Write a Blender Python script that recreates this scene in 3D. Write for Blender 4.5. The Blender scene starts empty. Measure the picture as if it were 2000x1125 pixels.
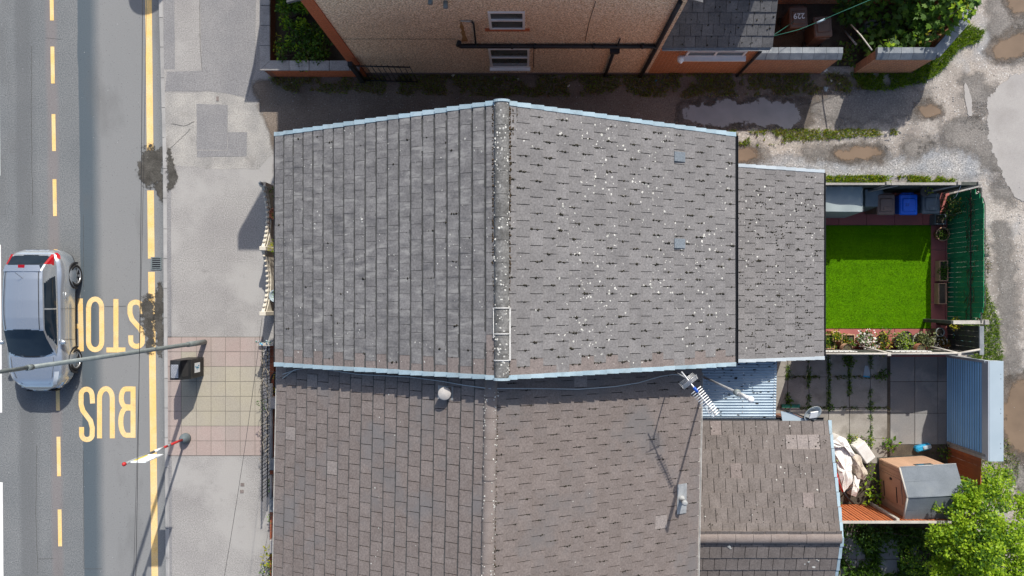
import bpy, bmesh, math, random
import numpy as np
from mathutils import Vector, Matrix, noise

random.seed(7)
R = math.radians
S = bpy.context.scene
C = S.collection

# ------------------------------------------------------------------ camera, sky, sun, exposure
H = 24.0            # camera height over the pavement, metres
FPX = 1555.6        # focal length in photo pixels (2000 wide): a 28 mm equivalent drone lens
NX, NY = 1027.0, 577.0   # photo pixel straight below the drone
cam = bpy.data.cameras.new('camera')
cam_o = bpy.data.objects.new('camera', cam)
C.objects.link(cam_o)
cam.sensor_width = 36.0
cam.lens = 36.0 * FPX / 2000.0
cam.shift_x = (1000.0 - NX) / 2000.0
cam.shift_y = (NY - 562.5) / 2000.0
cam.clip_end = 2000.0
cam_o.location = (0, 0, H)
cam_o.rotation_euler = (0, 0, 0)
S.camera = cam_o

SUN_EL = R(41.0)
SX, SY = 0.30, 0.954          # horizontal direction towards the sun
world = bpy.data.worlds.new('World')
S.world = world
world.use_nodes = True
wn = world.node_tree
wn.nodes.clear()
sky = wn.nodes.new('ShaderNodeTexSky')
sky.sky_type = 'NISHITA'
sky.sun_disc = False
sky.sun_elevation = SUN_EL
sky.sun_rotation = math.atan2(SX, SY)
sky.air_density = 1.0
sky.dust_density = 2.2
sky.ozone_density = 1.0
bg = wn.nodes.new('ShaderNodeBackground')
bg.inputs[1].default_value = 0.15
wo = wn.nodes.new('ShaderNodeOutputWorld')
wn.links.new(sky.outputs[0], bg.inputs[0])
wn.links.new(bg.outputs[0], wo.inputs[0])
sl = bpy.data.lights.new('sun', 'SUN')
sl.energy = 4.7
sl.angle = R(0.5)
sl.color = (1.0, 0.945, 0.86)
so = bpy.data.objects.new('sun', sl)
C.objects.link(so)
so.location = (SX * 40, SY * 40, 40)
so.rotation_euler = Vector((SX * math.cos(SUN_EL), SY * math.cos(SUN_EL), math.sin(SUN_EL))).to_track_quat('Z', 'Y').to_euler()
S.view_settings.view_transform = 'Standard'
S.view_settings.look = 'None'
S.view_settings.gamma = 1.0
S.view_settings.use_curve_mapping = False
S.view_settings.exposure = 0.17

# ------------------------------------------------------------------ helpers
def P(px, py, z=0.0):
    """photo pixel on the plane at height z -> world point"""
    k = (H - z) / FPX
    return Vector(((px - NX) * k, (NY - py) * k, z))

def col(h):
    h = h.lstrip('#')
    v = [int(h[i:i + 2], 16) / 255 for i in (0, 2, 4)]
    return tuple((c / 12.92 if c <= 0.04045 else ((c + 0.055) / 1.055) ** 2.4) for c in v) + (1.0,)

def g3(v):
    return (v, v, v, 1.0) if not isinstance(v, tuple) else (v if len(v) == 4 else v + (1.0,))

MATS = {}
def M(name, c, c2=None, scale=2.0, rough=0.85, bump=0.0, bscale=70.0, metallic=0.0, fine=0.18, fscale=60.0,
      spec=0.3, rnd=0.0, stretch=None, ramp=(0.35, 0.65), coat=0.0):
    m = bpy.data.materials.new(name)
    m.use_nodes = True
    nt = m.node_tree
    N, L = nt.nodes, nt.links
    b = N['Principled BSDF']
    b.inputs['Roughness'].default_value = rough
    b.inputs['Metallic'].default_value = metallic
    b.inputs['Specular IOR Level'].default_value = spec
    if coat:
        b.inputs['Coat Weight'].default_value = coat
        b.inputs['Coat Roughness'].default_value = 0.06
    c = g3(c)
    c2 = g3(c2) if c2 is not None else tuple(x * 0.8 for x in c[:3]) + (1.0,)
    geo = N.new('ShaderNodeNewGeometry')
    vec = geo.outputs['Position']
    if stretch:
        mp = N.new('ShaderNodeMapping')
        mp.inputs['Scale'].default_value = stretch
        L.new(vec, mp.inputs[0])
        vec = mp.outputs[0]
    n1 = N.new('ShaderNodeTexNoise')
    n1.inputs['Scale'].default_value = scale
    n1.inputs['Detail'].default_value = 5.0
    L.new(vec, n1.inputs['Vector'])
    rp = N.new('ShaderNodeMapRange')
    rp.inputs[1].default_value, rp.inputs[2].default_value = ramp
    L.new(n1.outputs[0], rp.inputs[0])
    mx = N.new('ShaderNodeMix')
    mx.data_type = 'RGBA'
    mx.inputs[6].default_value, mx.inputs[7].default_value = c, c2
    L.new(rp.outputs[0], mx.inputs[0])
    n2 = N.new('ShaderNodeTexNoise')
    n2.inputs['Scale'].default_value = fscale
    n2.inputs['Detail'].default_value = 2.0
    L.new(geo.outputs['Position'], n2.inputs['Vector'])
    mr = N.new('ShaderNodeMapRange')
    mr.inputs[1].default_value, mr.inputs[2].default_value = 0.25, 0.75
    mr.inputs[3].default_value, mr.inputs[4].default_value = 1 - fine, 1 + fine
    L.new(n2.outputs[0], mr.inputs[0])
    val = mr.outputs[0]
    if rnd:
        oi = N.new('ShaderNodeObjectInfo')
        at = N.new('ShaderNodeAttribute')
        at.attribute_name = 'rnd'
        ad = N.new('ShaderNodeMath'); ad.operation = 'ADD'
        L.new(oi.outputs['Random'], ad.inputs[0]); L.new(at.outputs['Fac'], ad.inputs[1])
        fr = N.new('ShaderNodeMath'); fr.operation = 'FRACT'
        L.new(ad.outputs[0], fr.inputs[0])
        m2 = N.new('ShaderNodeMapRange')
        m2.inputs[3].default_value, m2.inputs[4].default_value = 1 - rnd, 1 + rnd
        L.new(fr.outputs[0], m2.inputs[0])
        mu = N.new('ShaderNodeMath'); mu.operation = 'MULTIPLY'
        L.new(val, mu.inputs[0]); L.new(m2.outputs[0], mu.inputs[1])
        val = mu.outputs[0]
    vm = N.new('ShaderNodeVectorMath'); vm.operation = 'SCALE'
    L.new(mx.outputs[2], vm.inputs[0]); L.new(val, vm.inputs['Scale'])
    L.new(vm.outputs[0], b.inputs['Base Color'])
    if bump:
        n3 = N.new('ShaderNodeTexNoise')
        n3.inputs['Scale'].default_value = bscale
        n3.inputs['Detail'].default_value = 3.0
        L.new(geo.outputs['Position'], n3.inputs['Vector'])
        bp = N.new('ShaderNodeBump')
        bp.inputs['Strength'].default_value = bump
        bp.inputs['Distance'].default_value = 0.02
        L.new(n3.outputs[0], bp.inputs['Height'])
        L.new(bp.outputs[0], b.inputs['Normal'])
    MATS[name] = m
    return m

def nodes_of(m):
    return m.node_tree.nodes, m.node_tree.links, m.node_tree.nodes['Principled BSDF']

def brick_mat(name, c1, c2, mortar, axis='xz', scale=1.0, speck=0.0):
    m = bpy.data.materials.new(name)
    m.use_nodes = True
    N, L, b = nodes_of(m)
    b.inputs['Roughness'].default_value = 0.9
    b.inputs['Specular IOR Level'].default_value = 0.2
    geo = N.new('ShaderNodeNewGeometry')
    sp = N.new('ShaderNodeSeparateXYZ'); L.new(geo.outputs['Position'], sp.inputs[0])
    cb = N.new('ShaderNodeCombineXYZ')
    L.new(sp.outputs['XYZ'.index(axis[0].upper())], cb.inputs[0])
    L.new(sp.outputs['XYZ'.index(axis[1].upper())], cb.inputs[1])
    bt = N.new('ShaderNodeTexBrick')
    bt.inputs['Scale'].default_value = 1.0
    bt.inputs['Brick Width'].default_value = 0.225 * scale
    bt.inputs['Row Height'].default_value = 0.075 * scale
    bt.inputs['Mortar Size'].default_value = 0.008 * scale
    bt.inputs['Color1'].default_value = g3(c1)
    bt.inputs['Color2'].default_value = g3(c2)
    bt.inputs['Mortar'].default_value = g3(mortar)
    L.new(cb.outputs[0], bt.inputs['Vector'])
    n = N.new('ShaderNodeTexNoise'); n.inputs['Scale'].default_value = 25.0
    L.new(geo.outputs['Position'], n.inputs['Vector'])
    mr = N.new('ShaderNodeMapRange'); mr.inputs[1].default_value = .3; mr.inputs[2].default_value = .7
    mr.inputs[3].default_value, mr.inputs[4].default_value = 0.75, 1.2
    L.new(n.outputs[0], mr.inputs[0])
    vm = N.new('ShaderNodeVectorMath'); vm.operation = 'SCALE'
    L.new(bt.outputs['Color'], vm.inputs[0]); L.new(mr.outputs[0], vm.inputs['Scale'])
    L.new(vm.outputs[0], b.inputs['Base Color'])
    bp = N.new('ShaderNodeBump'); bp.inputs['Strength'].default_value = .6; bp.inputs['Distance'].default_value = .01
    bp.invert = True
    L.new(bt.outputs['Fac'], bp.inputs['Height'])
    L.new(bp.outputs[0], b.inputs['Normal'])
    MATS[name] = m
    return m

def spots(m, c, scale, thr, mixv=1.0, soft=0.02, rnd_gate=0.5, off=(0, 0, 0)):
    """scatter round-ish spots (stones, lichen, grit) of colour c over an existing material"""
    N, L, b = nodes_of(m)
    old = b.inputs['Base Color'].links[0].from_socket
    geo = N.new('ShaderNodeNewGeometry')
    mp = N.new('ShaderNodeMapping'); mp.inputs['Location'].default_value = off
    L.new(geo.outputs['Position'], mp.inputs[0])
    v = N.new('ShaderNodeTexVoronoi'); v.inputs['Scale'].default_value = scale
    L.new(mp.outputs[0], v.inputs['Vector'])
    sx = N.new('ShaderNodeSeparateColor'); L.new(v.outputs['Color'], sx.inputs[0])
    gt = N.new('ShaderNodeMath'); gt.operation = 'GREATER_THAN'; gt.inputs[1].default_value = rnd_gate
    L.new(sx.outputs[0], gt.inputs[0])
    ms = N.new('ShaderNodeMath'); ms.operation = 'MULTIPLY'; ms.inputs[1].default_value = thr
    L.new(sx.outputs[1], ms.inputs[0])
    ss = N.new('ShaderNodeMapRange')
    ss.inputs[1].default_value = 0.0
    sb = N.new('ShaderNodeMath'); sb.operation = 'SUBTRACT'
    L.new(ms.outputs[0], sb.inputs[0]); L.new(v.outputs['Distance'], sb.inputs[1])
    ss.inputs[2].default_value = soft
    L.new(sb.outputs[0], ss.inputs[0])
    mu = N.new('ShaderNodeMath'); mu.operation = 'MULTIPLY'
    L.new(ss.outputs[0], mu.inputs[0]); L.new(gt.outputs[0], mu.inputs[1])
    m2 = N.new('ShaderNodeMath'); m2.operation = 'MULTIPLY'; m2.inputs[1].default_value = mixv
    L.new(mu.outputs[0], m2.inputs[0])
    mx = N.new('ShaderNodeMix'); mx.data_type = 'RGBA'
    L.new(m2.outputs[0], mx.inputs[0]); L.new(old, mx.inputs[6]); mx.inputs[7].default_value = g3(c)
    L.new(mx.outputs[2], b.inputs['Base Color'])
    return m

def blotch(m, c, scale, lo, hi, mixv=1.0, off=(0, 0, 0), stretch=(1, 1, 1)):
    N, L, b = nodes_of(m)
    old = b.inputs['Base Color'].links[0].from_socket
    geo = N.new('ShaderNodeNewGeometry')
    mp = N.new('ShaderNodeMapping'); mp.inputs['Location'].default_value = off; mp.inputs['Scale'].default_value = stretch
    L.new(geo.outputs['Position'], mp.inputs[0])
    n = N.new('ShaderNodeTexNoise'); n.inputs['Scale'].default_value = scale; n.inputs['Detail'].default_value = 7
    n.inputs['Roughness'].default_value = .6
    L.new(mp.outputs[0], n.inputs['Vector'])
    mr = N.new('ShaderNodeMapRange'); mr.inputs[1].default_value = lo; mr.inputs[2].default_value = hi
    mr.inputs[4].default_value = mixv
    L.new(n.outputs[0], mr.inputs[0])
    mx = N.new('ShaderNodeMix'); mx.data_type = 'RGBA'
    L.new(mr.outputs[0], mx.inputs[0]); L.new(old, mx.inputs[6]); mx.inputs[7].default_value = g3(c)
    L.new(mx.outputs[2], b.inputs['Base Color'])
    return m

def xband(m, c, x0, x1, s0, s1, mixv=1.0, y0=None, y1=None):
    """a lengthways reinstatement strip in the road: own colour between x0 and x1"""
    N, L, b = nodes_of(m)
    old = b.inputs['Base Color'].links[0].from_socket
    geo = N.new('ShaderNodeNewGeometry')
    n = N.new('ShaderNodeTexNoise'); n.inputs['Scale'].default_value = .6
    L.new(geo.outputs['Position'], n.inputs['Vector'])
    sp = N.new('ShaderNodeSeparateXYZ'); L.new(geo.outputs['Position'], sp.inputs[0])
    sk = N.new('ShaderNodeMath'); sk.operation = 'MULTIPLY_ADD'; sk.inputs[1].default_value = 0.012
    L.new(sp.outputs[1], sk.inputs[0]); L.new(sp.outputs[0], sk.inputs[2])
    a = N.new('ShaderNodeMath'); a.operation = 'MULTIPLY_ADD'; a.inputs[1].default_value = .12
    L.new(n.outputs[0], a.inputs[0]); L.new(sk.outputs[0], a.inputs[2])
    r1 = N.new('ShaderNodeMapRange'); r1.inputs[1].default_value = x0 - s0 + .06; r1.inputs[2].default_value = x0 + .06
    r2 = N.new('ShaderNodeMapRange'); r2.inputs[1].default_value = x1 + .06; r2.inputs[2].default_value = x1 + s1 + .06
    r2.inputs[3].default_value = 1; r2.inputs[4].default_value = 0
    L.new(a.outputs[0], r1.inputs[0]); L.new(a.outputs[0], r2.inputs[0])
    mu = N.new('ShaderNodeMath'); mu.operation = 'MULTIPLY'
    L.new(r1.outputs[0], mu.inputs[0]); L.new(r2.outputs[0], mu.inputs[1])
    m2 = N.new('ShaderNodeMath'); m2.operation = 'MULTIPLY'; m2.inputs[1].default_value = mixv
    L.new(mu.outputs[0], m2.inputs[0])
    mx = N.new('ShaderNodeMix'); mx.data_type = 'RGBA'
    L.new(m2.outputs[0], mx.inputs[0]); L.new(old, mx.inputs[6]); mx.inputs[7].default_value = g3(c)
    L.new(mx.outputs[2], b.inputs['Base Color'])
    return m

def leafmat(name, c, c2, trans=0.35, scale=2.5, spec=.22):
    m = bpy.data.materials.new(name)
    m.use_nodes = True
    N, L, b = nodes_of(m)
    b.inputs['Roughness'].default_value = 0.5
    b.inputs['Specular IOR Level'].default_value = spec
    at = N.new('ShaderNodeAttribute'); at.attribute_name = 'rnd'
    mx = N.new('ShaderNodeMix'); mx.data_type = 'RGBA'
    mx.inputs[6].default_value, mx.inputs[7].default_value = g3(c), g3(c2)
    L.new(at.outputs['Fac'], mx.inputs[0])
    L.new(mx.outputs[2], b.inputs['Base Color'])
    tr = N.new('ShaderNodeBsdfTranslucent')
    L.new(mx.outputs[2], tr.inputs[0])
    ms = N.new('ShaderNodeMixShader'); ms.inputs[0].default_value = trans
    out = N['Material Output']
    L.new(b.outputs[0], ms.inputs[1]); L.new(tr.outputs[0], ms.inputs[2]); L.new(ms.outputs[0], out.inputs[0])
    MATS[name] = m
    return m

# ---- mesh builder
class MB:
    def __init__(s):
        s.v, s.f, s.m, s.r, s.sm = [], [], [], [], []
    def add(s, vs, fs, mi=0, rnd=0.0, smooth=False):
        o = len(s.v)
        s.v += [tuple(x) for x in vs]
        for f in fs:
            s.f.append(tuple(i + o for i in f)); s.m.append(mi); s.r.append(rnd); s.sm.append(smooth)
        return s
    def box(s, x0, x1, y0, y1, z0, z1, mi=0, mat=None, taper=0.0, rnd=0.0):
        t = taper
        vs = [(x0, y0, z0), (x1, y0, z0), (x1, y1, z0), (x0, y1, z0),
              (x0 + t, y0 + t, z1), (x1 - t, y0 + t, z1), (x1 - t, y1 - t, z1), (x0 + t, y1 - t, z1)]
        if mat is not None:
            vs = [mat @ Vector(v) for v in vs]
        return s.add(vs, [(3, 2, 1, 0), (4, 5, 6, 7), (0, 1, 5, 4), (1, 2, 6, 5), (2, 3, 7, 6), (3, 0, 4, 7)], mi, rnd)
    def bbox(s, x0, x1, y0, y1, z0, z1, bev=0.02, mi=0, mat=None):
        """box with chamfered top edges and corners"""
        b = bev
        lo = [(x0 + b, y0), (x1 - b, y0), (x1, y0 + b), (x1, y1 - b), (x1 - b, y1), (x0 + b, y1), (x0, y1 - b), (x0, y0 + b)]
        cx, cy = (x0 + x1) / 2, (y0 + y1) / 2
        rings = []
        for z, ins in ((z0, 0), (z1 - b, 0), (z1, b)):
            rings.append([(x - math.copysign(min(ins, abs(x - cx)), x - cx), y - math.copysign(min(ins, abs(y - cy)), y - cy), z) for x, y in lo])
        vs = [p for r in rings for p in r]
        if mat is not None:
            vs = [mat @ Vector(v) for v in vs]
        fs = [tuple(range(7, -1, -1)), tuple(range(16, 24))]
        for k in range(2):
            for i in range(8):
                j = (i + 1) % 8
                fs.append((k * 8 + i, k * 8 + j, k * 8 + 8 + j, k * 8 + 8 + i))
        return s.add(vs, fs, mi)
    def tube(s, pts, r, n=8, mi=0, cap=True, r2=None, smooth=True):
        pts = [Vector(p) for p in pts]
        k = len(pts)
        vs, fs = [], []
        up = Vector((0.123, 0.31, 0.94)).normalized()
        for i, p in enumerate(pts):
            d = (pts[min(i + 1, k - 1)] - pts[max(i - 1, 0)])
            d = d.normalized() if d.length > 1e-9 else Vector((0, 0, 1))
            a = d.cross(up)
            if a.length < 0.05:
                a = d.cross(Vector((1, 0, 0)))
            a.normalize(); b = d.cross(a).normalized()
            rr = r if r2 is None else r + (r2 - r) * i / max(1, k - 1)
            for j in range(n):
                t = 2 * math.pi * j / n
                vs.append(p + a * (rr * math.cos(t)) + b * (rr * math.sin(t)))
        for i in range(k - 1):
            for j in range(n):
                j2 = (j + 1) % n
                fs.append((i * n + j, i * n + j2, i * n + n + j2, i * n + n + j))
        s.add(vs, fs, mi, 0, smooth)
        if cap:
            o = len(s.v) - k * n
            s.f.append(tuple(o + j for j in range(n - 1, -1, -1))); s.m.append(mi); s.r.append(0); s.sm.append(False)
            s.f.append(tuple(o + (k - 1) * n + j for j in range(n))); s.m.append(mi); s.r.append(0); s.sm.append(False)
        return s
    def lathe(s, prof, cx=0, cy=0, cz=0, n=20, mi=0, mat=None, smooth=True, sx=1.0, sy=1.0, cap=True):
        vs, fs = [], []
        for r, z in prof:
            for j in range(n):
                t = 2 * math.pi * j / n
                v = Vector((r * math.cos(t) * sx, r * math.sin(t) * sy, z))
                if mat is not None:
                    v = mat @ v
                vs.append(v + Vector((cx, cy, cz)))
        k = len(prof)
        for i in range(k - 1):
            for j in range(n):
                j2 = (j + 1) % n
                fs.append((i * n + j, i * n + j2, i * n + n + j2, i * n + n + j))
        s.add(vs, fs, mi, 0, smooth)
        o = len(s.v) - k * n
        if cap and prof[0][0] > 1e-6:
            s.f.append(tuple(o + j for j in range(n - 1, -1, -1))); s.m.append(mi); s.r.append(0); s.sm.append(False)
        if cap and prof[-1][0] > 1e-6:
            s.f.append(tuple(o + (k - 1) * n + j for j in range(n))); s.m.append(mi); s.r.append(0); s.sm.append(False)
        return s
    def prism(s, poly, z0, z1, mi=0, mat=None):
        n = len(poly)
        vs = [(x, y, z0) for x, y in poly] + [(x, y, z1) for x, y in poly]
        if mat is not None:
            vs = [mat @ Vector(v) for v in vs]
        fs = [tuple(range(n - 1, -1, -1)), tuple(range(n, 2 * n))]
        for i in range(n):
            j = (i + 1) % n
            fs.append((i, j, n + j, n + i))
        return s.add(vs, fs, mi)
    def blob(s, c, rx, ry, rz, mi=0, rot=0.0):
        c = Vector(c); ca, sa = math.cos(rot), math.sin(rot)
        vs = []
        for x, y, z in ((1, 0, 0), (.5, .8, 0), (-.5, .85, 0), (-1, 0, 0), (-.5, -.85, 0), (.5, -.8, 0)):
            k = random.uniform(.75, 1.2)
            X, Y = x * rx * k, y * ry * k
            vs.append(c + Vector((X * ca - Y * sa, X * sa + Y * ca, 0)))
        vs.append(c + Vector((0, 0, rz)))
        return s.add(vs, [(i, (i + 1) % 6, 6) for i in range(6)], mi)
    def build(s, name, mats, parent=None, origin=None, kind=None, smooth=None):
        me = bpy.data.meshes.new(name)
        org = Vector(origin) if origin is not None else (ORG[parent.name] if parent is not None else Vector((0, 0, 0)))
        vs = np.array([tuple(v) for v in s.v], dtype=np.float64).reshape(-1, 3) - np.array(org)
        me.from_pydata(vs.tolist(), [], s.f)
        if not isinstance(mats, (list, tuple)):
            mats = [mats]
        for m in mats:
            me.materials.append(MATS[m] if isinstance(m, str) else m)
        me.polygons.foreach_set('material_index', s.m)
        me.polygons.foreach_set('use_smooth', s.sm if smooth is None else [smooth] * len(s.f))
        at = me.attributes.new('rnd', 'FLOAT', 'FACE')
        at.data.foreach_set('value', s.r)
        me.update()
        o = bpy.data.objects.new(name, me)
        C.objects.link(o)
        if parent is not None:
            o.parent = parent
            ORG[o.name] = org
        else:
            o.location = org
            ORG[o.name] = org
        if kind:
            o['kind'] = kind
        return o

ORG = {}
def thing(name, label, cat, loc=(0, 0, 0), group=None):
    o = bpy.data.objects.new(name, None)
    o.empty_display_size = 0.2
    C.objects.link(o)
    o.location = loc
    ORG[o.name] = Vector(loc)
    tag(o, label, cat, group)
    return o

def tag(o, label, cat, group=None):
    o['label'] = label
    o['category'] = cat
    if group:
        o['group'] = group
    return o

def sheet(name, poly, z, mat, parent=None, kind='structure', uvstep=None):
    mb = MB()
    mb.add([(x, y, z) for x, y in poly], [tuple(range(len(poly)))])
    return mb.build(name, mat, parent, kind=kind if parent is None or kind == 'stuff' else None)

def area_sign(poly):
    return sum(poly[i][0] * poly[(i + 1) % len(poly)][1] - poly[(i + 1) % len(poly)][0] * poly[i][1] for i in range(len(poly)))

def ragged(poly, step=0.12, amp=0.06, seed=0, freq=2.5):
    """roughen a polygon outline"""
    if area_sign(poly) < 0:
        poly = poly[::-1]
    out = []
    n = len(poly)
    for i in range(n):
        a, b = Vector(poly[i]), Vector(poly[(i + 1) % n])
        d = b - a
        k = max(1, int(d.length / step))
        nr = Vector((d.y, -d.x)).normalized() if d.length > 0 else Vector((0, 0))
        for j in range(k):
            p = a + d * (j / k)
            w = noise.noise(Vector((p.x * freq + seed * 7.1, p.y * freq, seed))) + .5 * noise.noise(Vector((p.x * freq * 3, p.y * freq * 3 + seed, seed)))
            p = p + nr * (amp * w)
            out.append((p.x, p.y))
    return out

def px_poly(pts, z=0.0):
    return [(P(x, y, z).x, P(x, y, z).y) for x, y in pts]

def chaikin(poly, it=2):
    for _ in range(it):
        out = []
        for i in range(len(poly)):
            a, b = poly[i], poly[(i + 1) % len(poly)]
            out += [(a[0] * .75 + b[0] * .25, a[1] * .75 + b[1] * .25), (a[0] * .25 + b[0] * .75, a[1] * .25 + b[1] * .75)]
        poly = out
    return poly

def soft_sheet(name, poly, z, mat, soft=.15, res=.09, parent=None, kind=None):
    """a thin surface layer whose worn edge fades out: point attribute 'edge' runs 0 outside .. 1 inside"""
    xs = [p[0] for p in poly]; ys = [p[1] for p in poly]
    x0, x1, y0, y1 = min(xs) - soft, max(xs) + soft, min(ys) - soft, max(ys) + soft
    res = max(res, (x1 - x0) / 160, (y1 - y0) / 160)
    nx, ny = max(2, int((x1 - x0) / res)), max(2, int((y1 - y0) / res))
    gx, gy = np.meshgrid(np.linspace(x0, x1, nx + 1), np.linspace(y0, y1, ny + 1), indexing='ij')
    d = np.full(gx.shape, 1e9); ins = np.zeros(gx.shape, bool)
    n = len(poly)
    for i in range(n):
        ax, ay = poly[i]; bx, by = poly[(i + 1) % n]
        vx, vy = bx - ax, by - ay
        L = vx * vx + vy * vy + 1e-12
        t = np.clip(((gx - ax) * vx + (gy - ay) * vy) / L, 0, 1)
        d = np.minimum(d, np.hypot(gx - ax - t * vx, gy - ay - t * vy))
        with np.errstate(divide='ignore', invalid='ignore'):
            c = ((ay > gy) != (by > gy)) & (gx < (bx - ax) * (gy - ay) / (by - ay + 1e-12) + ax)
        ins ^= c
    sd = np.where(ins, d, -d)
    val = np.clip(.5 + .5 * sd / soft, 0, 1)
    idx = -np.ones(gx.shape, int); vs, ev, fs = [], [], []
    keep = np.zeros((nx, ny), bool)
    for i in range(nx):
        for j in range(ny):
            if max(val[i, j], val[i + 1, j], val[i, j + 1], val[i + 1, j + 1]) > .02:
                f = []
                for a, b in ((i, j), (i + 1, j), (i + 1, j + 1), (i, j + 1)):
                    if idx[a, b] < 0:
                        idx[a, b] = len(vs); vs.append((gx[a, b], gy[a, b], z)); ev.append(val[a, b])
                    f.append(int(idx[a, b]))
                fs.append(tuple(f))
    mb = MB(); mb.add(vs, fs)
    o = mb.build(name, mat, parent, kind=kind)
    at = o.data.attributes.new('edge', 'FLOAT', 'POINT')
    at.data.foreach_set('value', ev)
    return o

def soften(name, amt=.9, nscale=3.0, lo=.42, hi=.58):
    """let the edge attribute, broken up by noise, fade this material out"""
    m = MATS[name]
    N, L, b = nodes_of(m)
    at = N.new('ShaderNodeAttribute'); at.attribute_name = 'edge'
    geo = N.new('ShaderNodeNewGeometry')
    n = N.new('ShaderNodeTexNoise'); n.inputs['Scale'].default_value = nscale; n.inputs['Detail'].default_value = 7; n.inputs['Roughness'].default_value = .65
    L.new(geo.outputs['Position'], n.inputs['Vector'])
    s = N.new('ShaderNodeMath'); s.operation = 'SUBTRACT'; s.inputs[1].default_value = .5
    L.new(n.outputs[0], s.inputs[0])
    a = N.new('ShaderNodeMath'); a.operation = 'MULTIPLY_ADD'; a.inputs[1].default_value = amt
    L.new(s.outputs[0], a.inputs[0]); L.new(at.outputs['Fac'], a.inputs[2])
    r = N.new('ShaderNodeMapRange'); r.inputs[1].default_value = lo; r.inputs[2].default_value = hi; r.interpolation_type = 'SMOOTHSTEP'
    L.new(a.outputs[0], r.inputs[0])
    tr = N.new('ShaderNodeBsdfTransparent'); ms = N.new('ShaderNodeMixShader')
    out = N['Material Output']
    L.new(r.outputs[0], ms.inputs[0]); L.new(tr.outputs[0], ms.inputs[1]); L.new(b.outputs[0], ms.inputs[2]); L.new(ms.outputs[0], out.inputs[0])

# fast many-small-faces builder (leaves, blades)
def cards(name, centers, dirs, norms, length, width, mats, parent=None, kind=None, rnd=None, shape='leaf', mi=None, origin=None):
    n = len(centers)
    c = np.asarray(centers, float); d = np.asarray(dirs, float); nn = np.asarray(norms, float)
    d /= np.linalg.norm(d, axis=1)[:, None] + 1e-9
    s = np.cross(nn, d); s /= np.linalg.norm(s, axis=1)[:, None] + 1e-9
    nn = np.cross(d, s)
    L = np.asarray(length, float).reshape(-1, 1) * np.ones((n, 1)); W = np.asarray(width, float).reshape(-1, 1) * np.ones((n, 1))
    if shape == 'leaf':
        pts = [c, c + d * L * .45 + s * W * .5, c + d * L - nn * L * .12, c + d * L * .45 - s * W * .5]
        k = 4
    elif shape == 'palm':
        half = [(.0, .03), (.10, .30), (.30, .50), (.36, .27), (.62, .46), (.60, .17)]
        prof_ = half + [(1.0, 0.0)] + [(a, -b) for a, b in half[::-1]]
        pts = [c + d * L * a + s * W * b * 1.3 - nn * L * .10 * a * a for a, b in prof_]
        k = len(prof_)
    else:
        pts = [c - s * W * .5, c + s * W * .5, c + d * L]
        k = 3
    v = np.stack(pts, 1).reshape(-1, 3)
    org = Vector(origin) if origin is not None else (ORG[parent.name] if parent is not None else Vector((0, 0, 0)))
    v = v - np.array(org)
    me = bpy.data.meshes.new(name)
    me.vertices.add(n * k); me.vertices.foreach_set('co', v.ravel())
    me.loops.add(n * k); me.loops.foreach_set('vertex_index', np.arange(n * k, dtype=np.int32))
    me.polygons.add(n)
    me.polygons.foreach_set('loop_start', np.arange(0, n * k, k, dtype=np.int32))
    if not isinstance(mats, (list, tuple)):
        mats = [mats]
    for m in mats:
        me.materials.append(MATS[m])
    if mi is not None:
        me.polygons.foreach_set('material_index', np.asarray(mi, np.int32))
    me.update(calc_edges=True)
    at = me.attributes.new('rnd', 'FLOAT', 'FACE')
    at.data.foreach_set('value', np.random.RandomState(n).rand(n) if rnd is None else rnd)
    me.validate()
    o = bpy.data.objects.new(name, me)
    C.objects.link(o)
    ORG[o.name] = org
    if parent is not None:
        o.parent = parent
    else:
        o.location = org
    if kind:
        o['kind'] = kind
    return o

rs = np.random.RandomState(11)
def unit(n):
    v = rs.normal(size=(n, 3)); return v / np.linalg.norm(v, axis=1)[:, None]

def crown(name, clumps, per, leaf, mats, parent=None, origin=None, up=0.55, squash=0.8, kind=None, shape='leaf'):
    """leaves spread through a set of clumps (x,y,z,r)"""
    cs, ds, ns, mis = [], [], [], []
    nm = len(mats) if isinstance(mats, list) else 1
    for (x, y, z, r) in clumps:
        n = max(6, int(per * r * r))
        u = unit(n)
        rad = r * rs.rand(n) ** 0.45
        p = u * rad[:, None]; p[:, 2] *= squash
        p += np.array([x, y, z])
        d = u + unit(n) * .8
        d[:, 2] -= .15
        nv = unit(n) * .75 + np.array([0, 0, up]) + u * .35
        cs.append(p); ds.append(d); ns.append(nv)
        dom = rs.randint(0, nm)
        mis.append(np.where(rs.rand(n) < .6, dom, rs.randint(0, nm, n)))
    cs, ds, ns = np.vstack(cs), np.vstack(ds), np.vstack(ns)
    n = len(cs)
    cs[:, 2] = np.maximum(cs[:, 2], 0.02)
    return cards(name, cs, ds, ns, leaf * (0.7 + .6 * rs.rand(n)), leaf * .7 * (0.7 + .6 * rs.rand(n)), mats, parent,
                 kind, rs.rand(n), shape, origin=origin, mi=np.concatenate(mis) if isinstance(mats, list) else None)

def inside(poly, x, y):
    r = False
    n = len(poly)
    j = n - 1
    for i in range(n):
        xi, yi = poly[i]; xj, yj = poly[j]
        if (yi > y) != (yj > y) and x < (xj - xi) * (y - yi) / (yj - yi + 1e-12) + xi:
            r = not r
        j = i
    return r

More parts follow.
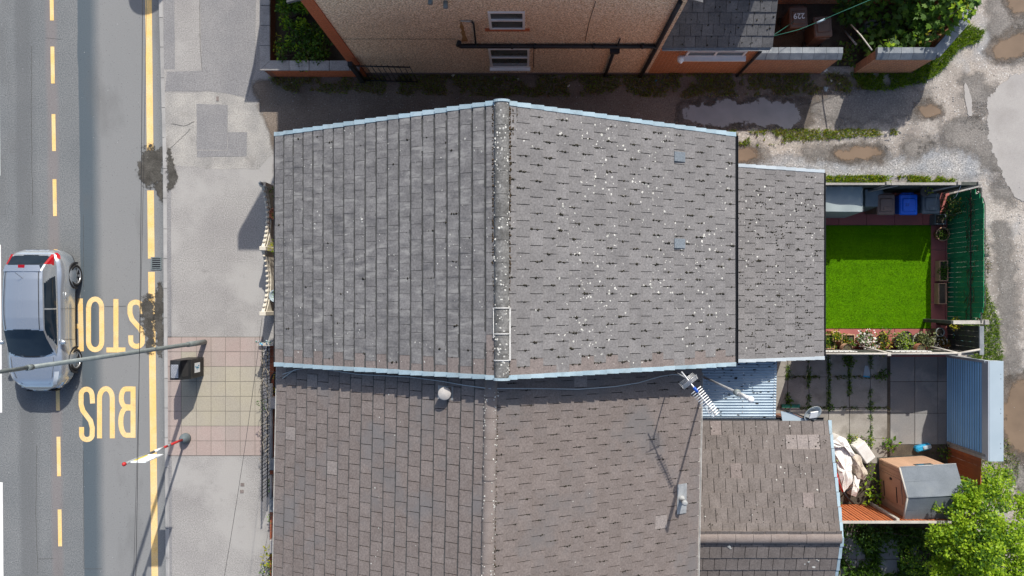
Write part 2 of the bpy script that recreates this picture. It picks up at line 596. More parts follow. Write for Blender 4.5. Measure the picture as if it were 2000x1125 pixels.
def grass(name, poly, dens, ln, wd, mats, z=0.0, label=None, patch=0.0, seed=0, parent=None, lean=.7):
    xs = [p[0] for p in poly]; ys = [p[1] for p in poly]
    a = (max(xs) - min(xs)) * (max(ys) - min(ys))
    n = int(a * dens)
    q = np.stack([min(xs) + (max(xs) - min(xs)) * rs.rand(n), min(ys) + (max(ys) - min(ys)) * rs.rand(n)], 1)
    keep = []
    for x, y in q:
        if inside(poly, x, y) and (patch <= 0 or noise.noise(Vector((x * 1.6, y * 1.6, seed))) + .5 * noise.noise(Vector((x * 5, y * 5, seed))) > patch - .5):
            keep.append((x, y, z))
    c = np.array(keep)
    n = len(c)
    d = unit(n) * lean; d[:, 2] = np.abs(d[:, 2]) + .45
    nv = unit(n); 
    o = cards(name, c, d, nv, ln * (.5 + rs.rand(n)), wd * (.6 + .8 * rs.rand(n)), mats, parent, 'stuff', rs.rand(n), 'blade',
              mi=rs.randint(0, len(mats), n) if isinstance(mats, list) else None)
    if label:
        o['label'] = label; o['category'] = 'grass'
    return o

def rotz(a, o=(0, 0, 0)):
    return Matrix.Translation(Vector(o)) @ Matrix.Rotation(a, 4, 'Z')

# ------------------------------------------------------------------ materials
road_m = M('asphalt_road', (.142, .152, .158), (.170, .178, .182), scale=.5, fine=.40, fscale=30, bump=.3, bscale=60, rough=.9)
xband(road_m, (.225, .228, .228), -12.75, -11.2, .5, .3, .75)
xband(road_m, (.066, .09, .11), -13.44, -13.10, .03, .3, .85)
xband(road_m, (.21, .175, .17), -14.35, -14.15, .12, .12, .45)
xband(road_m, (.10, .105, .11), -15.3, -15.0, .15, .3, .5)
blotch(road_m, (.10, .10, .10), .8, .55, .75, .5, stretch=(1, .35, 1))
spots(road_m, (.5, .5, .5), 14, .16, .7, .03, .93)
spots(road_m, (.05, .05, .055), 22, .3, .55, .05, .7, (3, 1, 0))
pave_m = M('asphalt_pavement', (.265, .255, .248), (.31, .30, .288), scale=.6, fine=.32, fscale=30, bump=.3, bscale=60, rough=.92)
blotch(pave_m, (.36, .35, .335), .45, .5, .62, .8, (3, 0, 0))
blotch(pave_m, (.17, .165, .16), 2.2, .62, .78, .6)
spots(pave_m, (.55, .55, .53), 12, .13, .7, .03, .95)
M('pavement_patch_dark', (.205, .203, .208), (.24, .236, .236), scale=1.2, fine=.32, fscale=30, bump=.3, bscale=60)
M('pavement_patch_light', (.36, .345, .32), (.27, .262, .25), scale=1.8, fine=.3, fscale=30, bump=.3, bscale=60)
blotch(MATS['pavement_patch_light'], (.17, .16, .15), 1.6, .58, .72, .6)
M('kerb_concrete', (.36, .355, .345), (.29, .285, .28), scale=2, fine=.15, rnd=.1)
M('flag_pink', (.345, .275, .25), (.33, .28, .255), scale=1.2, fine=.2, rnd=.045)
M('flag_buff', (.352, .322, .252), (.335, .308, .258), scale=1.2, fine=.2, rnd=.04)
M('joint_dark', (.19, .175, .155), (.14, .13, .115), scale=3)
ym = M('yellow_paint', (.76, .50, .18), (.74, .54, .27), scale=3, fine=.14, fscale=30, rough=.7)
spots(ym, (.25, .22, .17), 24, .28, .6, .06, .78)
blotch(ym, (.36, .30, .20), 2.6, .60, .72, .55)
wm = M('white_paint', (.78, .78, .76), (.66, .66, .65), scale=4, fine=.08, rough=.7)
spots(wm, (.3, .3, .3), 20, .25, .5, .06, .8)
M('mud', (.045, .042, .036), (.085, .08, .07), scale=5, fine=.4, fscale=35, bump=.6, bscale=40, rough=.75)
spots(MATS['mud'], (.3, .29, .27), 16, .18, .8, .03, .86)
M('leaf_litter', (.10, .075, .045), (.16, .11, .05), scale=8, fine=.5, fscale=25, bump=.8, bscale=30)
lane_m = M('gravel_lane', (.33, .295, .262), (.39, .36, .33), scale=.8, fine=.35, fscale=22, bump=.7, bscale=38)
blotch(lane_m, (.23, .205, .185), .42, .47, .60, .85, (2.3, 1.1, 0))
blotch(lane_m, (.26, .27, .285), .55, .55, .68, .8, (7.3, 4.1, 0))
spots(lane_m, (.62, .61, .60), 20, .42, .8, .08, .55)
spots(lane_m, (.13, .125, .12), 22, .42, .75, .08, .60, (2, 5, 0))
spots(lane_m, (.68, .67, .65), 9, .22, .9, .05, .68, (1, 9, 0))
spots(lane_m, (.10, .095, .09), 8, .2, .7, .06, .75, (5, 2, 0))
alley_m = M('alley_dirt', (.125, .098, .075), (.20, .165, .135), scale=.8, fine=.35, fscale=26, bump=.6, bscale=40)
spots(alley_m, (.38, .38, .37), 21, .32, .7, .06, .78)
spots(alley_m, (.05, .05, .05), 18, .35, .6, .06, .65, (4, 2, 0))
M('concrete_slab', (.35, .335, .32), (.31, .295, .285), scale=.9, fine=.1, fscale=40, bump=.1)
blotch(MATS['concrete_slab'], (.24, .225, .21), .8, .55, .75, .6)
spots(MATS['concrete_slab'], (.2, .19, .18), 15, .2, .6, .04, .85)
M('damp_gravel', (.155, .145, .135), (.21, .195, .18), scale=1.6, fine=.4, fscale=24, bump=.6, bscale=38)
spots(MATS['damp_gravel'], (.45, .45, .45), 20, .3, .8, .06, .8)
M('gravel_stones', (.25, .26, .275), (.34, .33, .32), scale=2.2, fine=.5, fscale=22, bump=.9, bscale=34)
spots(MATS['gravel_stones'], (.58, .57, .56), 15, .42, .85, .08, .6)
spots(MATS['gravel_stones'], (.11, .115, .125), 19, .42, .8, .08, .6, (2, 5, 0))
M('soil', (.055, .045, .035), (.09, .075, .055), scale=3, fine=.4, bump=.5, bscale=40)
M('yard_concrete', (.25, .232, .205), (.32, .30, .27), scale=1.4, fine=.2, rnd=.13)
blotch(MATS['yard_concrete'], (.14, .125, .105), 1.8, .52, .7, .7)
M('red_paving', (.33, .105, .095), (.28, .10, .09), scale=2, fine=.14, rnd=.08)
M('earth_ground', (.16, .14, .11), (.11, .12, .07), scale=.3, fine=.3)

def water(name, c, rough=.04):
    m = M(name, c, tuple(x * .8 for x in c), scale=1.5, rough=rough, fine=.05, spec=.5)
    return m
water('muddy_water', (.205, .148, .10), .12)
water('clear_puddle', (.30, .285, .275), .06)

# roofs
def tile_mat(name, c, c2, rnd=.13):
    m = M(name, c, c2, scale=3.0, fine=.26, fscale=26, rough=.88, bump=.12, bscale=60, rnd=rnd)
    return m
tile_mat('tile_front_grey', (.138, .134, .136), (.185, .180, .180), .06)
blotch(MATS['tile_front_grey'], (.29, .285, .275), 2.6, .52, .68, .7, stretch=(1.0, 3.0, 1.0))
blotch(MATS['tile_front_grey'], (.075, .075, .082), 2.2, .54, .70, .7, (5, 1, 2), (.8, 2.6, 1))
tile_mat('tile_rear_grey', (.162, .156, .156), (.188, .181, .180), .07)
spots(MATS['tile_rear_grey'], (.34, .33, .31), 4.0, .22, .5, .12, .72)
blotch(MATS['tile_rear_grey'], (.115, .11, .11), 1.4, .56, .74, .5, (2, 7, 0), (1.6, .8, 1))
tile_mat('tile_brown', (.175, .148, .138), (.195, .166, .156), .08)
tile_mat('tile_neighbour', (.170, .142, .130), (.192, .164, .152), .06)
blotch(MATS['tile_neighbour'], (.15, .148, .152), .8, .5, .66, .65)
tile_mat('tile_neighbour_rear', (.148, .124, .114), (.168, .143, .133), .07)
blotch(MATS['tile_neighbour_rear'], (.128, .124, .126), .8, .5, .66, .65)
tile_mat('tile_new', (.245, .215, .20), (.215, .19, .18), .06)
tile_mat('tile_vent', (.15, .175, .20), (.16, .185, .21), .03)
tile_mat('tile_extension', (.160, .153, .152), (.186, .178, .176), .09)
tile_mat('tile_outrigger', (.128, .111, .102), (.160, .140, .130), .09)
tile_mat('tile_slate', (.085, .087, .093), (.12, .12, .125), .14)
M('ridge_concrete', (.10, .098, .093), (.19, .187, .18), scale=5, fine=.35, fscale=25, bump=.5, bscale=30)
spots(MATS['ridge_concrete'], (.55, .55, .52), 14, .3, .8, .08, .68)
M('ridge_brown', (.185, .155, .14), (.21, .18, .165), scale=5, fine=.2, bump=.3, bscale=30)
M('roof_deck', (.03, .03, .032), (.025, .025, .025))
M('roof_strip_dark', (.055, .054, .052), (.09, .088, .084), scale=6, fine=.3)
M('moss', (.012, .012, .009), (.032, .028, .016), scale=12, fine=.4, bump=.6, bscale=50)
M('moss_brown', (.085, .055, .03), (.05, .04, .025), scale=12, fine=.4, bump=.6, bscale=50)
M('lichen', (.60, .59, .55), (.36, .36, .33), scale=5, fine=.35)
M('lichen_orange', (.45, .25, .03), (.4, .3, .1), scale=9, fine=.2)
M('mortar_white', (.58, .575, .56), (.45, .45, .43), scale=8, fine=.2)
M('verge_plastic', (.27, .37, .43), (.32, .41, .46), scale=4, fine=.12, rough=.55, rnd=.12)
blotch(MATS['verge_plastic'], (.16, .19, .20), 3.0, .55, .7, .55)
M('verge_white', (.42, .47, .50), (.37, .42, .46), scale=4, fine=.08, rough=.45, rnd=.06)
M('gutter_black', (.016, .018, .022), (.022, .024, .028), rough=.4, fine=.1)
M('gutter_white', (.58, .57, .55), (.42, .41, .39), scale=6, rough=.6, fine=.2)
M('lead', (.33, .345, .355), (.25, .26, .27), scale=6, rough=.55, metallic=.2)
M('white_plastic', (.84, .84, .82), (.78, .78, .76), scale=4, rough=.4, fine=.05)
M('grey_plastic', (.36, .37, .37), (.30, .31, .31), scale=4, rough=.5, fine=.08)
M('cable_grey', (.42, .46, .48), (.36, .40, .42), rough=.5)
M('cable_black', (.02, .02, .022), (.03, .03, .03), rough=.6)
M('galvanised', (.22, .25, .25), (.17, .20, .20), scale=7, rough=.5, metallic=.35, fine=.1)
M('aluminium', (.62, .63, .64), (.52, .53, .54), scale=7, rough=.35, metallic=.6, fine=.08)
M('mast_white', (.80, .80, .79), (.7, .7, .69), rough=.4)
M('blue_plastic', (.01, .09, .5), (.01, .08, .42), rough=.4)
# walls
peb = M('pebbledash', (.62, .43, .265), (.95, .75, .54), scale=22, fine=.5, fscale=30, bump=1.0, bscale=24, ramp=(.42, .58))
spots(peb, (.88, .76, .64), 22, .42, .8, .08, .58)
spots(peb, (.20, .13, .08), 17, .42, .75, .08, .58, (3, 1, 2))
blotch(peb, (.40, .29, .20), .8, .58, .76, .5, (1, 2, 3), (.6, 1, .6))
brick_mat('brick_orange', (.56, .20, .075), (.47, .165, .07), (.62, .42, .28))
brick_mat('brick_quoin', (.54, .15, .06), (.47, .13, .055), (.44, .16, .085))
brick_mat('brick_yard', (.50, .215, .105), (.38, .16, .09), (.56, .40, .29))
brick_mat('brick_house', (.26, .10, .06), (.21, .09, .06), (.3, .25, .2))
brick_mat('brick_red_y', (.31, .10, .055), (.26, .09, .05), (.25, .17, .13), axis='yz')
M('render_cream', (.60, .56, .47), (.52, .48, .41), scale=3, fine=.1)
M('coping_stone', (.36, .34, .325), (.29, .275, .265), scale=5, fine=.25, fscale=35, rnd=.1)
M('coping_blue', (.24, .26, .275), (.17, .19, .21), scale=5, fine=.15, rnd=.12)
M('window_glass', (.10, .115, .115), (.06, .07, .07), scale=2, rough=.08, spec=.6, fine=.05)
M('black_metal', (.015, .017, .02), (.024, .026, .03), rough=.45, fine=.1)
M('black_pipe', (.022, .023, .026), (.034, .034, .036), rough=.5, fine=.15)
M('rust_stain', (.33, .17, .05), (.42, .26, .12), scale=8, fine=.3)
M('wood_grey', (.24, .225, .205), (.34, .325, .30), scale=5, fine=.3, stretch=(1, 1, 1))
M('wood_pale', (.48, .45, .40), (.38, .36, .32), scale=6, fine=.2)
M('wood_dark', (.045, .05, .045), (.07, .075, .065), scale=6, fine=.3, rnd=.15)
M('fence_green', (.015, .20, .085), (.02, .25, .11), scale=2.5, fine=.22, rnd=.10)
spots(MATS['fence_green'], (.2, .24, .14), 7, .16, .6, .05, .82)
M('fence_orange', (.43, .13, .045), (.36, .11, .045), scale=4, fine=.2, rnd=.15)
M('shed_wood', (.52, .33, .22), (.45, .285, .19), scale=3, fine=.15, stretch=(1, 1, .3), rnd=.07)
M('roof_felt', (.125, .145, .165), (.15, .172, .195), scale=3, fine=.2, fscale=60)
blotch(MATS['roof_felt'], (.18, .20, .21), 1.6, .55, .72, .5)
M('shutter_blue', (.30, .52, .70), (.27, .48, .66), rough=.35, metallic=.25, fine=.06, rnd=.08)
M('sheet_steel', (.50, .54, .58), (.46, .50, .54), scale=2, rough=.4, metallic=.35, fine=.05)
M('box_white', (.34, .41, .46), (.31, .38, .43), rough=.5, fine=.04)
# plants
leafmat('leaf_lime', (.38, .52, .03), (.20, .36, .018), .45)
leafmat('leaf_mid', (.125, .235, .024), (.045, .115, .016), .35)
leafmat('leaf_dark', (.04, .095, .018), (.07, .135, .022), .3)
leafmat('leaf_olive', (.11, .105, .025), (.06, .075, .018), .3)
leafmat('leaf_yellow', (.46, .42, .03), (.32, .33, .03), .4)
leafmat('leaf_rust', (.20, .085, .02), (.25, .14, .03), .3)
leafmat('leaf_pale', (.30, .33, .17), (.18, .22, .08), .3)
leafmat('leaf_blue', (.18, .42, .52), (.10, .26, .30), .2)
leafmat('petal_white', (.82, .82, .78), (.75, .72, .68), .3)
leafmat('petal_pink', (.75, .42, .45), (.72, .55, .52), .3)
leafmat('grass_green', (.10, .20, .018), (.055, .115, .014), .35)
leafmat('grass_lime', (.28, .40, .03), (.16, .28, .02), .4)
leafmat('grass_dry', (.30, .25, .09), (.20, .17, .06), .3)
leafmat('grass_shade', (.15, .18, .03), (.20, .18, .05), .3)
lm = M('lawn', (.065, .18, .001), (.08, .205, .001), scale=3, fine=.45, fscale=55, bump=.8, bscale=60, spec=.05)
blotch(lm, (.04, .12, .001), 1.2, .5, .7, .5, stretch=(.3, 5, 1))
leafmat('turf_blade', (.105, .25, .001), (.07, .18, .001), .35, spec=.06)
M('bark', (.11, .085, .06), (.16, .13, .10), scale=9, fine=.3, bump=.6, bscale=25)
M('twig', (.33, .30, .25), (.25, .22, .18), scale=9, fine=.3)
M('terracotta', (.40, .17, .10), (.33, .14, .085), scale=6, fine=.15)
M('terracotta_pale', (.46, .28, .18), (.40, .24, .16), scale=6, fine=.15)
M('pot_dark', (.03, .03, .03), (.05, .045, .04), scale=5, rough=.5)
M('pot_stone', (.36, .34, .29), (.30, .28, .24), scale=6, fine=.2)
# bins and oddments
M('bin_brown', (.115, .072, .055), (.085, .055, .045), scale=3, rough=.5, fine=.12)
M('bin_brown_pale', (.15, .105, .088), (.13, .09, .075), scale=3, rough=.5, fine=.1)
M('bin_blue', (.005, .10, .55), (.005, .085, .48), scale=3, rough=.35, fine=.05)
M('bin_grey', (.10, .125, .14), (.07, .09, .105), scale=5, rough=.4, fine=.15)
M('bin_black', (.016, .018, .02), (.026, .028, .03), scale=4, rough=.45, fine=.1)
M('tarp_grey', (.245, .29, .295), (.27, .315, .32), scale=2, rough=.6, fine=.05)
M('tarp_dark', (.10, .125, .14), (.14, .17, .185), scale=2, rough=.6, fine=.05)
M('junk_white', (.78, .77, .74), (.66, .64, .60), scale=4, rough=.7, fine=.1)
M('junk_cloth', (.55, .49, .42), (.42, .36, .29), scale=5, rough=.9, fine=.2)
M('red_paint', (.50, .03, .035), (.42, .03, .03), scale=4, rough=.45, fine=.08)
M('sky_blue_plastic', (.03, .32, .55), (.02, .25, .45), rough=.4)
M('teal_plastic', (.012, .13, .095), (.015, .11, .08), rough=.5)
M('pole_grey', (.30, .32, .33), (.25, .27, .28), rough=.5, fine=.1)
M('label_white', (.78, .82, .84), (.74, .79, .82), rough=.4, fine=.04)
M('label_blue', (.02, .32, .55), (.02, .28, .5), rough=.4)
M('label_yellow', (.75, .6, .03), (.7, .55, .03), rough=.4)
M('glass_dome', (.45, .48, .48), (.4, .43, .43), rough=.2)
M('number_white', (.72, .72, .70), (.6, .6, .58), rough=.7)
M('number_dark', (.01, .05, .26), (.01, .05, .22), rough=.6)
# car
M('car_paint', (.50, .545, .59), (.50, .545, .59), rough=.26, metallic=.72, fine=.03, spec=.5, coat=.8)
M('car_glass', (.006, .014, .026), (.012, .022, .034), scale=3, rough=.03, spec=.45, fine=.0)
M('car_black', (.018, .018, .02), (.024, .024, .026), rough=.6, fine=.1)
M('tyre', (.02, .02, .021), (.03, .03, .03), rough=.85, fine=.15)
M('alloy', (.62, .63, .64), (.55, .56, .57), rough=.3, metallic=.7, fine=.05)
M('lamp_red', (.36, .004, .012), (.30, .004, .01), rough=.2, spec=.6, fine=.05)
M('lamp_clear', (.62, .66, .70), (.5, .55, .6), rough=.08, spec=.7, fine=.05)

# ------------------------------------------------------------------ setting: ground, road, pavement, lane
mb = MB(); mb.add([(-400, -400, -.16), (400, -400, -.16), (400, 400, -.16), (-400, 400, -.16)], [(0, 1, 2, 3)])
mb.build('ground', 'earth_ground', kind='structure')
ZR = -0.10
def kx(py):      # kerb line (road side), metres, following its slight drift
    t = [(-900, 300), (0, 309), (320, 317.5), (560, 318.5), (900, 321), (1125, 323), (2100, 331)]
    for (a, xa), (b, xb) in zip(t, t[1:]):
        if py <= b:
            return xa + (xb - xa) * (py - a) / (b - a)
    return t[-1][1]
def kerb_pt(py, dx=0.0, z=ZR):
    return P(kx(py) + dx, py, z)
pys = [-900, -400, 0, 160, 320, 560, 900, 1125, 1500, 2100]
poly = [(-45, P(0, -900).y), (-45, P(0, 2100).y)] + [(kerb_pt(y, 3).x, kerb_pt(y).y) for y in reversed(pys)]
mb = MB(); mb.add([(x, y, ZR) for x, y in poly], [tuple(range(len(poly)))])
road = mb.build('road', 'asphalt_road', kind='structure')
# pavement slab, from the kerb to the garden walls
poly = [(kerb_pt(y, 8, 0).x, kerb_pt(y, 0, 0).y) for y in pys] + [(-7.35, P(0, 2100).y), (-7.35, P(0, -900).y)]
mb = MB(); mb.add([(x, y, 0) for x, y in poly][::-1], [tuple(range(len(poly)))])
pavement = mb.build('pavement', 'asphalt_pavement', kind='structure')
# kerb stones
kerb = MB().add([(kerb_pt(y, d, 0).x, kerb_pt(y, 0, 0).y, -.03) for y in pys for d in (0.6, 7.4)],
                [(2 * i, 2 * i + 1, 2 * i + 3, 2 * i + 2) for i in range(len(pys) - 1)]).build('kerb', 'joint_dark', kind='structure')
y = -260.0
while y < 1400:
    y2 = y + random.choice((58, 59, 60))
    a, b = kerb_pt(y + .5, 0, 0), kerb_pt(y2 - .5, 0, 0)
    w = 0.125
    m = MB()
    vs = []
    for p, e in ((a, 0), (b, 0)):
        vs += [(p.x, p.y, -.14), (p.x + .004, p.y, -.012), (p.x + .02, p.y, .004), (p.x + w, p.y, .004), (p.x + w, p.y, -.14)]
    m.add(vs, [(0, 1, 6, 5), (1, 2, 7, 6), (2, 3, 8, 7), (3, 4, 9, 8), (4, 3, 2, 1, 0), (5, 6, 7, 8, 9)])
    m.build('kerb_stone', 'kerb_concrete', kerb)
    y = y2
# lane and alley behind the pavement
lane = MB().add([(-7.35, -60, -.004), (60, -60, -.004), (60, 60, -.004), (-7.35, 60, -.004)], [(0, 1, 2, 3)]).build('back_lane', 'gravel_lane', kind='structure')
soften('alley_dirt', 1.0, 1.6, .3, .7)
soften('gravel_stones', 1.2, 1.8, .3, .75)
soften('damp_gravel', 1.3, 2.2, .25, .8)
soften('concrete_slab', 1.1, 2.6, .47, .53)
soften('muddy_water', 1.4, 2.6, .36, .66)
soften('clear_puddle', 1.9, 2.4, .47, .53)
M('wet_mud', (.075, .062, .05), (.15, .125, .105), scale=3, fine=.3, fscale=24, bump=.4, bscale=40, rough=.6)
soften('wet_mud', 1.5, 2.4, .25, .8)
soften('mud', 1.5, 6.0, .35, .62)
def layer(name, pts, z, mat, soft=.3, parent=None, kind=None, res=.09, zz=0.0):
    return soft_sheet(name, chaikin(px_poly(pts, zz)), z, mat, soft, res, parent, kind)
layer('alley_surface', [(490, 135), (1300, 135), (1660, 142), (1720, 175), (1650, 215), (1560, 225), (1440, 250), (1330, 300), (1300, 345), (900, 360), (540, 360), (534, 290), (518, 232), (500, 205)], .004, 'alley_dirt', .25, kind='structure', res=.12)
layer('gravel_patch', [(1440, 322), (1560, 300), (1700, 318), (1790, 290), (1890, 285), (1945, 330), (1900, 352), (1610, 350), (1500, 335)], .005, 'gravel_stones', .5, lane)
for pts in ([(1830, 255), (1880, 225), (1935, 235), (1950, 290), (1975, 330), (1955, 345), (1900, 300), (1850, 285), (1815, 290)], [(1935, 340), (1975, 350), (1995, 400), (1960, 400), (1930, 372)],
            [(1560, 195), (1720, 160), (1830, 170), (1790, 240), (1620, 250)], [(1870, 140), (1940, 160), (1950, 210), (1915, 235), (1885, 195)], [(1760, 275), (1800, 262), (1830, 290), (1790, 315), (1755, 300)],
            [(1935, 430), (1975, 440), (1985, 560), (1990, 700), (2020, 1000), (1985, 1000), (1965, 700), (1950, 560)], [(1930, -20), (2010, -20), (2010, 130), (1960, 125), (1925, 60)],
            [(1560, 290), (1620, 283), (1740, 285), (1735, 318), (1640, 322), (1570, 308)], [(1425, 285), (1500, 285), (1500, 320), (1430, 322)]):
    layer('damp_patch', pts, .0075, 'damp_gravel', .45, lane)
layer('concrete_apron', [(1955, 165), (1985, 140), (2300, 130), (2300, 410), (2000, 400), (1968, 365), (1950, 320), (1928, 268), (1930, 220), (1924, 190)], .011, 'concrete_slab', .22, lane, res=.05)
layer('concrete_strip', [(1881, 160), (1890, 163), (1899, 205), (1899, 230), (1888, 222)], .011, 'concrete_slab', .09, lane, res=.03)
# puddles
def puddle(pts, mat, soft=.22):
    cxp = sum(p[0] for p in pts) / len(pts); cyp = sum(p[1] for p in pts) / len(pts)
    layer('wet_margin', [(cxp + (x - cxp) * 1.14 + (4 if x > cxp else -4), cyp + (y - cyp) * 1.22 + (4 if y > cyp else -4)) for x, y in pts], .0105, 'wet_mud', .3, lane, None, .06)
    return layer('puddle', pts, .015, mat, soft, None, 'structure', .04)
puddle([(1336, 215), (1375, 202), (1430, 196), (1455, 204), (1480, 194), (1500, 197), (1562, 202), (1566, 228), (1556, 252), (1500, 244), (1440, 240), (1400, 243), (1340, 247)], 'clear_puddle', .25)
puddle([(1432, 290), (1472, 290), (1482, 306), (1460, 316), (1432, 317)], 'muddy_water')
puddle([(1632, 296), (1660, 288), (1718, 290), (1720, 304), (1690, 311), (1650, 314), (1630, 306)], 'muddy_water')
puddle([(1790, 206), (1815, 203), (1839, 211), (1837, 226), (1808, 229), (1794, 218)], 'muddy_water', .15)
puddle([(1965, -30), (2020, -30), (2010, 22), (1972, 30)], 'muddy_water')
puddle([(1934, 96), (1962, 72), (2020, 54), (2020, 92), (1975, 116), (1940, 114)], 'muddy_water')
puddle([(1956, 800), (1972, 750), (2020, 740), (2020, 900), (1975, 880), (1958, 840)], 'muddy_water', .3)

# pavement repairs
def pv(name, pts, mat, z=.004, amp=.008):
    p = ragged(px_poly(pts), .15, amp, len(name))
    m = MB(); m.add([(x, y, z) for x, y in p], [tuple(range(len(p)))])
    return m.build(name, mat, pavement)
pv('asphalt_repair', [(390, -60), (500, -60), (499, 135), (484, 190), (395, 175), (393, 90)], 'pavement_patch_dark')
pv('asphalt_repair', [(326, 140), (432, 137), (432, 172), (394, 178), (322, 178)], 'pavement_patch_dark', .0055)
pv('asphalt_repair', [(384, 203), (445, 205), (444, 293), (384, 292)], 'pavement_patch_dark')
pv('asphalt_repair', [(445, 258), (483, 258), (482, 305), (385, 307), (385, 294), (445, 294)], 'pavement_patch_dark', .007)
pv('concrete_repair', [(322, 182), (384, 180), (450, 182), (530, 215), (537, 240), (535, 300), (505, 330), (400, 330), (322, 320)], 'pavement_patch_light', .0025, .05)
pv('dropped_crossing', [(318, -60), (340, -60), (342, 135), (320, 135)], 'pavement_patch_dark', .003)
pv('edge_strip', [(326, 330), (334, 330), (336, 1130), (328, 1130)], 'pavement_patch_dark', .003)
# bus stop flags
xs = [327.7, 354.3, 383.7, 412.5, 440.7, 469.4, 498.3, 513]
ys = [658.5, 687, 715.8, 745, 774, 803, 832, 861, 889.6]
pv('flag_bed', [(326.5, 657.5), (514, 657.5), (514, 890.5), (326.5, 890.5)], 'joint_dark', .003, 0)
for i in range(7):
    for j in range(8):
        a, b = P(xs[i] + .45, ys[j] + .45), P(xs[i + 1] - .45, ys[j + 1] - .45)
        pink = j >= 6 or i == 0 or (j < 2 and (i >= 3 or random.random() < .5))
        t = random.uniform(0, .004)
        m = MB(); m.box(a.x, b.x, b.y, a.y, -.03, .009 + t)
        m.build('paving_flag', 'flag_pink' if pink else 'flag_buff', pavement)

# ---- painted markings on the road
def ribbon(pts, w, z, px=True):
    """flat painted stroke along a polyline given in photo pixels"""
    q = [P(x, y, ZR).xy for x, y in pts] if px else [Vector(p) for p in pts]
    m = MB(); L, Rr = [], []
    n = len(q)
    for i in range(n):
        d0 = (q[i] - q[i - 1]).normalized() if i else (q[1] - q[0]).normalized()
        d1 = (q[i + 1] - q[i]).normalized() if i < n - 1 else d0
        t = (d0 + d1).normalized()
        nn = Vector((-t.y, t.x))
        k = w / 2 / max(.5, nn.dot(Vector((-d1.y, d1.x))))
        L.append((*(q[i] + nn * k), z)); Rr.append((*(q[i] - nn * k), z))
    vs = L + Rr
    m.add(vs, [(i, n + i, n + i + 1, i + 1) for i in range(n - 1)])
    return m
zp = ZR + .004
def arc(cx, cy, rx, ry, a0, a1, n=10):
    return [(cx + rx * math.cos(R(a0 + (a1 - a0) * i / n)), cy + ry * math.sin(R(a0 + (a1 - a0) * i / n))) for i in range(n + 1)]
SW = .150
def letter(strokes, w=SW):
    m = MB()
    for k, st in enumerate(strokes):
        r = ribbon(st, w, zp + .0006 * k)
        m.add(r.v, r.f)
    o = m.build('painted_letter', 'yellow_paint', road)
    return o
# BUS (upside down in this picture), then STOP
letter([[(260, 755), (260, 855)], [(260, 759.5), (246, 759.5)] + arc(246, 777, 9, 17.5, 270, 90)[1:] + [(257, 795)],
        [(257, 797), (246, 797)] + arc(247, 823.5, 11, 26.5, 270, 90)[1:] + [(260, 850)]])
letter([[(219.5, 856), (219.5, 780)] + arc(207, 778, 12.5, 19, 0, -180)[1:] + [(194.5, 856)]])
letter([[(181, 788), (180, 772)] + arc(169, 771, 10.5, 11, 0, -180)[1:] + [(158.5, 790), (162, 802), (177, 822), (180.5, 836)] + arc(170, 848, 10.5, 10.5, 0, 180)[1:] + [(159.5, 834)]])
letter([[(278, 613), (277, 600)] + arc(265.5, 600, 11.5, 10, 0, -180)[1:] + [(254, 612), (258, 624), (275, 643), (278.5, 655)] + arc(267, 666, 11.5, 10.5, 0, 180)[1:] + [(255.5, 655)]])
letter([[(226.5, 584), (226.5, 681)], [(208, 683.5), (245, 683.5)]])
letter([arc(186, 600, 12.5, 16, -180, 0) + arc(186, 667, 13, 16, 0, 180) + [(173, 600)]])
letter([[(157, 583), (159, 686)], [(158, 637), (140, 637)] + arc(138, 660, 10, 23, 270, 90)[1:] + [(158, 683)]])
for (y0, y1) in ((-100, -60), (-34, 40), (91, 163), (223, 295), (350, 422), (487, 552), (612, 690), (730, 802), (853, 930), (995, 1067), (1130, 1200)):
    f = lambda y: 101 + 16.5 * y / 1060
    ribbon([(f(y0), y0), (f(y1), y1)], .115, zp).build('painted_dash', 'yellow_paint', road)
for a, b in ((-60, 305), (372, 505), (531, 1300)):
    ribbon([(290 + 12.5 * (y / 1125.0), y) for y in np.linspace(a, b, 7)], .20, zp).build('painted_line', 'yellow_paint', road)
ribbon([(296.5, 322), (297.5, 341)], .17, zp).build('painted_line', 'yellow_paint', road)
for a, b in ((100, 343), (478, 806), (942, 1300)):
    ribbon([(-6.3 + 9.0 * y / 1125.0, y) for y in (a, b)], .13, zp).build('painted_dash', 'white_paint', road)
# cracks and seams
M('crack_dark', (.05, .05, .05), (.08, .08, .078), scale=8, fine=.3)
def crack(pts, parent, w, z0, n=14, amp=1.2, seed=0):
    out = []
    for (xa, ya), (xb, yb) in zip(pts, pts[1:]):
        for i in range(n):
            t = i / n
            out.append((xa + (xb - xa) * t + amp * noise.noise(Vector((xa * .3 + t * 9, ya * .1, seed))) * 2, ya + (yb - ya) * t + amp * noise.noise(Vector((t * 7, yb * .1, seed + 5)))))
    out.append(pts[-1])
    q = [P(x, y, z0).xy for x, y in out]
    ribbon(q, w, z0 + .0035, px=False).build('crack', 'crack_dark', parent)
crack([(62, 90), (61, 220), (64, 420)], road, .012, ZR, 18, .9, 1)
crack([(72, 870), (70, 1000), (74, 1120)], road, .012, ZR, 18, .9, 2)
crack([(205, 599), (246, 598)], road, .014, ZR, 10, .7, 3)
crack([(163, 420), (163, 560)], road, .010, ZR, 12, .3, 4)
crack([(163, 880), (164, 1110)], road, .010, ZR, 12, .3, 5)
crack([(164, 1111), (200, 1111)], road, .012, ZR, 8, .4, 6)
crack([(75, 1092), (104, 1091)], road, .012, ZR, 8, .5, 7)
crack([(88, 74), (120, 77)], road, .010, ZR, 8, .5, 8)
crack([(335, 242), (360, 246), (380, 238)], pavement, .014, .004, 10, 1.6, 9)
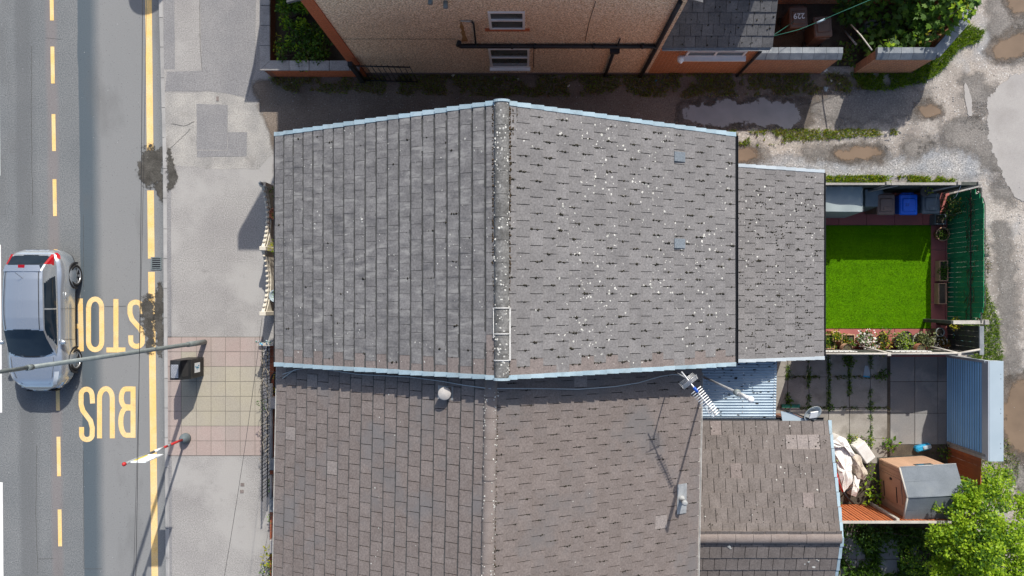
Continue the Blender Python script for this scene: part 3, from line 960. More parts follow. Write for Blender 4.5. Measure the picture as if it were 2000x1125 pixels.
crack([(332, 290), (352, 272), (372, 252)], pavement, .010, .004, 10, 1.2, 10)
crack([(390, 0), (391, 90), (395, 140)], pavement, .012, .0035, 12, .5, 11)
# grit and mud by the kerb
def road_mud(pts, z, soft=.22):
    return layer('kerbside_mud', pts, z, 'mud', soft, None, 'stuff', .04, 0.0 if z > -.05 else ZR)
road_mud([(276, 300), (290, 280), (305, 292), (319, 285), (319, 365), (302, 360), (288, 360), (272, 340)], ZR + .008, .3)
road_mud([(298, 358), (319, 350), (319, 410), (306, 375)], ZR + .0095, .12)
road_mud([(280, 588), (292, 570), (300, 600), (301, 680), (292, 700), (284, 660), (277, 620)], ZR + .008, .25)
road_mud([(305, 555), (319, 550), (320, 690), (311, 700), (303, 640)], ZR + .0095, .15)
road_mud([(327, 282), (335, 300), (340, 330), (349, 355), (335, 365), (327, 376)], .0095, .15)

# drain gully
a, b = P(295, 502, ZR), P(316, 527, ZR)
dr = thing('drain_grate', 'small black iron drain grate set in the gutter across the yellow line', 'drain', (a.x, b.y, ZR))
m = MB(); m.box(a.x, b.x, b.y, a.y, ZR - .04, ZR + .006); m.build('well', 'black_metal', dr)
m = MB()
for x0, x1, y0, y1 in ((a.x, b.x, b.y, b.y + .03), (a.x, b.x, a.y - .03, a.y), (a.x, a.x + .04, b.y + .03, a.y - .03), (b.x - .03, b.x, b.y + .03, a.y - .03)):
    m.box(x0, x1, y0, y1, ZR + .006, ZR + .022)
m.build('frame', 'galvanised', dr)
for k in range(5):
    yy = b.y + .05 + k * (a.y - b.y - .09) / 4.6
    MB().box(a.x + .04, b.x - .03, yy, yy + .024, ZR + .006, ZR + .02).build('bar', 'galvanised', dr)
for k, (px, py) in enumerate(((473.5, 946.5), (472.5, 960))):
    q = P(px, py)
    t = thing('stopcock_cover', ('small square brown utility cover in pavement, the one nearer the paved bus stop flags',
              'small square brown utility cover in pavement, the one farther from the bus stop flags')[k], 'utility cover', (q.x, q.y, 0))
    MB().box(q.x - .075, q.x + .075, q.y - .07, q.y + .07, -.02, .006).build('frame', 'mud', t)
    MB().box(q.x - .055, q.x + .055, q.y - .05, q.y + .05, .006, .010).build('lid', 'tile_brown', t)
q = P(425, 193)
t = thing('stopcock_cover', 'tiny rusty utility cover in the pavement by the alley mouth', 'utility cover', (q.x, q.y, 0))
MB().box(q.x - .05, q.x + .05, q.y - .09, q.y + .09, -.02, .009).build('frame', 'mud', t)
MB().box(q.x - .035, q.x + .035, q.y - .07, q.y + .07, .009, .013).build('lid', 'tile_brown', t)

# ------------------------------------------------------------------ tiled roofs
TILE_MESH = {}
def tile_mesh(mat, w, g, th, gap):
    key = (mat, round(w, 3), round(g, 3), th)
    if key in TILE_MESH:
        return TILE_MESH[key]
    L = g * 1.15
    vs = []
    for x in (0.0, L):
        zb = th * (1 - x / g)
        for y in (gap / 2, w - gap / 2):
            for z in (zb, zb + th):
                vs.append((x, y, z))
    # rounded tail: a small chamfer on the exposed upper edge
    fs = [(0, 1, 3, 2), (4, 6, 7, 5), (0, 4, 5, 1), (2, 3, 7, 6), (1, 5, 7, 3), (0, 2, 6, 4)]
    me = bpy.data.meshes.new('roof_tile')
    me.from_pydata(vs, [], fs)
    me.materials.append(MATS[mat])
    at = me.attributes.new('rnd', 'FLOAT', 'FACE')
    me.update()
    TILE_MESH[key] = (me, vs, fs)
    return TILE_MESH[key]

def slope_specs(E, u, v, Lv, Lu, w, g, th, pick, jitter=1.0, gap=.011, stagger=True):
    E, u, v = Vector(E), Vector(u).normalized(), Vector(v).normalized()
    n = u.cross(v)
    rows = int(math.ceil(Lu / g - .3))
    out = []
    for r in range(rows):
        y = -(w / 2) if (stagger and r % 2) else 0.0
        c = 0
        while y < Lv - .01:
            a, b = max(0, y), min(Lv, y + w)
            if b - a > .04:
                org = E + u * (r * g + random.gauss(0, .002) * jitter) + v * a + n * (random.gauss(0, .0022) * jitter)
                ang = random.gauss(0, .0055) * jitter
                rot = Matrix((u, v, n)).transposed().to_4x4()
                mat = Matrix.Translation(org) @ rot @ Matrix.Rotation(ang, 4, 'Z') @ Matrix.Rotation(random.gauss(0, .003) * jitter, 4, 'X')
                out.append((mat, (b - a) / w, pick(r, rows, a, b, Lv), w, g, th, gap, org.z))
            y += w
            c += 1
    return out

def lay_tiles(specs, parent, limit=300):
    """the tiles that show largest become parts, the rest one joined part"""
    specs = sorted(specs, key=lambda s: -s[7])
    org = ORG[parent.name]
    rest = MB()
    mats = []
    for k, (mat, sc, mname, w, g, th, gap, _) in enumerate(specs):
        me, vs, fs = tile_mesh(mname, w, g, th, gap)
        full = mat @ Matrix.Diagonal((1, sc, 1, 1))
        if k < limit:
            o = bpy.data.objects.new('roof_tile', me)
            C.objects.link(o)
            o.parent = parent
            o.matrix_basis = Matrix.Translation(-org) @ full
        else:
            if mname not in mats:
                mats.append(mname)
            rest.add([full @ Vector(p) for p in vs], fs, mats.index(mname), random.random())
    if rest.v:
        rest.build('roof_tile', mats, parent, kind='stuff')

def on_slope(E, u, v, n, a, b, h):
    return Vector(E) + Vector(u) * a + Vector(v) * b + Vector(n) * h

def tile_h(a, g, th):
    return th * (2 - (a % g) / g)

def course_strips(mb, E, u, v, rows, g, th, Lv, w, lo, hi):
    """dark strips laid on the tiles just below each course's tails"""
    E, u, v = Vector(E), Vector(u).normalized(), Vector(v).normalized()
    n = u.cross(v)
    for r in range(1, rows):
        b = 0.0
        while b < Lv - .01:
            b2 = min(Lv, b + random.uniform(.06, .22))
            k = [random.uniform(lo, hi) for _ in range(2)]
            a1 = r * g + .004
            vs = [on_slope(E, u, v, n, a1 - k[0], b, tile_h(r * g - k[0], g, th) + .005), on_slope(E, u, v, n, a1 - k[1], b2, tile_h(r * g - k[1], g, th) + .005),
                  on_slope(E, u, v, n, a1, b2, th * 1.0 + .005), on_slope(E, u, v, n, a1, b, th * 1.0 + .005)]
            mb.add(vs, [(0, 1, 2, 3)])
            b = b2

def moss_line(mb, E, u, v, a, b0, b1, h, dens, size, along='v', mi=0, tile=None):
    """dark clumps along a joint"""
    E, u, v = Vector(E), Vector(u).normalized(), Vector(v).normalized()
    n = u.cross(v)
    k = max(1, int(abs(b1 - b0) * dens))
    for i in range(k):
        t = random.uniform(b0, b1)
        s = size * random.uniform(.4, 1.3)
        p = on_slope(E, u, v, n, a + random.gauss(0, .007), t, h) if along == 'v' else on_slope(E, u, v, n, t, a + random.gauss(0, .006), h if tile is None else tile_h(t, *tile) - .004)
        mb.blob(p, s, s * random.uniform(.45, .9), s * .8, mi, random.uniform(0, 3))

def spots_on(mb, E, u, v, a0, a1, b0, b1, h, count, smin, smax, mi=0, clumpy=.5, seed=0, tile=None):
    E, u, v = Vector(E), Vector(u).normalized(), Vector(v).normalized()
    n = u.cross(v)
    made = 0
    tries = 0
    while made < count and tries < count * 12:
        tries += 1
        a, b = random.uniform(a0, a1), random.uniform(b0, b1)
        if noise.noise(Vector((a * .9 + seed, b * .9, 3.3))) < random.uniform(-clumpy, clumpy) * .8:
            continue
        s = smin + (smax - smin) * random.random() ** 2.2
        s = min(s, .9 * smax)
        p = on_slope(E, u, v, n, a, b, h if tile is None else tile_h(a, *tile) + .001)
        ring = []
        for i in range(6):
            t = i * math.pi / 3
            k = s * random.uniform(.55, 1.25)
            ring.append(p + Vector(u) * (k * math.cos(t)) + Vector(v) * (k * math.sin(t)))
        mb.add(ring + [p + n * .004], [(i, (i + 1) % 6, 6) for i in range(6)], mi)
        made += 1

def verge(parent, name, mat, E, u, v, n, Lu, g, off, wid, th, sign):
    """stepped verge caps, one per course; off = position along v, sign = outward"""
    u, v, n, E = Vector(u), Vector(v), Vector(n), Vector(E)
    rows = int(math.ceil(Lu / g - .3))
    for r in range(rows):
        m = MB()
        b0, b1 = (off - .012, off + wid) if sign > 0 else (off - wid, off + .012)
        b0 += random.gauss(0, .003); b1 += random.gauss(0, .003)
        a0, a1 = r * g - .012, min(Lu + .02, (r + 1) * g - .026)
        pts = []
        e = .006
        for a, hh, oo in ((a0, th * 2 + .016, e), (a1, th * 1.0 + .012, -e)):
            for b in ((b0, b1 + oo) if sign > 0 else (b0 - oo, b1)):
                pts.append((a, b, -.075)); pts.append((a, b, hh))
        vs = [on_slope(E, u, v, n, *p) for p in pts]
        m.add(vs, [(0, 1, 3, 2), (4, 6, 7, 5), (0, 4, 5, 1), (2, 3, 7, 6), (1, 5, 7, 3), (0, 2, 6, 4)])
        m.build(name, mat, parent)

def ridge_tiles(parent, a, b, r, ln, mat, first=None):
    """half-round ridge tiles from a to b"""
    a, b = Vector(a), Vector(b)
    d = (b - a); n = max(1, round(d.length / ln)); d.normalize()
    side = d.cross(Vector((0, 0, 1))).normalized()
    up = side.cross(d)
    for k in range(n):
        p0 = a + (b - a) * (k / n) + d * .004
        p1 = a + (b - a) * ((k + 1) / n) - d * .004
        vs = []
        dz = random.gauss(0, .004)
        for p in (p0, p1):
            for i in range(9):
                t = math.pi * i / 8
                vs.append(p + side * (r * math.cos(t)) + up * (r * .72 * math.sin(t) + dz))
        m = MB().add(vs, [(i, i + 1, 10 + i, 9 + i) for i in range(8)], 0, 0, True)
        m.add([vs[i] for i in range(9)], [tuple(range(8, -1, -1))]).add([vs[9 + i] for i in range(9)], [tuple(range(9))])
        m.build('ridge_tile', mat, parent)

def gutter(parent, a, b, r, mat, name='gutter'):
    a, b = Vector(a), Vector(b)
    d = (b - a).normalized(); side = d.cross(Vector((0, 0, 1))).normalized()
    vs = []
    for p in (a, b):
        for rr in (r, r - .012):
            for i in range(7):
                t = math.pi + math.pi * i / 6
                vs.append(p + side * (rr * math.cos(t)) + Vector((0, 0, rr * math.sin(t))))
    fs = []
    for i in range(6):
        fs += [(i, i + 1, 15 + i, 14 + i), (7 + i, 21 + i, 22 + i, 8 + i)]
    fs += [(0, 14, 21, 7), (6, 13, 27, 20)]
    MB().add(vs, fs).build(name, mat, parent)

def gable_walls(parent, x0, x1, y0, y1, ze, xr, zr, mat, name='wall'):
    poly = [(x0, 0), (x1, 0), (x1, ze), (xr, zr), (x0, ze)]
    m = MB()
    n = 5
    m.add([(x, y0, z) for x, z in poly] + [(x, y1, z) for x, z in poly],
          [tuple(range(n)), tuple(range(2 * n - 1, n - 1, -1))] + [(i, n + i, n + (i + 1) % n, (i + 1) % n) for i in range(n)])
    return m.build(name, mat, parent)

# ---- house at the centre of the picture
XL, XRt, XC = -5.99, 5.02, -0.485      # eaves and ridge
YT, YB = 3.84, -1.62                    # verges
ZE, ZRG = 4.8, 8.0
pit = math.atan2(ZRG - ZE, XC - XL)
cu, su = math.cos(pit), math.sin(pit)
house = thing('terraced_house', 'taller end terrace house with grey lichen-spotted tile roof and pale stepped verges', 'house', (XC, 1.1, 0))
gable_walls(house, XL + .28, XRt - .28, YB + .06, YT - .06, ZE - .06, XC, ZRG - .12, 'brick_house')
uF, vF = Vector((cu, 0, su)), Vector((0, 1, 0)); nF = uF.cross(vF)
uB, vB = Vector((-cu, 0, su)), Vector((0, -1, 0)); nB = uB.cross(vB)
EF, EB = Vector((XL, YB, ZE)), Vector((XRt, YT, ZE))
LU, LV = (XC - XL) / cu, YT - YB
m = MB()
for E, u, v, n in ((EF, uF, vF, nF), (EB, uB, vB, nB)):
    vs = [on_slope(E, u, v, n, a, b, h) for h in (-.06, -.012) for a, b in ((.02, .01), (LU - .01, .01), (LU - .01, LV - .01), (.02, LV - .01))]
    m.add(vs, [(3, 2, 1, 0), (4, 5, 6, 7), (0, 1, 5, 4), (1, 2, 6, 5), (2, 3, 7, 6), (3, 0, 4, 7)])
roof = m.build('roof', 'roof_deck', house)
W1, G1, TH, THF = .331, LU / 20.0, .021, .040
def pick_front(r, rows, a, b, L):
    if a < (W1 * .99 if r % 2 == 0 else .05) or (r in (rows - 1,) and a < W1 * 2):
        return 'tile_brown'
    return 'tile_front_grey'
def pick_back(r, rows, a, b, L):
    if b > L - (W1 * .9 if r % 2 else W1 * .45):
        return 'tile_brown' if random.random() < .8 else 'tile_rear_grey'
    return 'tile_rear_grey'
sp = slope_specs(EF, uF, vF, LV, LU, W1, G1, THF, pick_front, gap=.007) + slope_specs(EB, uB, vB, LV, LU, W1, G1, TH, pick_back, gap=.014)
lay_tiles(sp, roof)
# two smooth blue-grey vent tiles on the rear slope
for (px, py) in ((1317.5, 307.5), (1317.5, 476)):
    z = 5.62
    c0 = P(px, py, z)
    a = (XRt - c0.x) / cu; bpos = YT - c0.y
    a = round(a / G1 - .5) * G1
    vs = [on_slope(EB, uB, vB, nB, aa, bb, hh) for hh in (.03, TH * 2 + .018) for aa, bb in ((a, bpos - .11), (a + G1, bpos - .11), (a + G1, bpos + .11), (a, bpos + .11))]
    MB().add(vs, [(3, 2, 1, 0), (4, 5, 6, 7), (0, 1, 5, 4), (1, 2, 6, 5), (2, 3, 7, 6), (3, 0, 4, 7)]).build('vent_tile', 'tile_vent', roof)
for (E, u, v, n) in ((EF, uF, vF, nF), (EB, uB, vB, nB)):
    verge(roof, 'verge_cap', 'verge_plastic', E, u, v, n, LU, G1, 0.0, .08, TH if u is uB else THF, -1)
    verge(roof, 'verge_cap', 'verge_plastic', E, u, v, n, LU, G1, LV, .08, TH if u is uB else THF, 1)
ridge_tiles(roof, (XC, YB - .03, ZRG + .0), (XC, YT + .03, ZRG + .0), .148, .45, 'ridge_concrete')
for yv, s in ((YB - .035, -1), (YT + .035, 1)):
    m = MB(); vs = []
    for yy in (yv, yv + s * .05):
        for i in range(9):
            t = math.pi * i / 8
            vs.append((XC + .172 * math.cos(t), yy, ZRG + .003 + .125 * math.sin(t)))
    m.add(vs, [(i, i + 1, 10 + i, 9 + i) for i in range(8)] + [tuple(range(8, -1, -1)), tuple(range(9, 18))])
    m.build('ridge_cap', 'verge_plastic', roof)
# fresh white mortar on the last ridge joints
m = MB()
for py in (601.5, 652, 704):
    yy = P(0, py, 8.1).y
    vs = [(XC + .166 * math.cos(math.pi * i / 8), y0, ZRG + .006 + .121 * math.sin(math.pi * i / 8)) for y0 in (yy - .011, yy + .011) for i in range(9)]
    m.add(vs, [(i, i + 1, 10 + i, 9 + i) for i in range(8)])
m.box(XC + .15, XC + .185, P(0, 704, 8).y, P(0, 601, 8).y, ZRG - .04, ZRG + .016)
m.box(XC - .175, XC - .155, P(0, 660, 8).y, P(0, 601, 8).y, ZRG - .04, ZRG + .012)
m.build('mortar', 'mortar_white', roof)
gutter(house, (XRt + .045, YB - .02, ZE - .02), (XRt + .045, YT + .02, ZE - .02), .065, 'gutter_black')
gutter(house, (XL - .035, YB - .02, ZE - .02), (XL - .035, YT + .02, ZE - .02), .06, 'gutter_black')
MB().box(XRt - .05, XRt - .022, YB, YT, ZE - .2, ZE - .03).build('fascia', 'gutter_black', house)
MB().box(XL + .03, XL + .06, YB, YT, ZE - .2, ZE - .03).build('fascia', 'gutter_black', house)
# moss and lichen
moss = MB()
rows = 20
for r in range(rows):
    y0 = -(W1 / 2) if r % 2 else 0.0
    k = 0
    while True:
        b = y0 + k * W1; k += 1
        if b > LV: break
        if b < .05: continue
        for (E, u, v, pr, dn) in ((EB, uB, vB, .74, 36), (EF, uF, vF, .16, 14)):
            if random.random() < pr:
                a0 = r * G1 + random.uniform(.02, .14); a1 = min((r + 1) * G1 - .01, a0 + random.uniform(.06, .26))
                moss_line(moss, E, u, v, b, a0, a1, (TH if u is uB else THF) * 1.6 + .004, dn, .032, 'u', tile=(G1, TH if u is uB else THF))
moss.build('moss', 'moss', roof, kind='stuff')
mm = MB()
for sgn, E, u, v, dens, lim in ((1, EB, uB, vB, 46, (0, 3.4)), (-1, EF, uF, vF, 30, (2.2, LV))):
    lo, hi = lim
    moss_line(mm, E, u, v, LU - .17, lo, hi, TH * 2.0 + (0 if sgn > 0 else .02), dens, .022); moss_line(mm, E, u, v, LU - .165, 0, LV, TH * 2.0 + (0 if sgn > 0 else .02), 22, .015)
    if sgn > 0:
        moss_line(mm, E, u, v, LU - .24, 0, .6, TH * 2.0, 40, .018); moss_line(mm, E, u, v, LU - .33, .05, .3, TH * 2.0, 40, .015)
mm.build('moss', 'moss_brown', roof, kind='stuff')
lich = MB()
spots_on(lich, EB, uB, vB, .1, LU * .80, .1, LV - .1, 0, 620, .010, .036, clumpy=.45, seed=2, tile=(G1, TH))
spots_on(lich, EB, uB, vB, LU * .6, LU - .2, .2, LV - .1, 0, 60, .008, .024, clumpy=.3, seed=4, tile=(G1, TH))
spots_on(lich, EF, uF, vF, .1, LU - .2, .1, LV - .1, 0, 260, .007, .026, clumpy=.35, seed=5, tile=(G1, THF))
for t in range(150):
    yy = random.uniform(YB, YT); tt = random.uniform(.25, 2.9); s = random.uniform(.008, .028)
    lich.blob((XC + .149 * math.cos(tt), yy, ZRG + .107 * math.sin(tt)), s, s, s * .25)
gr = MB(); course_strips(gr, EF, uF, vF, 20, G1, THF, LV, W1, .054, .080); gr.build('course_strip', 'roof_strip_dark', roof, kind='stuff')
lich.build('lichen', 'lichen', roof, kind='stuff')

# ---- lean-to extension behind it
X0, X1 = 4.74, 8.06
YT1, YB1 = 3.33, -1.66
Z1, Z0 = 3.70, 2.40
p1 = math.atan2(Z1 - Z0, X1 - X0)
ext = thing('rear_extension', 'single-storey rear extension with black-spotted grey tile roof beside the green lawn', 'extension', (X0 + 1.5, .8, 0))
MB().add([(X0 - .02, YB1 + .1, 0), (X1 - .25, YB1 + .1, 0), (X1 - .25, YB1 + .1, Z0 + .0), (X0 - .02, YB1 + .1, Z1 - .12),
          (X0 - .02, YT1 - .1, 0), (X1 - .25, YT1 - .1, 0), (X1 - .25, YT1 - .1, Z0 + .0), (X0 - .02, YT1 - .1, Z1 - .12)],
         [(0, 1, 2, 3), (7, 6, 5, 4), (1, 5, 6, 2), (3, 2, 6, 7), (0, 3, 7, 4), (0, 4, 5, 1)]).build('wall', 'brick_house', ext)
uE, vE = Vector((-math.cos(p1), 0, math.sin(p1))), Vector((0, -1, 0)); nE = uE.cross(vE)
EE = Vector((X1, YT1, Z0)); LUE = (X1 - X0) / math.cos(p1); LVE = YT1 - YB1
vs = [on_slope(EE, uE, vE, nE, a, b, h) for h in (-.06, -.012) for a, b in ((.02, .01), (LUE - .01, .01), (LUE - .01, LVE - .01), (.02, LVE - .01))]
rf = MB().add(vs, [(3, 2, 1, 0), (4, 5, 6, 7), (0, 1, 5, 4), (1, 2, 6, 5), (2, 3, 7, 6), (3, 0, 4, 7)]).build('roof', 'roof_deck', ext)
WE, GE = .303, .322
lay_tiles(slope_specs(EE, uE, vE, LVE, LUE, WE, GE, .018, lambda r, rows, a, b, L: 'tile_extension', gap=.015), rf)
verge(rf, 'verge_cap', 'verge_white', EE, uE, vE, nE, LUE, GE, 0, .075, .018, -1)
verge(rf, 'verge_cap', 'verge_white', EE, uE, vE, nE, LUE, GE, LVE, .075, .018, 1)
gutter(ext, (X1 + .03, YB1, Z0 - .02), (X1 + .03, YT1, Z0 - .02), .055, 'gutter_black')
moss = MB(); lich = MB()
for r in range(10):
    y0 = -(WE / 2) if r % 2 else 0.0
    for k in range(1, 18):
        b = y0 + k * WE
        if .05 < b < LVE - .05:
            a0 = r * GE + .01
            if random.random() < .85:
                moss_line(moss, EE, uE, vE, b, a0, a0 + GE - .02, .034, 26, .013, 'u', tile=(GE, .018))
            if random.random() < .6:
                moss_line(moss, EE, uE, vE, b, a0 + .08, a0 + .26, .034, 34, .028, 'u', tile=(GE, .018))
    moss_line(moss, EE, uE, vE, r * GE - .006, 0.03, LVE - .03, .022, 24, .013)
for q in range(110):
    a, b = random.uniform(.05, LUE * .8), random.uniform(.6, LVE - .1)
    for j in range(random.randint(1, 4)):
        s = random.uniform(.010, .028)
        moss.blob(on_slope(EE, uE, vE, nE, a + random.gauss(0, .05), b + random.gauss(0, .05), .032), s, s * .8, s * .6, 0, random.random() * 3)
moss.build('moss', 'moss', rf, kind='stuff')
spots_on(lich, EE, uE, vE, .05, LUE * .8, .1, LVE - .1, .0345, 150, .010, .034, clumpy=.3, tile=(GE, .018))
lich.build('lichen', 'lichen', rf, kind='stuff')

# ---- lower neighbouring house (bottom of the picture), turned by a degree and a bit
HX, HXL, HXR = -0.72, -6.07, 4.30
HYT, HYB = -1.70, -9.4
HZE, HZR = 4.40, 7.50
h2 = thing('terraced_house', 'lower terrace house with plain brown-grey tile roof under overhanging pale verge', 'house', (HX, HYT, 0))
pl, pr_ = math.atan2(HZR - HZE, HX - HXL), math.atan2(HZR - HZE, HXR - HX)
gable_walls(h2, HXL + .28, HXR - .28, HYB, HYT - .0, HZE - .08, HX, HZR - .14, 'brick_house')
u2F, v2F = Vector((math.cos(pl), 0, math.sin(pl))), Vector((0, 1, 0)); n2F = u2F.cross(v2F)
u2B, v2B = Vector((-math.cos(pr_), 0, math.sin(pr_))), Vector((0, -1, 0)); n2B = u2B.cross(v2B)
E2F, E2B = Vector((HXL, HYB, HZE)), Vector((HXR, HYT + .03, HZE))
L2F, L2B, L2V = (HX - HXL) / math.cos(pl), (HXR - HX) / math.cos(pr_), HYT + .03 - HYB
m = MB()
for E, u, v, n, LL in ((E2F, u2F, v2F, n2F, L2F), (E2B, u2B, v2B, n2B, L2B)):
    vs = [on_slope(E, u, v, n, a, b, h) for h in (-.06, -.012) for a, b in ((.02, .01), (LL - .01, .01), (LL - .01, L2V - .01), (.02, L2V - .01))]
    m.add(vs, [(3, 2, 1, 0), (4, 5, 6, 7), (0, 1, 5, 4), (1, 2, 6, 5), (2, 3, 7, 6), (3, 0, 4, 7)])
roof2 = m.build('roof', 'roof_deck', h2)
G2F, G2B = L2F / 18.0, L2B / 17.0
pk = lambda r, rows, a, b, L: ('tile_new' if random.random() < .008 else 'tile_neighbour')
pk2 = lambda r, rows, a, b, L: ('tile_new' if random.random() < .006 else 'tile_neighbour_rear')
specs = slope_specs(E2F, u2F, v2F, L2V, L2F, W1, G2F, .034, pk, gap=.015) + slope_specs(E2B, u2B, v2B, L2V, L2B, W1, G2B, TH, pk2, gap=.014)
specs = [s for s in specs if s[0].translation.y < HYT + .2]
# tiles inside the frame first
specs.sort(key=lambda s: (s[0].translation.y < -7.3, -s[7]))
vis = [s for s in specs if s[0].translation.y >= -7.3]; out = [s for s in specs if s[0].translation.y < -7.3]
lay_tiles(vis, roof2)
rest = MB(); mts = []
for (mat, sc, mname, w, g, th, gap, _) in out:
    me, vs, fs = tile_mesh(mname, w, g, th, gap)
    full = mat @ Matrix.Diagonal((1, sc, 1, 1))
    if mname not in mts: mts.append(mname)
    rest.add([full @ Vector(p) for p in vs], fs, mts.index(mname), random.random())
rest.build('roof_tile', mts, roof2, kind='stuff')
ridge_tiles(roof2, (HX, HYB, HZR - .01), (HX, HYT + .02, HZR - .01), .135, .43, 'ridge_brown')
gutter(h2, (HXL - .03, HYB, HZE - .03), (HXL - .03, HYT - .05, HZE - .03), .055, 'gutter_white')
gutter(h2, (HXR + .03, HYB, HZE - .03), (HXR + .03, HYT - .1, HZE - .03), .05, 'gutter_white')
moss = MB(); mbr = MB(); lich = MB()
for r in range(17):
    y0 = -(W1 / 2) if r % 2 else 0.0
    for k in range(1, 24):
        b = y0 + k * W1
        if .05 < b < 6:
            if random.random() < .55:
                a0 = r * G2B + random.uniform(.02, .12)
                moss_line(moss, E2B, u2B, v2B, b, a0, a0 + random.uniform(.05, .22), TH * 1.6 + .004, 36, .023, 'u', tile=(G2B, TH))
            if random.random() < .05:
                a0 = r * G2F
                moss_line(moss, E2F, u2F, v2F, L2V - b, a0, a0 + .2, TH * 1.6 + .004, 16, .013, 'u')
for t in range(170):
    yy = HYT - random.uniform(.3, 6.0)
    s = random.uniform(.008, .022)
    sd = random.choice((-1, 1)) * random.uniform(.06, .15)
    lich.blob((HX + sd, yy, HZR - .012 + .097 * math.sqrt(max(0, 1 - (sd / .135) ** 2)) - (.04 if abs(sd) > .135 else 0)), s, s, s * .4, 0)
moss_line(mbr, E2B, u2B, v2B, L2B - .15, .6, 6, TH * 2, 26, .014)
moss_line(mbr, E2F, u2F, v2F, L2F - .15, .6, 6, TH * 2, 10, .012)
moss.build('moss', 'moss', roof2, kind='stuff')
mbr.build('moss', 'moss_brown', roof2, kind='stuff')
lich.build('lichen', 'lichen', roof2, kind='stuff')
lich = MB()
spots_on(lich, E2F, u2F, v2F, L2F * .5, L2F - .2, 2, L2V - .3, 0, 30, .01, .028, clumpy=.2, tile=(G2F, .034))
spots_on(lich, E2B, u2B, v2B, .2, L2B - .2, .3, 5.5, 0, 60, .005, .014, clumpy=.3, tile=(G2B, TH))
gr = MB(); course_strips(gr, E2F, u2F, v2F, 18, G2F, .034, L2V, W1, .044, .056); gr.build('course_strip', 'roof_strip_dark', roof2, kind='stuff')
lich.build('lichen', 'lichen', roof2, kind='stuff')
M('vent_grey', (.42, .40, .38), (.36, .34, .32), scale=6, rough=.6, fine=.1)
# round cowl vent on its plate
def slope_pt(px, py, E, u, v):
    """photo pixel -> point on the roof plane"""
    n = Vector(u).cross(Vector(v))
    o = Vector((0, 0, H)); d = P(px, py, 0) - o
    t = (Vector(E) - o).dot(n) / d.dot(n)
    return o + d * t
q = slope_pt(871, 768, E2F, u2F, v2F)
Rm = Matrix((u2F, v2F, n2F)).transposed().to_4x4()
T = Matrix.Translation(q) @ Rm
pv_ = MB().box(-.16, .24, -.145, .145, .045, .062, mat=T).build('vent_plate', 'lead', roof2)
MB().lathe([(.08, -.06), (.08, .16), (.135, .165), (.14, .20), (.125, .215), (0, .225)], q.x, q.y, q.z + .05, 20).build('vent_cowl', 'vent_grey', roof2)
q = slope_pt(1335, 966, E2B, u2B, v2B)
Rm = Matrix((u2B, v2B, n2B)).transposed().to_4x4()
T = Matrix.Translation(q) @ Rm
MB().box(-.13, .17, -.36, .36, .045, .058, mat=T).build('lead_flashing', 'lead', roof2)
MB().lathe([(.09, -.05), (.075, .12), (.055, .14), (.055, .38), (.068, .38), (.068, .44), (.03, .45), (0, .45)], q.x, q.y, q.z + .03, 16).build('vent_pipe', 'grey_plastic', roof2)
h2.rotation_euler.z = R(-1.1)

# ---- tiled outrigger behind the lower house
ox0, ox1 = 4.05, 8.19
oyt, oyr, oyb = -3.40, -6.30, -9.0
oz0, oz1 = 2.42, 3.30
og = thing('rear_outrigger', 'low rear outrigger with square brown tiles and ridge across, beside the junk-filled yard', 'extension', ((ox0 + ox1) / 2, -5, 0))
MB().add([(x, y, z) for x in (ox0, ox1 - .14) for (y, z) in ((oyt - .15, 0), (oyt - .15, oz0 - .04), (oyr, oz1 - .12), (oyb, oz0), (oyb, 0))],
         [(0, 1, 2, 3, 4), (9, 8, 7, 6, 5), (0, 5, 6, 1), (1, 6, 7, 2), (2, 7, 8, 3), (3, 8, 9, 4)]).build('wall', 'brick_house', og)
po = math.atan2(oz1 - oz0, oyt - oyr)
uO, vO = Vector((0, -math.cos(po), math.sin(po))), Vector((1, 0, 0)); nO = uO.cross(vO)
EO = Vector((ox0, oyt, oz0)); LO = (oyt - oyr) / math.cos(po); VO = ox1 - ox0
if nO.z < 0:
    vO = Vector((-1, 0, 0)); nO = uO.cross(vO); EO = Vector((ox1, oyt, oz0))
po2 = math.atan2(oz1 - oz0 + .1, oyr - oyb)
uQ = Vector((0, math.cos(po2), math.sin(po2))); vQ = -vO; nQ = uQ.cross(vQ)
LQ = (oyr - oyb) / math.cos(po2)
EQ = Vector((ox1 if vQ.x < 0 else ox0, oyb, oz0 - .1))
m = MB()
for E, u, v, n, LL in ((EO, uO, vO, nO, LO), (EQ, uQ, vQ, nQ, LQ)):
    vs = [on_slope(E, u, v, n, a, b, h) for h in (-.06, -.012) for a, b in ((.02, .01), (LL - .01, .01), (LL - .01, VO - .01), (.02, VO - .01))]
    m.add(vs, [(3, 2, 1, 0), (4, 5, 6, 7), (0, 1, 5, 4), (1, 2, 6, 5), (2, 3, 7, 6), (3, 0, 4, 7)])
rfo = m.build('roof', 'roof_deck', og)
GO = LO / 8.0
def pko(r, rows, a, b, L):
    xx = a if vO.x > 0 else L - b
    return 'tile_new' if (r == 1 and L - 1.3 < xx < L - .3) else ('tile_brown' if random.random() < .03 else 'tile_outrigger')
lay_tiles(slope_specs(EO, uO, vO, VO, LO, .308, GO, .02, pko, gap=.014) + slope_specs(EQ, uQ, vQ, VO, LQ, .308, GO, .024, lambda *k: 'tile_outrigger', gap=.014), rfo)
ridge_tiles(rfo, (ox0, oyr, oz1), (ox1, oyr, oz1), .15, .46, 'ridge_brown')
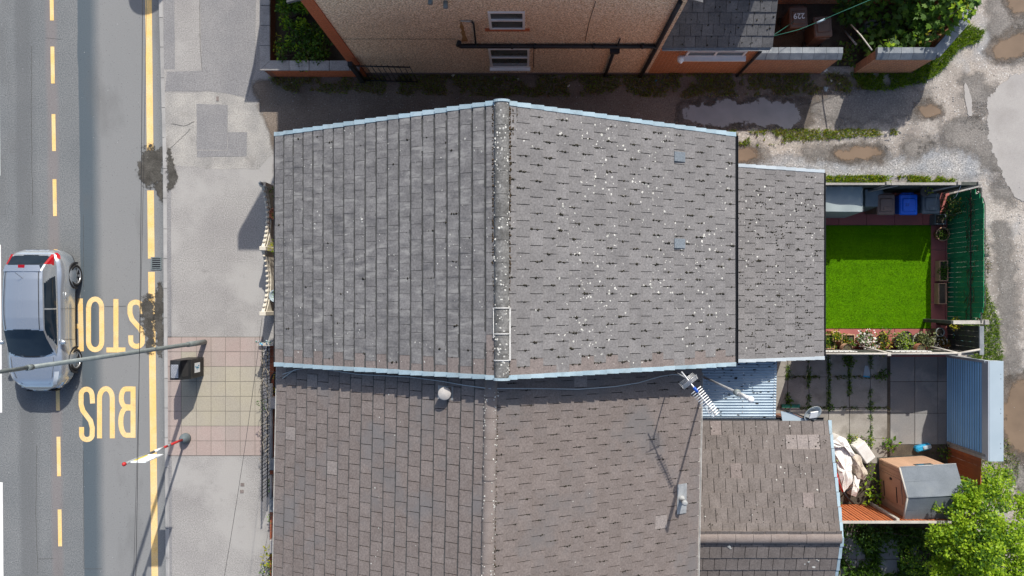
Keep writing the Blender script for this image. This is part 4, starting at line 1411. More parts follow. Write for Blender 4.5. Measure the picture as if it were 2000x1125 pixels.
for (E, u, v, n, LL) in ((EO, uO, vO, nO, LO), (EQ, uQ, vQ, nQ, LQ)):
    offx = VO if (Vector(E) + Vector(v) * VO).x > 6 else 0
    verge(rfo, 'verge_cap', 'verge_plastic', E, u, v, n, LL, GO, offx, .07, .02, 1 if offx else -1)
gutter(og, (ox0, oyt + .03, oz0 - .02), (ox1 - .1, oyt + .03, oz0 - .02), .06, 'gutter_black')
moss = MB()
for q in range(60):
    a, b = random.uniform(.1, LO - .3), random.uniform(.1, VO - .1)
    for j in range(random.randint(1, 4)):
        s = random.uniform(.008, .024)
        moss.blob(on_slope(EO, uO, vO, nO, a + random.gauss(0, .05), b + random.gauss(0, .05), .036), s, s * .8, s * .6, 0, random.random() * 3)
moss.build('moss', 'moss', rfo, kind='stuff')
lich = MB()
spots_on(lich, EO, uO, vO, .1, LO - .2, .1, VO - .1, .039, 26, .008, .03, clumpy=.2)
spots_on(lich, EQ, uQ, vQ, LQ - 1, LQ - .1, .1, VO - .1, .044, 8, .02, .06, clumpy=.2)
lich.build('lichen', 'lichen', rfo, kind='stuff')

# ---- house across the alley (top of the picture)
NYW = 6.67
nx0, nx1 = -5.05, 3.66
nze, nzr = 6.2, 8.75
nh = thing('pebbledash_house', 'pebbledashed house side wall with two white windows and black pipes across the alley', 'house', ((nx0 + nx1) / 2, 10, 0))
xr = (nx0 + nx1) / 2
poly = [(nx0, 0), (nx1, 0), (nx1, nze), (xr, nzr), (nx0, nze)]
m = MB()
m.add([(x, NYW, z) for x, z in poly] + [(x, 19.0, z) for x, z in poly], [tuple(range(5)), (9, 8, 7, 6, 5)] + [(i, 5 + i, 5 + (i + 1) % 5, (i + 1) % 5) for i in range(5)])
m.build('wall', 'pebbledash', nh)
MB().box(nx0 - .03, nx0 + .27, NYW - .03, NYW + .3, 0, 6.15).build('quoin', 'brick_quoin', nh)
MB().box(nx0 - .06, nx1 + .02, NYW - .022, NYW + .05, 0, .16).build('plinth', 'tile_neighbour', nh)
m = MB()
for s, xe in ((-1, nx0 - .3), (1, nx1 + .3)):
    ze = nze - .1
    vs = [(xe, NYW - .12, ze), (xr, NYW - .12, nzr + .1), (xr, 19.2, nzr + .1), (xe, 19.2, ze)]
    m.add(vs + [(x, y, z + .1) for x, y, z in vs], [(0, 1, 2, 3), (7, 6, 5, 4), (0, 4, 5, 1), (1, 5, 6, 2), (2, 6, 7, 3), (3, 7, 4, 0)])
m.build('roof', 'tile_slate', nh)
# unseen slabs and blocks, added and shaped to throw the pavement shadows
slab_poly = [(nx0 + .02, 8.55), (-6.42, 8.55), (-6.42, 9.0), (-5.75, 10.2), (nx0 + .02, 10.6)]
MB().prism(slab_poly[::-1], 6.40, 6.55).build('shadow_slab_upper', 'tile_slate', nh)
MB().prism([(nx0 + .02, 8.75), (-5.85, 8.75), (-5.85, 9.2), (-5.5, 10.1), (nx0 + .02, 10.4)][::-1], 5.2, 6.39).build('shadow_block_upper', 'white_plastic', nh)
MB().box(-6.9, nx0 - .01, 9.3, 11.4, 0, 2.75).build('shadow_block_lower', 'brick_house', nh)
MB().prism([(nx0 - .01, 8.75), (-7.02, 8.75), (-7.02, 9.02), (-7.48, 9.02), (-7.2, 10.2), (-7.0, 11.5), (nx0 - .01, 11.5)][::-1], 2.76, 2.92).build('shadow_slab_lower', 'tile_slate', nh)
def uwindow(parent, x0, x1, z0, z1, y, sill_mat, sillw=.06, split=.55, sill_out=.09):
    f = MB()
    fw = .06
    f.box(x0, x1, y - .035, y + .02, z1 - fw, z1); f.box(x0, x1, y - .035, y + .02, z0, z0 + fw)
    f.box(x0, x0 + fw, y - .035, y + .02, z0 + fw, z1 - fw); f.box(x1 - fw, x1, y - .035, y + .02, z0 + fw, z1 - fw)
    zm = z0 + (z1 - z0) * split
    f.box(x0 + fw, x1 - fw, y - .045, y + .02, zm - .04, zm + .04)
    o = f.build('window', 'white_plastic', parent)
    for a, b in ((z0 + fw, zm - .04), (zm + .04, z1 - fw)):
        MB().box(x0 + fw, x1 - fw, y - .012, y + .015, a, b).build('pane', 'window_glass', o)
    MB().box(x0 - sillw, x1 + sillw, y - sill_out, y + .01, z0 - .075, z0 - .004).build('sill', sill_mat, o)
    return o
yw = NYW
uwindow(nh, -.90, -.02, 4.12, 5.30, yw, 'brick_quoin', .12, .55, .06)
uwindow(nh, -1.02, .10, .80, 2.52, yw, 'white_plastic', .03, .55, .12)
def wallz(py, y=NYW - .08):
    return H - y * FPX / (NY - py)
def wallx(px, z):
    return (px - NX) * (H - z) / FPX
zp1 = 2.92
yp = NYW - .075
MB().tube([(wallx(897, 3.2), yp, 3.25), (wallx(894, 3.05), yp, 3.02), (wallx(900, zp1), yp, zp1), (wallx(915, zp1), yp, zp1), (3.48, yp, zp1 - .02)], .058, 10).build('soil_pipe', 'black_pipe', nh)
MB().tube([(3.45, yp, 0.03), (3.47, yp, 1.5), (3.47, yp, 6.1)], .058, 10).build('down_pipe', 'black_pipe', nh)
for x in (wallx(1000, 2.9), wallx(1045, 2.9), wallx(1160, 2.9), wallx(1255, 2.9)):
    MB().tube([(x - .03, yp, zp1), (x + .03, yp, zp1)], .072, 10).build('pipe_collar', 'black_pipe', nh)
xh = wallx(1200, 2.6)
MB().tube([(xh, yp, .05), (xh, yp, 2.5)], .045, 8).build('down_pipe', 'black_pipe', nh)
MB().box(xh - .11, xh + .11, yp - .09, yp + .07, 2.5, 2.72, taper=-.02).build('hopper', 'black_pipe', nh)
MB().tube([(wallx(1208, 3.2), yp, 2.95), (wallx(1211, 3.4), yp + .04, 3.4)], .022, 6).build('waste_pipe', 'black_pipe', nh)
MB().tube([(wallx(899, 4.72), yp + .05, 4.72), (wallx(921, 4.72), yp + .04, 4.70)], .022, 6).build('waste_pipe', 'wood_pale', nh)
MB().tube([(wallx(921, 4.72), yp + .04, 4.72), (wallx(925, 4.6), yp + .03, 4.6), (wallx(929, 3.1), yp + .02, 3.0)], .026, 6).build('waste_pipe', 'black_pipe', nh)
p = ragged([(wallx(896, 4.2), 3.1), (wallx(907, 4.2), 3.1), (wallx(903, 4.6), 4.7), (wallx(898, 4.6), 4.7)], .12, .05, 3)
MB().add([(x, NYW - .006, z) for x, z in p], [tuple(range(len(p)))]).build('rust_stain', 'rust_stain', nh)
for px in (872, 845):
    x = wallx(px, 5.75); z = wallz(9 if px == 872 else 1)
    MB().tube([(x, NYW - .16, z - .02), (x, NYW + .02, z)], .055, 10).build('wall_vent', 'galvanised', nh)
# hairline render joints
m = MB()
zj = wallz(82)
m.box(wallx(655, zj), wallx(890, zj), NYW - .006, NYW + .01, zj - .008, zj + .008)
m.tube([(wallx(1163, 5.9), NYW - .002, 5.95), (wallx(1150, 4.5), NYW - .002, 4.5), (wallx(1143, 3.2), NYW - .002, 3.1)], .008, 4)
m.tube([(wallx(1043, 2.8), NYW - .002, 2.8), (wallx(1042, 1), NYW - .002, .7)], .008, 4)
m.build('render_crack', 'pot_dark', nh)

# brick kitchen extension of that house
bx0, bx1 = nx1 + .01, 6.42
be = thing('brick_extension', 'orange brick extension with dark slate-grey roof and long white window', 'extension', ((bx0 + bx1) / 2, 7.5, 0))
MB().add([(bx0, NYW + .02, 0), (bx1, NYW + .02, 0), (bx1, NYW + .02, 2.42), (bx0, NYW + .02, 2.42), (bx0, 9.4, 0), (bx1, 9.4, 0), (bx1, 9.4, 3.5), (bx0, 9.4, 3.5)],
         [(0, 1, 2, 3), (7, 6, 5, 4), (1, 5, 6, 2), (0, 3, 7, 4), (3, 2, 6, 7)]).build('wall', 'brick_orange', be)
MB().box(bx0, 6.55, 9.41, 15, 0, 5.1).build('upper_block', 'brick_house', be)
pb = math.atan2(1.1, 2.7)
uK, vK = Vector((0, math.cos(pb), math.sin(pb))), Vector((-1, 0, 0)); nK = uK.cross(vK)
if nK.z < 0:
    vK = -vK; nK = uK.cross(vK)
EK = Vector((6.66 if vK.x < 0 else bx0, 6.70, 2.50)); VK = 6.66 - bx0 ; LK = 2.85
vs = [on_slope(EK, uK, vK, nK, a, b, h) for h in (-.06, -.012) for a, b in ((.02, .01), (LK - .01, .01), (LK - .01, VK - .01), (.02, VK - .01))]
rk = MB().add(vs, [(3, 2, 1, 0), (4, 5, 6, 7), (0, 1, 5, 4), (1, 2, 6, 5), (2, 3, 7, 6), (3, 0, 4, 7)]).build('roof', 'roof_deck', be)
lay_tiles(slope_specs(EK, uK, vK, VK, LK, .30, .30, .018, lambda *k: 'tile_slate'), rk)
moss = MB()
for q in range(70):
    s = random.uniform(.01, .03)
    moss.blob(on_slope(EK, uK, vK, nK, random.uniform(.05, 1.6), random.uniform(.05, VK - .05), .034), s, s * .8, s * .6, 0, random.random() * 3)
moss.build('moss', 'moss', rk, kind='stuff')
gutter(be, (bx0 + .02, 6.66, 2.47), (6.64, 6.66, 2.47), .05, 'lead')
f = 4.36; zt = 2.27
wb = MB()
wb.box(4.42, 6.05, NYW - .03, NYW + .02, 1.86, 1.92); wb.box(4.42, 6.05, NYW - .03, NYW + .02, 2.24, 2.30)
for x in (4.42, 5.2, 5.99):
    wb.box(x, x + .06, NYW - .03, NYW + .02, 1.92, 2.24)
wo_ = wb.build('window', 'white_plastic', be)
for a, b in ((4.48, 5.2), (5.26, 5.99)):
    MB().box(a, b, NYW - .01, NYW + .012, 1.92, 2.24).build('pane', 'window_glass', wo_)
MB().box(4.36, 6.12, NYW - .15, NYW, 1.79, 1.855).build('sill', 'white_plastic', wo_)
MB().tube([(6.36, NYW - .06, 0), (6.36, NYW - .06, 2.42)], .045, 8).build('down_pipe', 'black_pipe', be)
MB().lathe([(.09, 0), (.09, .12), (.02, .2)], 4.25, NYW - .12, 2.1, 14, mat=Matrix.Rotation(R(70), 4, 'X')).build('outdoor_lamp', 'white_plastic', be)

# ------------------------------------------------------------------ front garden walls
# N house: brick garden wall with stone coping and a bed of shrubs
gw = thing('garden_wall', 'low red brick garden wall with pale stone coping round a bed of green shrubs', 'wall', (-7.7, 6.9, 0))
zc = .92
a = P(507.5, 137, zc); b = P(527, 118, zc)       # corner of the coping
x0c, x1c, y0c, y1c = a.x, b.x, a.y, b.y
MB().box(x0c + .05, x1c - .05, y0c + .05, 14, 0, zc - .07).build('brickwork', 'brick_red_y', gw)
MB().box(x1c - .052, nx0 + .25, y0c + .05, y1c - .05, 0, zc - .07).build('brickwork', 'brick_quoin', gw)
yy = y1c
MB().add([(x0c, y0c, zc - .07), (x1c, y1c, zc - .07), (x1c, y1c + .42, zc - .07), (x0c, y1c + .42, zc - .07), (x0c, y0c, zc), (x1c, y1c, zc), (x1c, y1c + .42, zc), (x0c, y1c + .42, zc)],
         [(3, 2, 1, 0), (4, 5, 6, 7), (0, 1, 5, 4), (1, 2, 6, 5), (2, 3, 7, 6), (3, 0, 4, 7)]).build('coping_stone', 'coping_stone', gw)
y = y1c + .43
while y < 13.5:
    MB().bbox(x0c + random.gauss(0, .004), x1c, y, y + .575, zc - .07, zc + random.gauss(0, .004), .012).build('coping_stone', 'coping_stone', gw)
    y += .585
MB().add([(x0c + .012, y0c, zc - .07), (x1c + .55, y0c, zc - .07), (x1c + .55, y1c, zc - .07), (x1c + .012, y1c, zc - .07), (x0c + .012, y0c, zc), (x1c + .55, y0c, zc), (x1c + .55, y1c, zc), (x1c + .012, y1c, zc)],
         [(3, 2, 1, 0), (4, 5, 6, 7), (0, 1, 5, 4), (1, 2, 6, 5), (2, 3, 7, 6), (3, 0, 4, 7)]).build('coping_stone', 'coping_stone', gw)
x = x1c + .56
while x < nx0 + .15:
    MB().bbox(x, min(x + .575, nx0 + .22), y0c, y1c, zc - .07, zc + random.gauss(0, .004), .012).build('coping_stone', 'coping_stone', gw)
    x += .585
sheet('flower_bed', [(x1c - .1, y1c - .1), (nx0 + .1, y1c - .1), (nx0 + .1, 13), (x1c - .1, 13)], .25, 'soil')
def shrub(label, clumps, per, leaf, mats, group=None, name='shrub', cat='shrub', base=None):
    x = sum(c[0] for c in clumps) / len(clumps); y = sum(c[1] for c in clumps) / len(clumps)
    zb = base if base is not None else 0.0
    t = thing(name, label, cat, (x, y, zb), group)
    st = MB()
    for (cx, cy, cz, r) in clumps:
        st.tube([(x + (cx - x) * .25, y + (cy - y) * .25, zb - .02), (x + (cx - x) * .7, y + (cy - y) * .7, zb + (cz - zb) * .55), (cx, cy, cz + r * .3)], .018, 5, r2=.006)
    st.build('stem', 'bark', t)
    crown('foliage', clumps, per, leaf, mats, t)
    return t
def clump_px(pts, z, r0, r1, n_extra=0):
    out = []
    for (px, py) in pts:
        zz = z + random.uniform(-.1, .12)
        q = P(px, py, zz); out.append((q.x, q.y, zz, random.uniform(r0, r1)))
    return out
shrub('dense dark green shrub spilling over the stone coping of brick wall', clump_px([(random.uniform(548, 640), random.uniform(48, 116)) for _ in range(24)] + [(585, 118), (590, 124)], .82, .16, .24), 2300, .085, ['leaf_mid', 'leaf_mid', 'leaf_lime', 'leaf_olive', 'leaf_dark'], base=.25)
shrub('bright green leafy shrub against stone coping near the house front', clump_px([(random.uniform(543, 615), random.uniform(-20, 50)) for _ in range(22)], .88, .16, .25), 2300, .085, ['leaf_mid', 'leaf_mid', 'leaf_lime', 'leaf_dark'], base=.25)
shrub('small yellow-leaved shrub at the inner edge of the pavement wall', clump_px([(542, 72), (540, 85), (541, 98)], .75, .10, .15), 1800, .05, ['leaf_yellow', 'leaf_lime'], base=.25)

# black gate left open against the pebbledash wall
g0, g1 = P(716, 157), P(816, 161)
gate = thing('metal_gate', 'black barred metal gate folded open against the pebbledash wall', 'gate', (g0.x, g0.y, 0))
gx0, gx1, gy = g0.x, g1.x, NYW - .22
MB().box(gx0 - .16, gx0 - .04, gy - .06, gy + .06, 0, 1.85).build('post', 'black_metal', gate)
MB().tube([(gx0, gy, .1), (gx1, gy - .04, .1)], .022, 6).build('rail', 'black_metal', gate)
MB().tube([(gx0, gy, 1.62), (gx1, gy - .04, 1.62)], .022, 6).build('rail', 'black_metal', gate)
for k in range(11):
    x = gx0 + (gx1 - gx0) * k / 10; yk = gy - .04 * k / 10
    MB().tube([(x, yk, .05), (x, yk, 1.72), (x, yk, 1.8)], .013, 5, r2=.006).build('bar', 'black_metal', gate)

# House 1 front: cream balustrade wall with scooped top
bw = thing('balustrade_wall', 'cream concrete garden wall with scooped beaded top in front of the grey-roofed house', 'wall', (-7.6, 1.3, 0))
posts = [3.22, 1.36, -.53]
bx = -7.62
for yp_ in posts:
    MB().bbox(bx - .09, bx + .10, yp_ - .065, yp_ + .065, 0, .98, .015).build('post', 'render_cream', bw)
for ya, yb in ((posts[1] + .065, posts[0] - .065), (posts[2] + .065, posts[1] - .065)):
    n = 22
    low, top = MB(), MB()
    fz = lambda t: .50 + .42 * (2 * t - 1) ** 2
    vs, fs = [], []
    for i in range(n + 1):
        t = i / n; y = ya + (yb - ya) * t; z = fz(t)
        for xx in (bx - .045, bx + .045):
            vs += [(xx, y, 0), (xx, y, z - .20), (xx, y, z - .07), (xx, y, z)]
    L = MB()
    for i in range(n):
        o, q = i * 8, (i + 1) * 8
        fs += [(o + 0, q + 0, q + 1, o + 1), (o + 4, o + 5, q + 5, q + 4), (o + 1, q + 1, q + 5, o + 5)]
        fs += [(o + 2, q + 2, q + 3, o + 3), (o + 6, o + 7, q + 7, q + 6), (o + 3, q + 3, q + 7, o + 7), (o + 2, o + 6, q + 6, q + 2)]
    fs += [(0, 1, 5, 4), (2, 3, 7, 6), (n * 8, n * 8 + 4, n * 8 + 5, n * 8 + 1), (n * 8 + 2, n * 8 + 6, n * 8 + 7, n * 8 + 3)]
    L.add(vs, fs).build('panel', 'render_cream', bw)
    kn = 11
    for i in range(kn):
        t = (i + 1) / (kn + 1); y = ya + (yb - ya) * t; z = fz(t)
        MB().lathe([(.02, -.21), (.032, -.14), (.02, -.07)], bx, y, z, 8).build('baluster', 'render_cream', bw)
        MB().lathe([(.026, -.01), (.043, .02), (.045, .05), (.025, .08), (0, .085)], bx, y, z, 10).build('bead', 'render_cream', bw)
q = P(509, 372, .95)
fin = MB().lathe([(.02, 0), (.05, .04), (.035, .10), (.055, .16), (0, .26)], bx + .0, posts[0], .98, 12).build('finial', 'verge_white', bw)
shrub('small bright green bush behind the middle post of the cream wall', [(bx + .22, 1.42, .78, .13), (bx + .28, 1.3, .72, .11), (bx + .2, 1.55, .7, .09)], 2600, .05, ['leaf_lime', 'leaf_yellow'])
shrub('leafy green bush behind the end post of the cream wall by the alley', [(bx + .3, 3.0, .6, .2), (bx + .38, 2.75, .5, .16), (bx + .42, 3.1, .6, .15)], 1500, .055, ['leaf_mid', 'leaf_lime'])
for k, (py, c, lab) in enumerate(((418, 'terracotta', 'round terracotta pot in the narrow strip behind the cream wall'), (578, 'box_white', 'pale blue round planter in the narrow strip behind the cream wall'))):
    q = P(538, py, .45)
    t = thing('plant_pot', lab, 'pot', (q.x, q.y, 0))
    MB().lathe([(.11, 0), (.17, .42), (.19, .42), (.19, .48), (.165, .48), (.15, .42), (0, .41)], q.x, q.y, 0, 18).build('pot', c, t)
    crown('foliage', [(q.x + .02, q.y, .5, .11)], 3500, .045, ['leaf_mid', 'leaf_lime'], t)
sheet('front_yard', [(-7.40, -9.5), (-5.6, -9.5), (-5.6, 3.75), (-7.40, 3.75)], .006, 'yard_concrete')

# House 2 front: dwarf wall, railings, piers
dw = thing('dwarf_wall', 'low front wall with pale coping bars and dark piers below the brown-roofed house', 'wall', (-7.55, -4, 0))
dx = -7.52
MB().box(dx - .06, dx + .06, -9.0, -1.45, 0, .42).build('brickwork', 'brick_red_y', dw)
for ya, yb in ((-5.0, -2.6), (-6.0, -5.3)):
    MB().tube([(dx, ya, .46), (dx, yb, .46)], .05, 8).build('coping', 'kerb_concrete', dw)
for yc, s, mt in ((-3.15, .17, 'coping_stone'), (-4.95, .16, 'coping_blue'), (-6.15, .19, 'coping_blue'), (-7.35, .2, 'coping_stone')):
    MB().bbox(dx + .02, dx + .32 + .04, yc - s, yc + s, 0, .72, .02).build('pier', mt, dw)
rl = thing('railing', 'ornate black iron railing entwined with dead stems along the paved bus stop', 'railing', (dx - .08, -3.8, 0))
rx = dx - .1
for z in (.50, .98):
    MB().tube([(rx, -5.95, z), (rx, -1.5, z)], .016, 6).build('rail', 'black_metal', rl)
k = 0
yy = -1.55
while yy > -5.95:
    MB().tube([(rx, yy, 0.03), (rx, yy, 1.0), (rx - .01, yy, 1.1)], .011, 5, r2=.005).build('bar', 'black_metal', rl)
    yy -= .105
m = MB()
for i in range(70):
    y = random.uniform(-4.9, -1.5); z = random.uniform(.6, 1.08)
    p0 = Vector((rx + random.uniform(-.06, .08), y, z))
    m.tube([p0, p0 + Vector((random.uniform(-.07, .07), random.uniform(-.12, .12), random.uniform(-.05, .07))), p0 + Vector((random.uniform(-.1, .1), random.uniform(-.2, .2), random.uniform(-.06, .06)))], .007, 4)
m.build('dead_stem', 'twig', rl, kind='stuff')
crown('foliage', [(rx - .06, -3.1, .95, .12), (rx - .03, -3.3, .9, .09)], 1500, .05, ['leaf_dark'], rl)
sc = thing('ornament', 'tangle of teal and white ornaments on the wall end between both front gardens', 'ornament', (dx - .1, -1.42, 0))
m = MB()
for i in range(26):
    p0 = Vector((dx - .15 + random.uniform(-.16, .35), -1.38 + random.uniform(-.05, .07), .9 + random.uniform(-.05, .1)))
    m.blob(p0, .03, .022, .03, random.choice((0, 0, 1, 2)), random.random() * 3)
m.box(dx - .25, dx + .2, -1.46, -1.41, 0, .93, 3)
m.build('trinkets', ['verge_white', 'teal_plastic', 'label_blue', 'wood_pale'], sc)
for px, py, lab, mt in ((522, 940, 'weedy green plant in the shaded strip behind the iron railing', ['leaf_dark', 'leaf_mid']),
                        (523, 1015, 'tall bushy green plant between grey piers in front garden', ['leaf_mid', 'leaf_lime'])):
    q = P(px, py, .3)
    shrub(lab, [(q.x + .1, q.y, .3, .15), (q.x + .16, q.y - .2, .34, .13), (q.x + .14, q.y + .22, .25, .12)], 1400, .06, mt)
q = P(520, 1095, .6)
shrub('yellow and lime variegated bush at the end of the front wall', [(q.x, q.y, .6, .18), (q.x + .08, q.y + .35, .6, .16), (q.x + .02, q.y - .3, .6, .18)], 1500, .075, ['leaf_lime', 'leaf_yellow', 'leaf_mid'])
q = P(540, 748, .5)
t = thing('planter', 'oval dark planter of yellow flowers in the shaded front garden strip', 'planter', (q.x, q.y, 0))
MB().lathe([(.16, 0), (.22, .45), (.19, .45), (.16, .4), (0, .4)], q.x, q.y, 0, 16, sy=1.6).build('pot', 'pot_dark', t)
crown('foliage', [(q.x, q.y + .2, .5, .12), (q.x, q.y - .2, .5, .12)], 1200, .05, ['leaf_yellow', 'leaf_olive', 'petal_white'], t)

# ------------------------------------------------------------------ street furniture
# lamp column
lb = P(400, 668, 0)
lc = thing('street_lamp', 'tall grey-green galvanised street lamp column leaning into view over the car', 'street lamp', (lb.x, lb.y, 0))
MB().tube([(lb.x, lb.y, -.02), (lb.x, lb.y, 1.2)], .078, 16).build('base_column', 'galvanised', lc)
MB().tube([(lb.x, lb.y, 1.2), (lb.x, lb.y, 1.22), (lb.x, lb.y, 8.45)], .073, 16, r2=.046).build('column', 'galvanised', lc)
MB().tube([(lb.x, lb.y, 8.40), (lb.x, lb.y, 8.56)], .058, 16).build('collar', 'galvanised', lc)
MB().tube([(lb.x, lb.y, 8.45), (lb.x, lb.y, 9.7), (lb.x - .15, lb.y, 9.95), (lb.x - 1.0, lb.y, 10.1)], .04, 12).build('arm', 'galvanised', lc)
MB().bbox(lb.x - 1.75, lb.x - .95, lb.y - .16, lb.y + .16, 10.02, 10.2, .04).build('lantern', 'pole_grey', lc)

# bus stop pole with flag
sb = P(363, 856, 0)
bs = thing('bus_stop_pole', 'red and white banded bus stop pole with white flag sign on a dome foot', 'bus stop', (sb.x, sb.y, 0))
MB().lathe([(.165, -.01), (.16, .08), (.13, .19), (.08, .26), (.04, .28)], sb.x, sb.y, 0, 20).build('dome_foot', 'tarp_dark', bs)
ztop = 3.65
bands = [(.3, .95, 'pole_grey'), (.95, 1.35, 'red_paint'), (1.35, 2.05, 'pole_grey')]
bands = [(.28, 1.05, 'red_paint'), (1.05, 1.25, 'pole_grey'), (1.25, 1.5, 'red_paint'), (1.5, 2.05, 'label_white'), (2.05, ztop, 'pole_grey')]
for z0, z1, mt in bands:
    MB().tube([(sb.x, sb.y, z0), (sb.x, sb.y, z1)], .036, 12).build('pole', mt, bs)
MB().lathe([(.05, 0), (.055, .05), (.03, .09), (0, .095)], sb.x, sb.y, ztop, 14).build('cap', 'red_paint', bs)
fl = MB().box(sb.x + .045, sb.x + .44, sb.y - .013, sb.y + .013, 2.45, 3.45).build('flag', 'label_white', bs)
MB().box(sb.x + .05, sb.x + .11, sb.y + .0135, sb.y + .018, 2.60, 3.30).build('flag_band', 'label_yellow', fl)

# litter bin
bn = thing('litter_bin', 'black hooded litter bin with perforated stub plate and blue and white sticker', 'litter bin', (-9.95, -2.1, 0))
bx0_, bx1_ = -10.20, -9.70
by0_, by1_ = -2.42, -1.86
prof = [(bx0_ + .03, 0), (bx1_ - .0, 0), (bx1_, .86), (bx1_ - .0, .92), (bx1_ - .20, 1.20), (bx0_ + .03, 1.22), (bx0_, 1.17)]
MB().add([(x, by0_, z) for x, z in prof] + [(x, by1_, z) for x, z in prof],
         [tuple(range(7)), tuple(range(13, 6, -1))] + [(i, 7 + i, 7 + (i + 1) % 7, (i + 1) % 7) for i in range(7)]).build('body', 'bin_black', bn)
MB().box(bx1_ - .003, bx1_ + .012, by0_ + .05, by1_ - .05, .05, .8).build('door', 'car_black', bn)
st = MB().box(bx1_ + .012, bx1_ + .015, by0_ + .15, by1_ - .12, .32, .70).build('sticker', 'label_white', bn)
s_ = MB()
yc, xq = (by0_ + by1_) / 2 + .015, bx1_ + .0165
def stroke_yz(pts, w):
    m = MB(); n = len(pts)
    for (y0, z0), (y1, z1) in zip(pts, pts[1:]):
        d = Vector((y1 - y0, z1 - z0)).normalized(); nn = Vector((-d.y, d.x)) * w / 2
        m.add([(xq, y0 + nn.x, z0 + nn.y), (xq, y0 - nn.x, z0 - nn.y), (xq, y1 - nn.x, z1 - nn.y), (xq, y1 + nn.x, z1 + nn.y)], [(0, 1, 2, 3)])
    return m
for pts in ([(yc - .02, .40), (yc, .5), (yc + .02, .6)], [(yc, .5), (yc + .06, .44), (yc + .04, .38)], [(yc + .015, .58), (yc - .06, .52)]):
    q = stroke_yz(pts, .035); s_.add(q.v, q.f)
s_.lathe([(.025, 0), (.001, .003)], 0, 0, 0, 12, mat=Matrix.Translation((xq, yc + .035, .645)) @ Matrix.Rotation(R(90), 4, 'Y'))
s_.build('pictogram', 'label_blue', st)
pl_ = MB().box(bx0_ + .05, bx0_ + .26, by0_ + .06, by1_ - .12, 1.219, 1.228).build('stub_plate', 'aluminium', bn)
m = MB()
for i in range(6):
    for j in range(9):
        x = bx0_ + .068 + i * .033; y = by0_ + .082 + j * .041 + (.02 if i % 2 else 0)
        if y < by1_ - .14:
            m.add([(x - .011, y, 1.2295), (x, y - .013, 1.2295), (x + .011, y, 1.2295), (x, y + .013, 1.2295)], [(0, 1, 2, 3)])
m.build('perforation', 'bin_black', pl_)
m = MB()
for s in (.28, .62):
    xa = bx1_ - .2 + .2 * .15
m.add([(bx1_ - .16, by0_ + .08, 1.150), (bx1_ - .05, by0_ + .08, .995), (bx1_ - .05, by1_ - .08, .995), (bx1_ - .16, by1_ - .08, 1.150)], [(0, 1, 2, 3)])
for i, v in enumerate(m.v):
    m.v[i] = (v[0] + .006, v[1], v[2] + .006)
m.build('slot', 'roof_deck', bn)

# ------------------------------------------------------------------ car
def lerp_tab(tab, f):
    for (a, va), (b, vb) in zip(tab, tab[1:]):
        if f <= b:
            t = (f - a) / (b - a); t = t * t * (3 - 2 * t)
            return va + (vb - va) * t
    return tab[-1][1]
cx_, cy_ = -14.30, -.735
car = thing('parked_car', 'silver blue compact hatchback with red rear lamps standing on the road markings', 'car', (cx_, cy_, ZR))
def CP(f, x, z):      # car frame (f forward) -> world; nose points down the picture
    return Vector((cx_ - x, cy_ - f, ZR + z))
Wt = [(-2.07, .48), (-2.0, .66), (-1.88, .78), (-1.70, .85), (-1.35, .885), (-.7, .855), (.4, .855), (1.15, .885), (1.48, .855), (1.70, .78), (1.86, .67), (1.98, .52), (2.07, .30)]
Zt = [(-2.07, .80), (-1.98, .93), (-1.8, 1.01), (-1.2, 1.03), (.2, 1.00), (.98, 1.00), (1.35, .975), (1.7, .90), (1.92, .78), (2.07, .60)]
def sect(f):
    W, zt = lerp_tab(Wt, f), lerp_tab(Zt, f)
    end = abs(f) > 1.9
    hood = f > .9
    dome = .035 if hood else .0
    fl = .03 * (math.exp(-((f - 1.18) / .33) ** 2) + math.exp(-((f + 1.33) / .33) ** 2))
    return [(0, zt + dome), (.3 * W, zt + dome * .9), (.55 * W, zt + dome * .55), (.72 * W, zt + .005 + (.025 if hood else 0)), (.84 * W, zt - .03), (.93 * W, zt - .10),
            (.985 * W + fl * .6, zt - .22), (W + fl, .60), (W + fl, .47), (W - .005 + fl * .6, .34), (W - .04, .24), (W - .14, .19)]
fsn = [-2.07, -2.04, -1.98, -1.9, -1.8, -1.7] + list(np.linspace(-1.6, 1.6, 27)) + [1.7, 1.8, 1.87, 1.93, 1.98, 2.02, 2.05, 2.07]
body, trim, headl, tail = MB(), MB(), {1: MB(), -1: MB()}, {1: MB(), -1: MB()}
for s in (1, -1):
    grid = [[CP(f, s * x, z) for x, z in sect(f)] for f in fsn]
    for i in range(len(fsn) - 1):
        fm = (fsn[i] + fsn[i + 1]) / 2
        for j in range(11):
            q = [grid[i][j], grid[i + 1][j], grid[i + 1][j + 1], grid[i][j + 1]]
            if s > 0: q = q[::-1]
            tgt = body
            if j >= 9: tgt = trim
            elif 1.45 < fm < 1.90 and j == 3: tgt = headl[s]
            elif -2.0 < fm < -1.84 and 4 <= j <= 4: tgt = tail[s]
            tgt.add(q, [(0, 1, 2, 3)], 0, 0, True)
    for gi in (0, -1):
        ring = grid[gi]
        # close nose and tail
        for j in range(11):
            a, b = ring[j], ring[j + 1]
            ca, cb = Vector((cx_, a.y, a.z)), Vector((cx_, b.y, b.z))
            (trim if j > 7 else body).add([a, b, cb, ca], [(0, 1, 2, 3)], 0, 0, False)
body.add([], [])
trim.build('trim', 'car_black', car)
for s in (1, -1):
    headl[s].build('headlight', 'lamp_clear', car)
